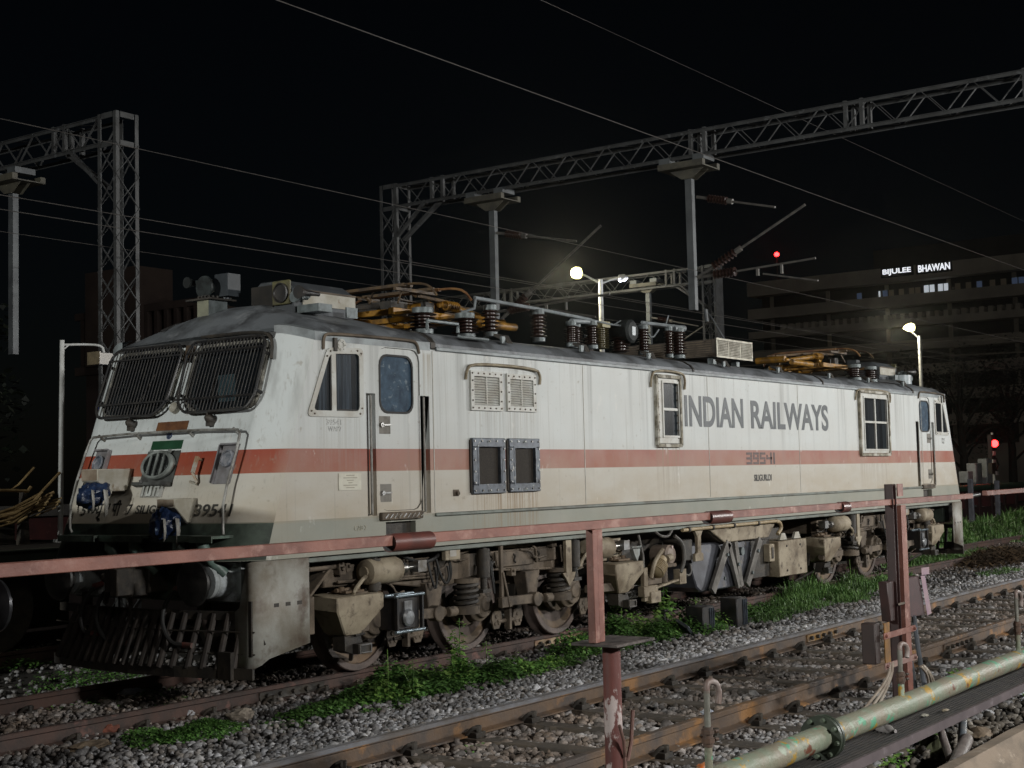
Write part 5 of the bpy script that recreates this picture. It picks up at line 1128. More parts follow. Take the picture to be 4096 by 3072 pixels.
o = weeds('grass', [(1.2,-1.55,1.3,.42,1800,.26,.014),(3.0,-1.3,1.6,.55,3600,.36,.016),(5.0,-1.15,1.7,.55,3000,.32,.016),(6.8,-.95,1.3,.42,1300,.26,.016),(3.4,-1.85,.8,.22,900,.22,.014),(-.1,-1.9,.6,.22,400,.16,.012)], GRASS, 14, 'g'); props(o, kind='stuff')
o = weeds('far_grass', [(12.2,.1,2.2,.7,3500,.22,.025),(14.6,-.2,2.0,.8,2500,.2,.025),(19,2.5,3.2,.8,4500,.45,.035),(24,2.9,4,1.0,6000,.5,.04),(30,3.4,5,1.2,5000,.55,.05),(37,4.0,6,1.3,4000,.6,.06),(22,.9,1.5,.4,700,.2,.03),(28,-.5,3,.8,2500,.4,.04),(10,-2.2,1.2,.4,900,.12,.02)], GRASS, 15, 'g'); props(o, kind='stuff')
def tall_weed(x, y, h, n, lab, size=.075, m_=LEAF2, bend=.05):
    g = random.Random(int(x*100+y*10)); z0 = gz(y); t = thing('tall_weed', (x,y,z0), lab, 'weed', 'tall leafy weeds between the tracks')
    st = MB(); v = []; f = []
    for k in range(3 if n > 20 else 1):
        az = g.uniform(0,6.28); b = bend*(k > 0)*2+.02; hh = h*(1-.22*k)
        top = Vector((x+math.cos(az)*b, y+math.sin(az)*b, z0+hh)); st.tube([(x+.02*k,y,z0-.03), (x+math.cos(az)*b*.4, y+math.sin(az)*b*.4, z0+hh*.55), top], [.007,.005,.003], 5)
        for i in range(n):
            u = g.uniform(.18,1); p = Vector((x,y,z0)).lerp(top, u); a2 = g.uniform(0,6.28); ti = g.uniform(-.9,.25); s_ = size*g.uniform(.6,1.2)*(1.2-.5*u)
            d = Vector((math.cos(a2)*math.cos(ti), math.sin(a2)*math.cos(ti), math.sin(ti))); w_ = d.cross(Vector((0,0,1))).normalized()*s_*.4; q = p+d*.03; c = len(v)
            v += [q, q+d*s_*.4+w_, q+d*s_, q+d*s_*.4-w_, q+d*s_*.5+Vector((0,0,s_*.12))]; f += [(c,c+1,c+4),(c+1,c+2,c+4),(c+2,c+3,c+4),(c+3,c,c+4)]
    st.build('stem', LEAF2, t); lv = raw('leaves', [p-Vector((x,y,z0)) for p in v], f, m_); lv.parent = t; return t
tall_weed(-6.67,-1.34,.62,40,'tallest narrow leafy weed rising beside the rail, behind the second wheel',.085)
tall_weed(-6.54,-1.61,.38,14,'short leafy weed just right of the tallest one, by the gravel',.10)
tall_weed(-8.45,-1.85,.52,9,'thin seeding weed stalk standing in front of the first wheel',.06)
tall_weed(-8.2,-1.95,.40,22,'leafy weed with yellowing lower leaves at the edge of the gravel',.08)
tall_weed(-2.98,-.98,.42,26,'leafy weed beside the square red post, rooted by the rail',.10)
tall_weed(-2.80,-1.05,.40,12,'weed with drooping leaves just right of the red post',.10)
tall_weed(-2.05,-1.25,.60,46,'bushy bright weed growing over the short black stub',.11)
tall_weed(-.75,-1.05,.40,18,'leafy weed sprouting from the rail between the two black boxes',.09)
tall_weed(3.9,-1.5,.62,10,'tall grassy weed standing above the grass clump',.12, GRASS)
# straw heap
g = random.Random(4); v = []; f = []
for _ in range(6500):
    a, b = g.gauss(0,.42), g.gauss(0,.42); 
    if a*a+b*b > 1: continue
    x = 13.3+a*3.0+b*.6; y = -1.15+b*.75; k = max(0, 1-(a*a+b*b)); z = gz(y)+g.random()*.30*k; az = g.uniform(0,6.28); l = g.uniform(.08,.25)
    d = Vector((math.cos(az),math.sin(az),g.uniform(-.4,.4)))*l; w_ = Vector((-d.y,d.x,0)).normalized()*.012; p = Vector((x,y,z)); n = len(v); v += [p-w_,p+w_,p+d+w_,p+d-w_]; f.append((n,n+1,n+2,n+3))
props(raw('straw_heap', v, f, stone_mat('straw', [(.09,.052,.025),(.16,.10,.045),(.05,.032,.018),(.12,.07,.032)])), 'heap of brown straw beside the rails beyond the dark column', 'straw heap')

# ------------------------------------------------------------------ black trackside boxes, stubs, stones and litter
for x, y, h, lab in ((-1.88,-1.72,.36,'black cast box half hidden in weeds, the nearer of the pair'),(-.95,-1.75,.40,'black cast box standing taller in the weeds, the farther of the pair')):
    t = thing('track_box', (x,y,gz(y)), lab, 'track box', 'black trackside boxes'); z = gz(y)
    MB().box(x-.16,x+.16,y-.13,y+.13,z-.05,z+h).build('housing', BLACK, t, bevel=.012)
    rb = MB()
    for k in (0,.05,.10): rb.cyl((x+.03+k,y-.135,z+.02),(x+.03+k,y-.135,z+h-.03),.014,n=8)
    rb.build('ribs', mat('rib_blue', (.05,.065,.085), (.03,.035,.045), 8, .4), t)
t = MB().box(-2.13,-2.07,-1.32,-1.26,-.2,.13).box(-2.16,-2.04,-1.34,-1.24,.10,.135); props(t.build('marker_stub', BLACK, None, bevel=.006), 'short black stub post under the bushy weed', 'stub post')
t = MB().cbox((-2.36,-1.74,-.06), .28,.20,.04, Matrix.Rotation(.5,3,'X')@Matrix.Rotation(.5,3,'Y')); props(t.build('metal_plate', FRAMEBLUE, None, bevel=.004), 'grey metal plate tilted in the weeds', 'plate')
def lump(name, x, y, z, sx, sy, sz, m_, lab, cat, seed, grp=None, rz=0):
    bm = bmesh.new(); bmesh.ops.create_icosphere(bm, subdivisions=3, radius=1)
    for v in bm.verts:
        k = 1+.35*mnoise.noise(v.co*1.6+Vector((seed,0,0)))+.12*mnoise.noise(v.co*5+Vector((seed,2,0))); c = v.co*k; c = Vector((c.x*sx, c.y*sy, c.z*sz)); c.rotate(Matrix.Rotation(rz,3,'Z')); v.co = c
    me = bpy.data.meshes.new(name); bm.to_mesh(me); bm.free(); me.materials.append(m_); o = bpy.data.objects.new(name, me); COL.objects.link(o); o.location = (x,y,z); return props(o, lab, cat, grp)
PLW = mat('plastic_white', (.55,.57,.62), (.35,.38,.45), 9, .35); 
lump('plastic_bag', -9.40,.79,-.13,.13,.09,.05,PLW,'crumpled white plastic bag on the gravel in front of the locomotive','plastic bag',2)
lump('stone_block', -9.87,-1.31,-.13,.16,.09,.06,mat('pale_stone', (.42,.36,.29), (.3,.25,.2), 6, .8),'pale brown stone block lying beside the near rail','stone',3)
lump('stone_block', -7.92,-1.02,-.13,.11,.08,.06,mat('pale_stone', (0,0,0)),'tan stone just left of the weeds, by the dark fishplate','stone',8)
lump('brick_piece', -10.94,-.80,-.12,.11,.08,.06,mat('brick_red', (.22,.06,.03), (.12,.04,.025), 6, .8),'broken red brick against the near rail','brick',5)
lump('earth_slab', -11.45,-1.2,-.15,.22,.11,.04,mat('earth_tan', (.24,.18,.12), (.15,.11,.075), 6, .85),'flat tan slab of earth beside the broken brick','earth slab',6)
lump('white_stone', -10.05,-.80,-.12,.07,.06,.05,mat('stone_white', (.5,.5,.52), (.35,.35,.36), 6, .7),'white stone close to the near rail','stone',7)
lump('stone_block', -4.5,-1.5,-.12,.13,.10,.06,mat('pale_stone', (0,0,0)),'tan stone at the left of the cream fishplate','stone',9)
lump('white_wrapper', -8.35,-5.25,-.02,.06,.05,.03,PLW,'white wrapper on the ballast by the near sleeper ends','wrapper',10)
lump('orange_wrapper', -10.2,-6.2,-.05,.06,.045,.03,mat('wrap_orange', (.5,.12,.02), (.4,.3,.2), 12, .4),'orange and white wrapper on the stones beside the pipe','wrapper',11)
lump('blue_wrapper', -6.62,-5.35,-.03,.045,.035,.025,mat('wrap_blue', (.03,.07,.35), (.2,.25,.4), 12, .4),'small blue wrapper between the rails of the empty track','wrapper',12)
lump('yellow_scrap', 4.85,-.98,-.1,.06,.05,.09,mat('scrap_yellow', (.65,.35,.03), (.4,.2,.03), 9, .4),'yellow scrap standing against the rail by the far wheel','scrap',13)
b = MB().lathe([(.03,0),(.036,.01),(.036,.12),(.02,.15),(.014,.16),(.014,.18)], (-8.60,-6.83,.022), (-.35,-.75,0), 14); props(b.build('plastic_bottle', mat('bottle_plastic', (.45,.42,.42), (.3,.28,.27), 8, .3), None), 'empty plastic bottle lying on the dark grating', 'bottle')
lump('paper_scrap', -7.87,-6.93,.015,.04,.03,.01,CREAM,'cream scrap on the grating, left of another','paper scrap',15)
lump('paper_scrap', -7.57,-6.99,.015,.045,.025,.01,mat('scrap_tan', (.4,.34,.25), (.3,.25,.18), 8, .7),'tan scrap near the outer edge of the grating','paper scrap',16)
lump('red_white_packet', -7.40,-6.80,-.26,.13,.05,.03,mat('packet', (.62,.6,.6), (.5,.08,.06), 9, .35, lo=.52, hi=.56),'red and white packet lying under the grating edge','packet',17, rz=.9)
lump('white_cup', -5.05,-6.86,-.24,.05,.06,.06,PLW,'white cup on the rubble near the concrete kerb','cup',18)
lump('blue_rag', -4.95,-6.80,-.14,.05,.04,.12,mat('rag_blue', (.05,.05,.16), (.3,.3,.38), 9, .7),'blue and white rag hanging below the grating edge','rag',19)
lump('pale_stone', -6.15,-6.86,-.25,.09,.07,.05,mat('stone_white', (0,0,0)),'pale stone on the rubble behind the leaning pipes','stone',20)
lump('mossy_lump', -7.85,-6.98,-.28,.14,.10,.14,mat('moss', (.06,.065,.03), (.035,.035,.02), 9, .9),'mossy round stump under the grating beside the leaning pipe','stump',21)
lump('clay_lump', -6.9,-7.05,-.28,.22,.10,.05,mat('earth_tan', (0,0,0)),'flat clay lump against the concrete kerb','clay lump',22, rz=.3)

# ------------------------------------------------------------------ watering platform in the foreground
PINK = mat('pink_red_paint', (.275,.118,.088), (.165,.066,.05), 3, .55, c3=(.37,.21,.17), s3=7, lo3=.55, hi3=.68, bump=.15)
DKRED = mat('dark_red_paint', (.048,.020,.018), (.03,.015,.014), 6, .5)
PEEL = mat('peeling_red_paint', (.17,.06,.05), (.12,.045,.04), 4, .55, c3=(.52,.44,.42), s3=7, lo3=.54, hi3=.57, mapping=(1,1,.55), bump=.2)
FY = -6.4; ZC = 1.675
fn = thing('red_rail_barrier', (-11.8, FY, gz(FY)), 'long pinkish red square-tube barrier crossing in front of the locomotive', 'barrier')
MB().box(-24, -4.86, FY-.025, FY+.025, ZC-.0255, ZC+.0255).build('top_rail', PINK, fn, bevel=.003)
MB().box(-4.42, 12, FY-.025, FY+.025, ZC-.008, ZC+.042).build('top_rail', PINK, fn, bevel=.003)
MB().cyl((-4.85,FY,ZC),(-4.60,FY,ZC+.008),.022,n=10).build('rail_joint', BLACK, fn)
for x, l, c in ((-13.52,.31,0),(-10.25,.30,1),(-8.08,.15,1)):
    s_ = MB().lathe([(.045,0),(.045,l),(.038,l),(.038,.004)], (x-l/2, FY, ZC-.012), (1,0,0), 20); o = s_.build('pipe_sleeve', mat('sleeve_red', (.14,.045,.035), (.08,.035,.03), 7, .4), fn)
    MB().cyl((x-l/2-.002,FY,ZC-.012),(x-l/2+.0,FY,ZC-.012),.039,n=20).build('sleeve_mouth', BLACK, o)
MB().box(-11.875,-11.825,FY-.025,FY+.025,.985,ZC-.027).angle((-11.82,FY-.02,.985),(-11.82,FY-.02,ZC-.027),.06,.006).build('post', PINK, fn, bevel=.003)
MB().box(-11.86,-11.42,FY-.16,FY+.16,.962,.98).build('post_plate', mat('plate_dark', (.03,.022,.02), (.12,.10,.09), 9, .6), fn, bevel=.003)
MB().box(-11.58,-11.52,FY+.06,FY+.12,.85,.96).build('plate_lug', FRAMEBLUE, fn)
MB().cyl((-11.665,FY,-.25),(-11.665,FY,.96),.054,n=24).build('pipe_column', PEEL, fn)
MB().tube([(-11.66,FY-.07,.30),(-11.70,FY-.09,.40),(-11.76,FY-.10,.50)], .010, 7).tube([(-11.63,FY-.07,.27),(-11.60,FY-.08,.38),(-11.57,FY-.08,.56)], .012, 7).cyl((-11.64,FY-.055,.2),(-11.64,FY-.055,.31),.014,n=8).build('rod_hooks', mat('rod_rust', (.22,.12,.10), (.12,.07,.055), 8, .6), fn)

hc = thing('dark_red_column', (-7.05, FY, gz(FY)), 'dark red steel column with junction boxes and cables behind the green pipe', 'column')
cx = -7.03
MB().box(cx-.04,cx+.04,FY+.03,FY+.038,-.2,1.83).box(cx-.04,cx-.032,FY-.04,FY+.0295,-.2,1.83).box(cx+.032,cx+.04,FY-.04,FY+.0295,-.2,1.83).box(cx-.031,cx+.031,FY+.0,FY+.006,-.2,1.83).build('steel_section', DKRED, hc, bevel=.003)
MB().box(-6.92,-6.80,FY-.05,FY-.042,.02,1.645).box(-6.92,-6.912,FY-.0415,FY-.0,.02,1.645).build('pink_angle', PINK, hc)
MB().box(-6.90,-6.77,FY-.02,FY-.01,1.72,1.83).build('angle_top', PINK, hc)
q = MB().loft([[(-6.86,FY-.02,.66),(-6.34,FY-.02,.64),(-6.34,FY+.07,.64),(-6.86,FY+.07,.66)],[(-6.90,FY-.02,1.0),(-6.46,FY-.02,1.0),(-6.46,FY+.07,1.0),(-6.90,FY+.07,1.0)]]); jo = q.build('junction_box', mat('box_maroon', (.075,.035,.036), (.045,.025,.026), 4, .55), hc, bevel=.006)
MB().add([(-6.46,FY-.035,1.0),(-6.35,FY-.035,.995),(-6.22,FY-.035,.645),(-6.33,FY-.035,.635)],[(0,1,2,3)]).add([(-6.44,FY-.037,1.005),(-6.24,FY-.037,1.0),(-6.24,FY-.037,1.065),(-6.44,FY-.037,1.07)],[(0,1,2,3)]).build('box_lid_edge', mat('lid_pink', (.36,.25,.27), (.30,.20,.26), 8, .5, c3=(.45,.42,.38), s3=5), jo)
MB().loft([[(-7.24,FY-.02,1.0),(-7.08,FY-.02,1.0),(-7.08,FY+.06,1.0),(-7.24,FY+.06,1.0)],[(-7.19,FY-.02,.66),(-7.08,FY-.02,.66),(-7.08,FY+.06,.66),(-7.19,FY+.06,.66)]]).build('side_box', DKRED, hc, bevel=.006)
MB().box(-7.56,-7.44,FY-.02,FY+.10,.34,.68).build('rear_box', mat('rear_box', (.045,.026,.022), (.03,.02,.018), 4, .6), hc, bevel=.008)
MB().box(-7.42,-7.30,FY-.05,FY-.042,.33,.67).build('yellow_bar', mat('bar_yellow', (.30,.14,.02), (.14,.07,.02), 6, .65), hc)
for z in (.565,.315):
    MB().box(-7.46,-6.72,FY-.062,FY-.052,z-.025,z+.025).bolts([(-7.42,FY-.062,z),(-6.76,FY-.062,z)],(0,-1,0),.016,.02).build('clamp_bar', PINK if z > .5 else mat('clamp_pale', (.32,.22,.18), (.2,.1,.09), 6, .6), hc)
MB().box(-7.08,-6.92,FY-.052,FY-.0515,.79,.81).build('wire_tie', TRACKDIRT, hc)
cb = MB()
for k, (x0, x1) in enumerate(((-7.35,-7.85),(-7.30,-7.72),(-7.28,-7.6))): cb.tube([(x0,FY-.06,.33),(x0-.1,FY-.08,.22),(x1,FY-.02,.02-.03*k),(x1-.05,FY+.1,-.1)], .012, 7, smooth=2)
for k, (x0, x1) in enumerate(((-6.80,-6.52),(-6.85,-6.62),(-6.78,-6.44))): cb.tube([(x0,FY-.14,.25),(x0+.15,FY-.15,.16),(x1,FY-.12,.02),(x1+.03,FY-.05,-.1)], .012, 7, smooth=2)
cb.build('pale_cable', mat('cable_pale', (.36,.31,.25), (.22,.17,.13), 7, .6), hc)
MB().tube([(-6.66,FY-.03,.66),(-6.60,FY-.03,.4),(-6.46,FY-.03,.0),(-6.45,FY-.03,-.1)], .022, 8, smooth=1).tube([(-6.70,FY+.03,.62),(-6.62,FY+.03,.3),(-6.5,FY+.03,-.08)], .018, 8, smooth=1).build('conduit', mat('conduit_grey', (.13,.14,.16), (.08,.085,.09), 7, .45), hc)

# the green water main
GP = mat('green_pipe_paint', (.23,.265,.195), (.26,.23,.17), 3.5, .5, bump=.45, bscale=22, c3=(.44,.27,.045), s3=4.2, lo3=.585, hi3=.605, spec=.35)
T_ = GP.node_tree; N_ = T_.nodes; bs_ = N_['Principled BSDF']; src = bs_.inputs['Base Color'].links[0].from_socket
tcn = N_.new('ShaderNodeTexCoord')
for sc, lo, hi, col in ((6.5,.63,.65,(.12,.36,.22)),(9,.62,.66,(.34,.40,.31)),(5,.64,.67,(.15,.055,.03))):
    nn = N_.new('ShaderNodeTexNoise'); nn.inputs['Scale'].default_value = sc; nn.inputs['Detail'].default_value = 5; mp_ = N_.new('ShaderNodeMapping'); mp_.inputs['Location'].default_value = (sc*3, sc, 2); T_.links.new(tcn.outputs['Object'], mp_.inputs[0]); T_.links.new(mp_.outputs[0], nn.inputs['Vector'])
    rr_ = N_.new('ShaderNodeMapRange'); rr_.inputs[1].default_value = lo; rr_.inputs[2].default_value = hi; T_.links.new(nn.outputs[0], rr_.inputs[0])
    mx = N_.new('ShaderNodeMix'); mx.data_type = 'RGBA'; mx.inputs[7].default_value = (*col, 1); T_.links.new(rr_.outputs[0], mx.inputs[0]); T_.links.new(src, mx.inputs[6]); src = mx.outputs[2]
T_.links.new(src, bs_.inputs['Base Color'])
GY, GZ, GR = -6.9, .148, .083
wm = thing('green_water_pipe', (-9.8, GY, 0), 'thick flaking green water pipe with a bolted flange running along the foreground', 'water pipe')
MB().tube([(-24+.75*k, GY, GZ+.004*math.sin(k*1.7)) for k in range(42)], GR, 28).build('pipe_barrel', GP, wm)
for x in (-9.82, -9.775):
    f = MB().cyl((x,GY,GZ),(x+.035,GY,GZ),.15,n=36); fo = f.build('flange', mat('flange_green', (.045,.06,.04), (.03,.038,.028), 6, .45), wm, bevel=.003)
MB().bolts([(-9.822,GY+.125*math.cos(a),GZ+.125*math.sin(a)) for a in [i*math.pi/4+.2 for i in range(8)]],(-1,0,0),.018,.025,8).bolts([(-9.738,GY+.125*math.cos(a),GZ+.125*math.sin(a)) for a in [i*math.pi/4+.2 for i in range(8)]],(1,0,0),.018,.025,8).build('flange_bolts', mat('bolt_green', (.10,.13,.09), (.07,.08,.06), 6, .5), fo)
for x, h, rot in ((-11.42,.58,0),(-8.28,.46,.3),(-5.22,.62,.2)):
    c = (x, GY)
    MB().cyl((x,GY,GZ+.05),(x,GY,GZ+h*.40),.0235,n=14).build('tap_riser', GP, wm)
    MB().cyl((x,GY,GZ+h*.36),(x,GY,GZ+h*.56),.030,n=14).cyl((x,GY,GZ+h*.40),(x,GY,GZ+h*.45),.040,n=8).cyl((x,GY,GZ+h*.49),(x,GY,GZ+h*.53),.040,n=8).bolts([(x+.035,GY-.03,GZ+h*.43),(x+.035,GY-.03,GZ+h*.51)],(1,-1,0),.012,.02).build('tap_valve', mat('valve_rust', (.13,.075,.05), (.08,.06,.05), 9, .6), wm)
    MB().cyl((x,GY,GZ+h*.56),(x,GY,GZ+h*.92),.0185,n=14).build('tap_pipe', mat('galvanised', (.33,.33,.29), (.2,.19,.16), 6, .4, .4), wm)
    MB().tube([(x,GY,GZ+h*.90),(x+.005,GY,GZ+h),(x+.06,GY,GZ+h+.005),(x+.115,GY-.01,GZ+h*.97),(x+.14,GY-.01,GZ+h*.86),(x+.12,GY-.01,GZ+h*.76)], .019, 10, smooth=1).build('tap_spout', mat('spout', (.17,.115,.095), (.33,.28,.26), 7, .5), wm)

# grating, angle edge, stanchions, kerb
gr = thing('drain_grating', (-8, -6.97, 0), 'black steel grating lying along the green pipe', 'grating')
b = MB()
for k in range(9): y = -7.085+.036*k; b.box(-22, 8, y-.006, y+.006, -.035, .005)
b.build('bars', mat('grating_black', (.022,.021,.021), (.04,.035,.03), 8, .55), gr)
c = MB()
for k in range(40): c.box(-22+.75*k, -21.97+.75*k, -7.10, -6.76, -.045, -.008)
c.build('cross_bars', BLACK, gr); MB().box(-22,8,-7.08,-6.74,-.075,-.066).build('tray', mat('tray_dark', (.028,.027,.026), (.015,.014,.014), 4, .7), gr)
PUR = mat('edge_purple_grey', (.135,.108,.112), (.10,.08,.085), 3, .55, c3=(.20,.17,.18), s3=7)
MB().box(-22,8,-7.118,-7.108,-.062,.006).box(-22,8,-7.1075,-7.09,-.004,.006).build('edge_angle', PUR, gr)
LP = mat('pipe_grey_brown', (.20,.17,.155), (.12,.10,.09), 5, .5, c3=(.32,.30,.29), s3=6)
t = MB().tube([(-7.70,-6.98,-.085),(-8.25,-7.21,-.115),(-8.69,-7.40,-.14)], .031, 14); props(t.build('leaning_pipe', LP, None), 'thin grey-brown pipe running out to the left from under the grating edge', 'pipe')
t = MB().lathe([(.042,.3),(.042,0),(.052,0),(.052,1.42),(.042,1.42),(.042,1.1)], (-9.08,-7.56,-.115), (1.36,.36,-.065), 20); props(t.build('fallen_pipe', LP, None), 'thick pale grey pipe lying over the concrete kerb', 'pipe')
t = MB().cyl((-7.80,-7.19,-.18),(-7.12,-6.98,-.125),.034,n=14); props(t.build('pipe_end', mat('stanchion_blue', (.12,.145,.17), (.2,.2,.2), 6, .4, .3), None), 'blue-grey pipe end sleeved into the thick pale pipe under the grating edge', 'pipe')
KM = mat('kerb_concrete', (.27,.21,.155), (.17,.135,.10), 2.4, .85, bump=.3, bscale=14, c3=(.36,.295,.23), s3=5, mapping=(1,1,2.2))
k_ = MB().loft([[(x,-7.68,-.5),(x,-7.60,-.035+.008*math.sin(x*7)),(x,-7.70,-.03),(x,-7.78,-.16),(x,-7.80,-.5)] for x in [-20+.5*i for i in range(53)]]); ko = k_.build('concrete_kerb', KM, None); props(ko, 'weathered tan concrete kerb in the bottom right corner', 'kerb')
t = MB().box(-6.50,-6.43,-7.783,-7.76,-.15,-.08); o = t.build('weep_slot', BLACK, ko)

# ------------------------------------------------------------------ overhead line portals
GAL = mat('galvanised_steel', (.075,.077,.078), (.042,.042,.042), 3, .55, .2, c3=(.11,.115,.12), s3=6)
GAL2 = mat('galvanised_pale', (.115,.125,.13), (.075,.08,.085), 3, .5, .2)
def lattice(mb, A, B, A2, B2, n, w_=.045):                 # zigzag between chord A-B and chord A2-B2
    for i in range(n):
        p = Vector(A).lerp(Vector(B), i/n); q = Vector(A2).lerp(Vector(B2), (i+1)/n); p2 = Vector(A2).lerp(Vector(B2), i/n); q2 = Vector(A).lerp(Vector(B), (i+1)/n)
        if w_ > 0: mb.beam(p, q, w_*.8, .008); mb.beam(p2, q2, w_*.8, .008)
        else: mb.beam(p, q, -w_, .010) if i % 2 == 0 else mb.beam(p2, q2, -w_, .010)
def portal(x, y, zt, y2, label, arms, wx=.45, wy=.45, hb=.46, zb=-.25, plated=False):
    t = thing('catenary_portal', (x, y, zb), label, 'catenary portal', 'overhead line portals')
    cs = [(x,y),(x+wx,y),(x+wx,y+wy),(x,y+wy)]
    m_ = MB()
    for i, (a, b) in enumerate(cs):
        sx = 1 if a == x else -1; sy = 1 if b == y else -1
        m_.box(*sorted((a,a+sx*.07)), *sorted((b,b+sy*.01)), zb, zt).box(*sorted((a,a+sx*.01)), *sorted((b+sy*.0105,b+sy*.07)), zb, zt)
    for z in (zt-.04, zt-.5): m_.box(x+.09,x+wx-.09,y,y+.012,z-.05,z+.04).box(x,x+.012,y+.09,y+wy-.09,z-.05,z+.04)
    for (a, b) in ((0,1),(1,2),(2,3),(3,0)):
        lattice(m_, (*cs[a],zb), (*cs[a],zt-.5), (*cs[b],zb), (*cs[b],zt-.5), 15, .032)
    if plated: m_.box(x+.02,x+wx,y-.006,y-.001,zb,zt)
    m_.build('mast', GAL, t)
    s = 1 if y2 > y else -1; ya = y+wy if s > 0 else y; b_ = MB(); L_ = abs(y2-ya); n = int(L_/.42)
    zc = (zt-.03, zt-hb)
    for z in zc:
        for xx, fx_ in ((x+.03,1),(x+wx-.03,-1)): b_.beam((xx,ya,z),(xx,y2,z),.06,.010).beam((xx,ya,z-.03),(xx,y2,z-.03),.010,.05)
    for xx in (x+.03, x+wx-.03): lattice(b_, (xx,ya,zc[0]), (xx,y2,zc[0]), (xx,ya,zc[1]-.03), (xx,y2,zc[1]-.03), n, -.034)
    for z in zc: lattice(b_, (x+.03,ya,z), (x+.03,y2,z), (x+wx-.03,ya,z), (x+wx-.03,y2,z), n, -.03)
    k = 0
    for yy in [ya+s*.9]+[ya+s*(6.8+2.9*i) for i in range(int(max(0,(L_-7)/2.9)))]:
        for d in (0, s*.28): b_.box(x+.02,x+.09,yy+d-.03,yy+d+.03,zt-hb,zt).box(x+wx-.09,x+wx-.02,yy+d-.03,yy+d+.03,zt-hb,zt)
    b_.beam((x+wx/2,ya,zt-1.15),(x+wx/2,ya+s*1.0,zt-hb),.10,.06).beam((x+.03,ya,zt-1.1),(x+.03,ya+s*.75,zt-hb),.07,.05)
    b_.build('boom', GAL, t)
    for (ay, z0, top) in arms:
        d = MB().box(x+.17,x+.28,ay-.065,ay-.055,z0,top).box(x+.17,x+.18,ay-.0545,ay+.065,z0,top).box(x+.27,x+.28,ay-.0545,ay+.065,z0,top)
        d.build('drop_arm', GAL2, t)
        h_ = MB().box(x-.10,x+.0,ay-.44,ay+.46,top+.18,top+.27).box(x+wx,x+wx+.10,ay-.44,ay+.46,top+.18,top+.27).prism([(ay-.36,top+.179),(ay+.36,top+.179),(ay+.11,top),(ay-.11,top)],'x',x+.12,x+.14).prism([(ay-.36,top+.179),(ay+.36,top+.179),(ay+.11,top),(ay-.11,top)],'x',x+.31,x+.33).box(x-.1,x+wx+.1,ay-.44,ay+.46,top+.16,top+.178)
        h_.build('arm_head', mat('head_ochre', (.10,.092,.068), (.06,.055,.045), 5, .6), t)
        MB().box(x-.05,x+.35,ay+.24,ay+.46,top+.28,top+.38).box(x-.05,x+.35,ay-.44,ay-.22,top+.28,top+.38).build('head_bracket', GAL2, t)
    return t
def rod_ins(mb_i, a, b, r=.075):
    a = Vector(a); b = Vector(b); n = 7; pr = [(.03,0)]; L_ = (b-a).length
    for k in range(n): pr += [(.035, L_*(k+.1)/n), (r, L_*(k+.4)/n), (r*.95, L_*(k+.55)/n), (.035, L_*(k+.8)/n)]
    mb_i.lathe(pr+[(.03,L_)], a, b-a, 14)
def cantilever(t, x, y, ztop, zlow, reach, zr, up, zarm):
    """mast bracket: insulated top tube, insulated strut rising past the wire, registration arm"""
    tip = y-reach; m_ = MB(); ins = MB()
    p0 = Vector((x,y-.1,ztop)); p1 = Vector((x,tip+.55,ztop-.38)); d = (p1-p0).normalized()
    m_.cyl(p0, p0+d*.22, .03, n=8); rod_ins(ins, p0+d*.22, p0+d*.62); m_.cyl(p0+d*.62, p1, .021, n=8); m_.cyl(p0+d*.62, p0+d*.72, .05, n=8)
    q0 = Vector((x,y-.06,zlow)); q1 = Vector((x,tip,up)); e = (q1-q0).normalized()
    m_.cyl(q0, q0+e*.35, .035, n=8); rod_ins(ins, q0+e*.35, q0+e*.85, .085); m_.cyl(q0+e*.85, q1, .024, n=8); m_.cyl(q0+e*.85, q0+e*.97, .055, n=8)
    r0 = Vector((x,y-.08,zarm)); r1 = Vector((x,tip-.15,zarm+.10)); h = (r1-r0).normalized()
    m_.cyl(r0, r0+h*.3, .03, n=8); rod_ins(ins, r0+h*.3, r0+h*.75, .085); m_.cyl(r0+h*.75, r1, .02, n=8); m_.beam(r0+h*1.15, r0+h*1.15-Vector((0,0,.14)), .05, .03)
    a = r0+h*1.25-Vector((0,0,.12)); m_.cyl(a, a+Vector((0,-1.0,-.22)), .017, n=8)
    m_.beam(r0+h*1.6, r0+h*1.6-Vector((0,0,.17)), .04, .03)
    m_.build('cantilever', mat('cantilever_steel', (.15,.14,.125), (.09,.085,.08), 6, .5, .2), t); ins.build('cantilever_insulators', INSUL, t)
p1 = portal(3.0, 7.63, 8.05, -13, 'long lattice portal spanning the tracks across the middle of the night sky', [(5.34,4.95,7.2),(.97,4.85,7.2)])
cantilever(p1, 3.2, 5.34, 6.75, 4.98, 2.5, 0, 6.60, 5.2)
cantilever(p1, 3.2, .92, 6.86, 5.42, 2.15, 0, 6.45, 5.42)
MB().box(3.0,3.45,-13.45,-13.0,-.25,8.05).build('mast', GAL, p1)
MB().tube([(3.2,.75,4.86),(3.22,.62,4.70),(3.3,.45,4.35),(3.5,.35,4.1)], .012, 5).tube([(3.2,.72,4.84),(3.2,.70,4.62)], .035, 8).build('bond_wire', GAL2, p1)
p2 = portal(-4.7, 6.86, 7.90, 17, 'tall lattice portal mast at the left with its boom leaving the picture', [(9.85,4.25,7.0)])
p3 = portal(17.2, 7.75, 7.95, 19, 'small distant lattice portal beyond the locomotive roof, lit grey mast', [(10.1,5.0,7.35)], plated=True)
cantilever(p3, 17.4, 10.1, 6.6, 5.3, 2.2, 0, 6.4, 5.5)
p4 = portal(62, 9, 8.0, -14, 'farthest faint portal beyond the right-hand lamp', [(5,4.9,7.1),(0,4.9,7.1)])
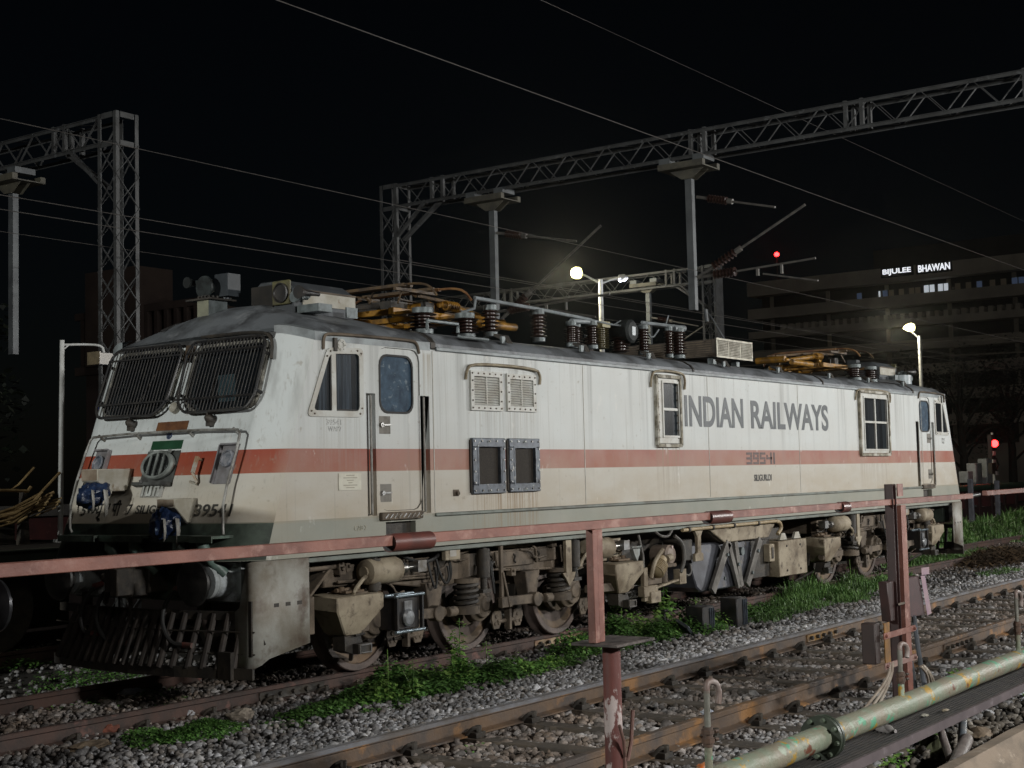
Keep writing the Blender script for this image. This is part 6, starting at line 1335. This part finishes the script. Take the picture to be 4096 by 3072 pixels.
# the mileage board on the left mast
bd = MB().box(-4.74,-4.715,7.0,7.28,2.75,3.25); bo = bd.build('number_board', mat('board_blue', (.01,.03,.20), None, rough=.5), p2)
def on_board(u0, z0): return lambda u, v, d: (-4.7405-d, u0-u, z0+v)
text_part('10', 'lettering', mat('board_yellow', (.6,.32,.05), None, rough=.5), bo, .13, .13, on_board(7.15,3.06), bold=.02); text_part('3', 'lettering', mat('board_yellow', (0,0,0)), bo, .09, .15, on_board(7.26,2.82), bold=.02)

# ------------------------------------------------------------------ overhead wires
WM_ = mat('wire_bronze', (.12,.108,.10), (.08,.075,.07), 4, .4, .3)
def wire(y, z, lab, r=.0075, x0=-45, x1=170, cat='wire', z1=None):
    o = MB().cyl((x0,y,z),(x1,y,z if z1 is None else z1),r,n=6).build('overhead_wire', WM_, None); props(o, lab, cat, 'overhead wires')
wire(0, 7.285, 'thickest overhead wire slanting down across the upper sky to the right', .0075)
wire(-.4, 8.42, 'faint highest overhead wire crossing the upper right sky', .003)
wire(.6, 5.46, 'overhead wire passing the top of the left mast and behind the first drop arm', .0045)
wire(4.3, 5.62, 'upper of the two overhead wires that shine beside the left street lamp', .006)
wire(4.3, 5.44, 'lower of the two overhead wires that shine beside the left street lamp', .006)
wire(7.2, 5.77, 'faint lowest overhead wire behind the locomotive roof', .0045)
wire(8.6, 6.70, 'overhead wire glinting below the right street lamp', .009, 4, 170)
for k, (z, y) in enumerate(((7.2,12.5),(7.9,12.8))):
    o = MB().cyl((46,24,z+.2),(52,-6,z),.02,n=5).build('cross_span_wire', WM_, None); props(o, ('lower','upper')[k]+' cross wire strung beyond the right street lamp', 'wire', 'cross-span wires')

# ------------------------------------------------------------------ lamps
LH = mat('lamp_housing', (.3,.3,.3), None, rough=.4); POLE = mat('pole_white', (.55,.56,.55), (.4,.4,.38), 4, .5)
def add_point(name, loc, watts, col, r, parent, spot=None):
    l = bpy.data.lights.new(name, 'SPOT' if spot else 'POINT'); l.energy = watts; l.color = col; l.shadow_soft_size = r
    if spot: l.spot_size = R(spot[1]); l.spot_blend = .5
    o = bpy.data.objects.new(name, l); COL.objects.link(o); o.parent = parent; o.location = Vector(loc)-parent.location
    if spot: o.rotation_euler = (-Vector(spot[0])).to_track_quat('Z','Y').to_euler()
    return o
WARM = (1, .93, .70)
L1 = thing('street_lamp', (14.85,10.16,-.26), 'double-armed white street lamp glowing yellow above the locomotive', 'street lamp')
MB().cyl((14.85,10.16,-.26),(14.85,10.16,7.50),.085,.065,n=14).build('post', POLE, L1)
MB().tube([(14.85,10.16,7.40),(14.60,10.46,7.60),(14.43,10.70,7.74)], .03, 8).tube([(14.85,10.16,7.38),(15.02,9.92,7.49),(15.18,9.68,7.54)], .03, 8).build('arms', POLE, L1)
MB().lathe([(.02,0),(.13,.03),(.17,.10),(.17,.20),(.13,.29),(.05,.33)], (14.55,10.56,7.70), (-.4,.55,.0), 20).build('lamp_glass', emit('lamp_glow', (1,.93,.42), 2.6), L1)
MB().lathe([(.03,0),(.10,.05),(.11,.2),(.03,.3)], (15.12,9.76,7.52), (.35,-.55,.03), 16).build('lamp_head', LH, L1)
MB().lathe([(.05,0),(.07,.01),(.05,.02)], (15.13,9.66,7.47), (-.5,-.5,-.7), 14).build('lamp_glass', emit('lamp_cool', (.85,.9,1), 6), L1)
add_point('lamp_light', (14.1,11.0,7.75), 620, WARM, .2, L1); add_point('lamp_light', (15.2,9.5,7.35), 15, (.85,.9,1), .08, L1)
L2 = thing('street_lamp', (39.75,9.84,-.26), 'single white street lamp glowing beyond the far end of the locomotive', 'street lamp')
MB().cyl((39.75,9.84,-.26),(39.75,9.84,7.56),.095,.07,n=14).build('post', POLE, L2)
MB().tube([(39.75,9.84,7.45),(39.58,10.02,7.68),(39.5,10.1,7.78)], .035, 8).build('arms', POLE, L2)
MB().lathe([(.02,0),(.15,.05),(.20,.16),(.15,.34),(.04,.50)], (39.62,9.95,7.93), (-.42,.55,-.05), 20).build('lamp_glass', emit('lamp_glow2', (1,.94,.5), 2.4), L2)
add_point('lamp_light', (39.0,10.6,7.9), 700, WARM, .2, L2)
# platform lamps behind and beside the photographer, of the kind whose light falls along the near side of the train
def platform_lamp(x, y, z, aim, watts, size, col, lab):
    t = thing('platform_lamp', (x, y, -.3), lab, 'platform lamp', 'platform lamps')
    MB().cyl((x,y-.6,-.3),(x,y-.6,z+.25),.07,n=12).build('post', POLE, t); MB().tube([(x,y-.6,z+.2),(x,y-.3,z+.3),(x,y,z+.22)], .03, 8).build('arms', POLE, t)
    MB().box(x-size/2-.04,x+size/2+.04,y-.12,y+.12,z+.10,z+.2).build('lamp_head', LH, t)
    a = bpy.data.lights.new('lamp_light', 'AREA'); a.shape = 'RECTANGLE'; a.size = size; a.size_y = .35; a.energy = watts; a.color = col; a.spread = R(165)
    o = bpy.data.objects.new('lamp_light', a); COL.objects.link(o); o.parent = t; o.location = (0, .1, z+.3)
    d = Vector(aim)-Vector((x,y,z)); o.rotation_euler = (-d).to_track_quat('Z','Y').to_euler()
NEU = (1, .99, .96); COOL = (.93, .95, 1)
platform_lamp(-11,-19,6.2,(-7.5,-1.5,1.6),1400,1.6,NEU,'platform lamp on the near platform, behind the photographer')
platform_lamp(7.5,-17.5,6.2,(2,-1.5,1.8),1430,1.6,NEU,'platform lamp opposite the middle of the locomotive')
platform_lamp(23,-17,6.2,(9,-1.5,1.8),1850,1.6,NEU,'platform lamp opposite the far end of the locomotive')
platform_lamp(-27,1.5,6.5,(-9.5,0,2),1260,.9,(.985,1,.955),'tall lamp beside the tracks ahead of the locomotive')

# ------------------------------------------------------------------ flat wagon at the left with scrap and a floodlight mast, coupled vehicle's buffer
fw = thing('flat_wagon', (-14, 4.27, -.0), 'dark green flat wagon frame behind the nose of the locomotive at the left edge', 'wagon')
MB().box(-24,-7.2,3.0,3.06,1.08,1.285).box(-24,-7.2,2.94,2.999,1.265,1.29).box(-24,-7.2,2.94,2.999,1.078,1.095).box(-7.26,-7.2,3.061,5.6,1.08,1.285).box(-24,-7.2,5.6,5.66,1.08,1.285).build('sole_bar', mat('wagon_green', (.035,.048,.038), (.02,.026,.022), 4, .5), fw, bevel=.006)
MB().box(-24,-7.26,3.061,5.599,1.20,1.26).build('deck', GREASE, fw)
MB().box(-24,-7.3,4.6,4.7,.2,1.07).build('underframe', GREASE, fw)  # dark plate added below the deck to hide the lit wall behind
for x in (-9.2,-11.0): MB().lathe([(.45,0),(.46,.1),(.5,.11),(.5,.13),(.2,.12),(0,.15)],(x,3.52,.60),(0,-1,0),28).build('wheel', GREASE, fw)
cv = thing('coupled_wagon', (-14, 0, 0), 'vehicle ahead of the locomotive, showing only a black buffer at the left edge', 'wagon')
MB().box(-26,-12.9,-1.4,1.4,1.0,2.6).build('body', mat('wagon_brown', (.06,.03,.025), (.04,.025,.02), 4, .6), cv, bevel=.02)
for sy in (1,-1):
    bf = MB().lathe([(.0,0),(.16,.005),(.215,.02),(.22,.05),(.19,.07),(.10,.10),(.10,.4)], (-12.06,sy*.86,1.04), (-1,0,0), 32); bo = bf.build('buffer_head', mat('buffer_steel', (.06,.06,.066), (.03,.03,.033), 4, .3, .6), cv); MB().lathe([(.15,0),(.15,.4),(.19,.42),(.19,.5)], (-12.46,sy*.86,1.04), (-1,0,0), 24).build('buffer_casing', GREASE, bo)
for x in (-15.2,-17): MB().lathe([(.45,0),(.46,.1),(.5,.11),(.5,.13),(.2,.12),(0,.15)],(x,-.75,.5),(0,-1,0),28).build('wheel', WHEELM, cv)
fl = thing('floodlight_mast', (-7.32,4.75,1.26), 'thin white mast with an unlit floodlight on a bent arm, standing on the green wagon', 'floodlight mast')
MB().cyl((-7.32,4.75,1.26),(-7.28,4.75,3.92),.035,.03,n=12).cyl((-7.32,4.75,1.26),(-7.32,4.75,1.30),.09,n=8).build('post', POLE, fl)
MB().tube([(-7.28,4.75,3.86),(-6.9,4.62,3.88),(-6.76,4.58,3.86),(-6.74,4.57,3.76)], .016, 8, smooth=1).beam((-7.28,4.75,3.78),(-7.20,4.72,3.86),.015).build('arm', POLE, fl)
MB().box(-6.93,-6.62,4.50,4.62,3.60,3.77).build('floodlight_case', mat('flood_dark', (.03,.03,.03), None, rough=.5), fl, bevel=.006); MB().box(-6.95,-6.9305,4.40,4.66,3.60,3.77).box(-6.915,-6.63,4.49,4.499,3.61,3.76).build('floodlight_glass', mat('flood_glass', (.17,.135,.085), (.11,.09,.06), 9, .3), fl)
# scrap rods
YR = mat('bamboo_rod', (.34,.24,.11), (.20,.13,.06), 6, .55)
def rods(name, lab, spec, m_, cat):
    mb = MB()
    for pts, r in spec: mb.tube(pts, r, 6)
    o = mb.build(name, m_, None); return props(o, lab, cat, 'bent rods piled on the green wagon')
rods('bent_rod', 'long bent pale rod rising highest to the right on the green wagon', [([(-7.36,4.7,2.17),(-7.7,4.65,1.90),(-8.1,4.6,1.74),(-8.9,4.5,1.55)], .018)], YR, 'rod')
rods('bent_rod', 'pale rod rising to the left of the longest one on the green wagon', [([(-7.68,4.8,2.24),(-7.95,4.75,2.02),(-8.05,4.75,1.97),(-7.85,4.75,1.94)], .015)], YR, 'rod')
rods('bent_rod', 'level pale rod across the pile on the green wagon', [([(-9.2,4.6,1.97),(-8.2,4.65,1.955),(-7.86,4.68,1.94),(-7.80,4.7,1.99)], .022)], YR, 'rod')
rods('rod_pile', 'tangle of thin yellowish rods lying on the green wagon', [([(-8.9+.02*k,4.4+.09*k,1.42+.05*(k%5)),(-8.2+.03*k,4.5+.03*k,1.55+.055*(k%4)),(-7.85+.03*k,4.6,1.72+.04*(k%6))], .012+.004*(k%3)) for k in range(16)], YR, 'rod pile')
o = MB().box(-9.4,-7.9,4.9,5.5,1.27,1.62).prism([(-7.95,1.26),(-7.80,1.26),(-7.84,1.95),(-7.90,1.95)],'y',4.72,4.80).build('scrap_heap', GREASE, None); props(o, 'dark lumps of scrap under the rods on the green wagon', 'scrap')

# ------------------------------------------------------------------ walls and yard beyond the train
WR = mat('dark_red_wall', (.095,.026,.026), (.06,.02,.02), 3, .8, c3=(.14,.05,.045), s3=5)
wl = MB().box(-60,1.5,8.5,8.8,1.12,1.52); wo = wl.build('boundary_wall', WR, None); props(wo, 'dark red boundary wall with a pale coping behind the nose of the locomotive', 'wall'); MB().box(-60,1.5,8.48,8.82,-.3,1.118).build('wall_shade_band', mat('wall_shade_dark', (.018,.013,.012), (.03,.02,.018), 2, .9), wo); MB().box(-60,1.5,8.46,8.84,1.525,1.70).build('coping', mat('coping_grey', (.14,.13,.125), (.07,.065,.06), 5, .8), wo)  # lower wall: its darkness is put into the near-black colour
w2 = thing('panel_wall', (45,7.9,-.3), 'low red panelled wall with a green pipe along its top beyond the far end of the locomotive', 'wall')
pn = MB(); ps = MB()
for k in range(40):
    x = 20+1.75*k; pn.box(x+.16,x+1.59,8.02,8.12,.25+.1*(k%2),1.0); ps.box(x-.12,x+.12,7.95,8.1,-.3,1.02)
pn.build('wall_panels', mat('wall_red', (.16,.045,.05), (.10,.035,.035), 2, .75), w2); ps.box(20,90,8.0,8.06,-.3,.24).build('wall_posts', mat('wall_post', (.04,.02,.02), (.06,.03,.03), 4, .8), w2)
MB().cyl((20,7.95,1.07),(90,7.95,1.07),.14,n=14).tube([(41.8,7.78,1.25),(42.0,7.78,1.22),(42.2,7.78,1.05),(42.1,7.79,.9)],.03,6).build('wall_pipe', mat('wall_pipe_green', (.045,.09,.06), (.03,.055,.04), 3, .5), w2)
for x, h, lab in ((27.76,1.55,'blue-grey concrete post beyond the far end of the locomotive, the nearer of two'),(30.6,1.45,'blue-grey concrete post beyond the far end of the locomotive, the farther of two')):
    o = MB().box(x-.075,x+.075,4.02,4.17,-.3,h).build('concrete_post', mat('post_bluegrey', (.13,.135,.16), (.085,.085,.1), 5, .7), None, bevel=.01); props(o, lab, 'post', 'concrete posts')
sg = thing('signal_post', (45.1,8.6,-.3), 'railway colour-light signal showing red on a white post', 'signal')
MB().cyl((45.1,8.6,-.3),(45.1,8.6,3.45),.06,n=10).build('post', POLE, sg)
MB().box(44.35,44.85,8.4,8.6,2.25,3.35).build('signal_head', BLACK, sg, bevel=.02); MB().lathe([(.20,0),(.21,-.02),(.21,-.10),(.20,-.10)],(44.55,8.38,2.95),(.8,.6,0),14).build('signal_hood', BLACK, sg)
MB().lathe([(.19,0),(.19,.02),(.1,.05),(0,.06)],(44.50,8.33,2.95),(-.8,-.6,0),18).build('signal_lens', emit('signal_red', (1,.012,.012), 25), sg); add_point('signal_light', (44.1,8.05,2.95), 5, (1,.03,.03), .1, sg)
MB().box(44.4,44.75,8.37,8.399,2.42,2.62).box(44.3,44.72,8.36,8.40,2.12,2.22).box(44.7,45.0,8.36,8.4,1.55,1.72).build('signal_plate', mat('plate_pale', (.5,.5,.48), (.35,.35,.33), 8, .5), sg); MB().box(44.3,44.9,8.42,8.6,1.6,2.1).tube([(44.9,8.4,2.3),(45.2,8.4,2.0),(44.8,8.4,1.8),(45.1,8.4,1.6)],.04,6).build('signal_gear', GREASE, sg)
CABM = mat('cabinet_pale', (.42,.44,.46), (.3,.31,.32), 4, .5)
for x, w_, h, lab in ((38.3,.9,2.3,'pale cabinet half hidden by the far nose of the locomotive'),(40.3,1.0,2.0,'left leaf of the pair of pale cabinets beyond the green pipe'),(41.3,1.0,2.0,'right leaf of the pair of pale cabinets beyond the green pipe'),(43.7,.7,1.75,'small low pale cabinet left of the signal'),(44.9,.9,2.1,'pale cabinet directly behind the signal post'),(46.6,1.1,2.3,'tall pale cabinet right of the signal')):
    t = thing('relay_cabinet', (x,9.4,-.3), lab, 'cabinet', 'pale relay cabinets'); MB().box(x-w_/2,x+w_/2,9.2,9.6,1.15 if h > 1.8 else 1.25,h).box(x-w_/2+.1,x+w_/2-.1,9.25,9.55,-.3,1.14).build('case', CABM, t, bevel=.01); MB().box(x-w_/2+.05,x+w_/2-.05,9.185,9.199,1.3,h-.08).build('door', CABM, t)

# ------------------------------------------------------------------ office block with lit name, far house, aviation light
BM = mat('office_concrete', (.42,.38,.325), (.30,.27,.235), .25, .85); BD = mat('office_recess', (.035,.034,.034), (.05,.048,.046), .4, .8)
ob = thing('office_block', (118, 20, 0), 'dark office block with concrete bands and a lit white name on its parapet', 'office block')
MB().box(111.5,134,-30,51.3,0,20.6).build('wall', BD, ob)
bn = MB()
for z0, z1 in ((19.55,20.95),(17.2,18.25),(15.25,15.95),(13.0,13.9),(10.6,11.6),(8.2,9.2),(5.8,6.8),(0,4)): bn.box(110,111.4,-30,52.2,z0,z1).box(111.5,134,51.31,52.2,z0,z1)
for k in range(96): bn.box(110.2,111.3,-29.5+.82*k,-29.1+.82*k,15.96,16.5)
for k in range(14): bn.box(111.42,111.49,-28+6*k,-27.6+6*k,4,19.5)
bn.build('concrete_band', BM, ob)
bn = MB().box(113,130,0,40,20.6,23.2).build('roof_house', BD, ob)
def office_window(y, z, w_, h, m_, nm='window'):
    f = MB().box(111.40,111.43,y-w_,y,z,z+h).build(nm, m_, ob); MB().box(111.385,111.399,y-w_-.04,y-w_+.04,z-.02,z+h+.02).build('frame', BD, f)
LITW = emit('window_lit', (.85,.92,1), .45); DIMW = emit('window_dim', (.5,.42,.32), .008); DIMB = emit('window_dim_blue', (.3,.42,.7), .06)
for y in (34.55,34.0,33.2,32.7): office_window(y, 18.28, .5, .82, LITW)
for y, m_ in ((41.2,DIMB),(39.0,LITW),(38.6,DIMB),(38.0,DIMW),(37.0,DIMW),(36.0,DIMW),(35.4,DIMW),(31.6,DIMW),(30.6,DIMW),(29.6,DIMB),(28.4,DIMW),(27.4,DIMW),(26.4,DIMB),(25.8,DIMB),(25.0,DIMB)): office_window(y, 18.4, .22 if m_ in (LITW,) else .55, .6, m_)
SG = emit('sign_white', (.92,.95,1), 1.1)
def on_office(y0, z0): return lambda u, v, d: (109.93-d*10, y0-u, z0+v)
sp = MB().box(109.95,109.99,34.95,38.15,20.0,20.98).box(109.95,109.99,31.3,34.7,20.0,20.98).build('sign_panel', BLACK, ob)
text_part('BIJULEE', 'sign_lettering', SG, sp, 2.75, .62, on_office(37.95,20.18), bold=.018); text_part('BHAWAN', 'sign_lettering', SG, sp, 3.0, .66, on_office(34.5,20.18), bold=.018)
mt_ = thing('aviation_light', (113,50.2,20.6), 'slim mast with a red warning light on the roof of the office block', 'warning light')
MB().cyl((113,50.2,20.6),(113,50.2,23.8),.09,.05,n=8).build('mast', BD, mt_); MB().lathe([(.10,0),(.24,.1),(.24,.3),(.08,.42)],(113,50.2,23.8),(0,0,1),16).build('red_lamp', emit('warn_red', (1,.01,.01), 30), mt_)
fh = thing('far_house', (50,67,0), 'dim brownish house with arched openings far behind the left mast', 'house')
HM = mat('house_brown', (.13,.095,.082), (.09,.066,.06), .3, .9)
hw = MB(); ar = []
hw.box(44.6,47.8,66.4,72,10.5,17.2).box(46,50,63,69.5,13.0,14.6)
hw.build('upper_floor', HM, fh)
h2 = MB().box(45.2,45.6,60,74,14.0,14.5).box(45.2,45.6,60,74,10.0,10.6)
for k in range(14): h2.box(45.2,45.6,60+1.0*k,60.32+1.0*k,10.61,13.99)
h2.box(46.2,52,60,74,0,14); h2.build('arcade', HM, fh)

# ------------------------------------------------------------------ trees in the dark
def tree(x, y, h, rc, lab, seed, n=2600, zc=.62):
    g = random.Random(seed); t = thing('dark_tree', (x,y,-.26), lab, 'tree', 'trees in the dark yard'); b = MB(); b.tube([(x,y,-.3),(x+.15,y,h*.3),(x-.1,y+.1,h*.55),(x,y,h*.8)], [.28,.22,.15,.06], 8)
    cl = []
    for i in range(14):
        a = g.uniform(0,6.28); rr_ = rc*g.uniform(.2,.85); z = h*g.uniform(zc-.30,.95); c = Vector((x+math.cos(a)*rr_, y+math.sin(a)*rr_, z)); cl.append((c, rc*g.uniform(.25,.5))); b.tube([(x,y,z*.62), (Vector((x,y,z*.75))+c)/2, c], [.09,.06,.03], 5)
    b.build('trunk', mat('dark_bark', (.009,.008,.007), None, rough=.9), t); v = []; f = []
    for _ in range(n):
        c, r = g.choice(cl); d = Vector((g.gauss(0,1),g.gauss(0,1),g.gauss(0,.8))).normalized()*r*g.random()**.4; p = c+d-Vector((x,y,-.26)); s_ = g.uniform(.10,.24); a = Vector((g.gauss(0,1),g.gauss(0,1),g.gauss(0,.6))).normalized(); w_ = a.cross(Vector((0,0,1))).normalized()*s_*.45; k = len(v)
        v += [p, p+a*s_*.5+w_, p+a*s_, p+a*s_*.5-w_]; f.append((k,k+1,k+2,k+3))
    o = raw('crown', v, f, DLEAF); o.parent = t
tree(56,13.5,8.5,3.6,'dark leafy tree just beyond the far nose of the locomotive',1); tree(63,13,9.5,4,'dark tree behind the red signal',2); tree(70,10,8.8,4,'dark tree at the right edge beyond the signal',3); tree(50,15.5,6,3,'low dark tree behind the pale cabinets',4); tree(80,14,11,5,'tallest dark tree against the office block',5)
tree(-3.2,14.5,6.0,2.0,'dark tree behind the red boundary wall at the left',6)

# ------------------------------------------------------------------ thin haze box added so the street lamps glow
hz = MB().box(-45, 145, -40, 90, -3, 29).build1('haze', mat('haze', (0,0,0)), None, smooth=False); props(hz, kind='stuff')
hm = bpy.data.materials.new('lamp_halo_haze'); hm.use_nodes = True; T = hm.node_tree; T.nodes.remove(T.nodes['Principled BSDF'])
pv = T.nodes.new('ShaderNodeVolumePrincipled'); pv.inputs['Color'].default_value = (.9,.9,.88,1); pv.inputs['Density'].default_value = .00022; pv.inputs['Anisotropy'].default_value = .92
T.links.new(pv.outputs[0], T.nodes['Material Output'].inputs['Volume']); hz.data.materials.clear(); hz.data.materials.append(hm)
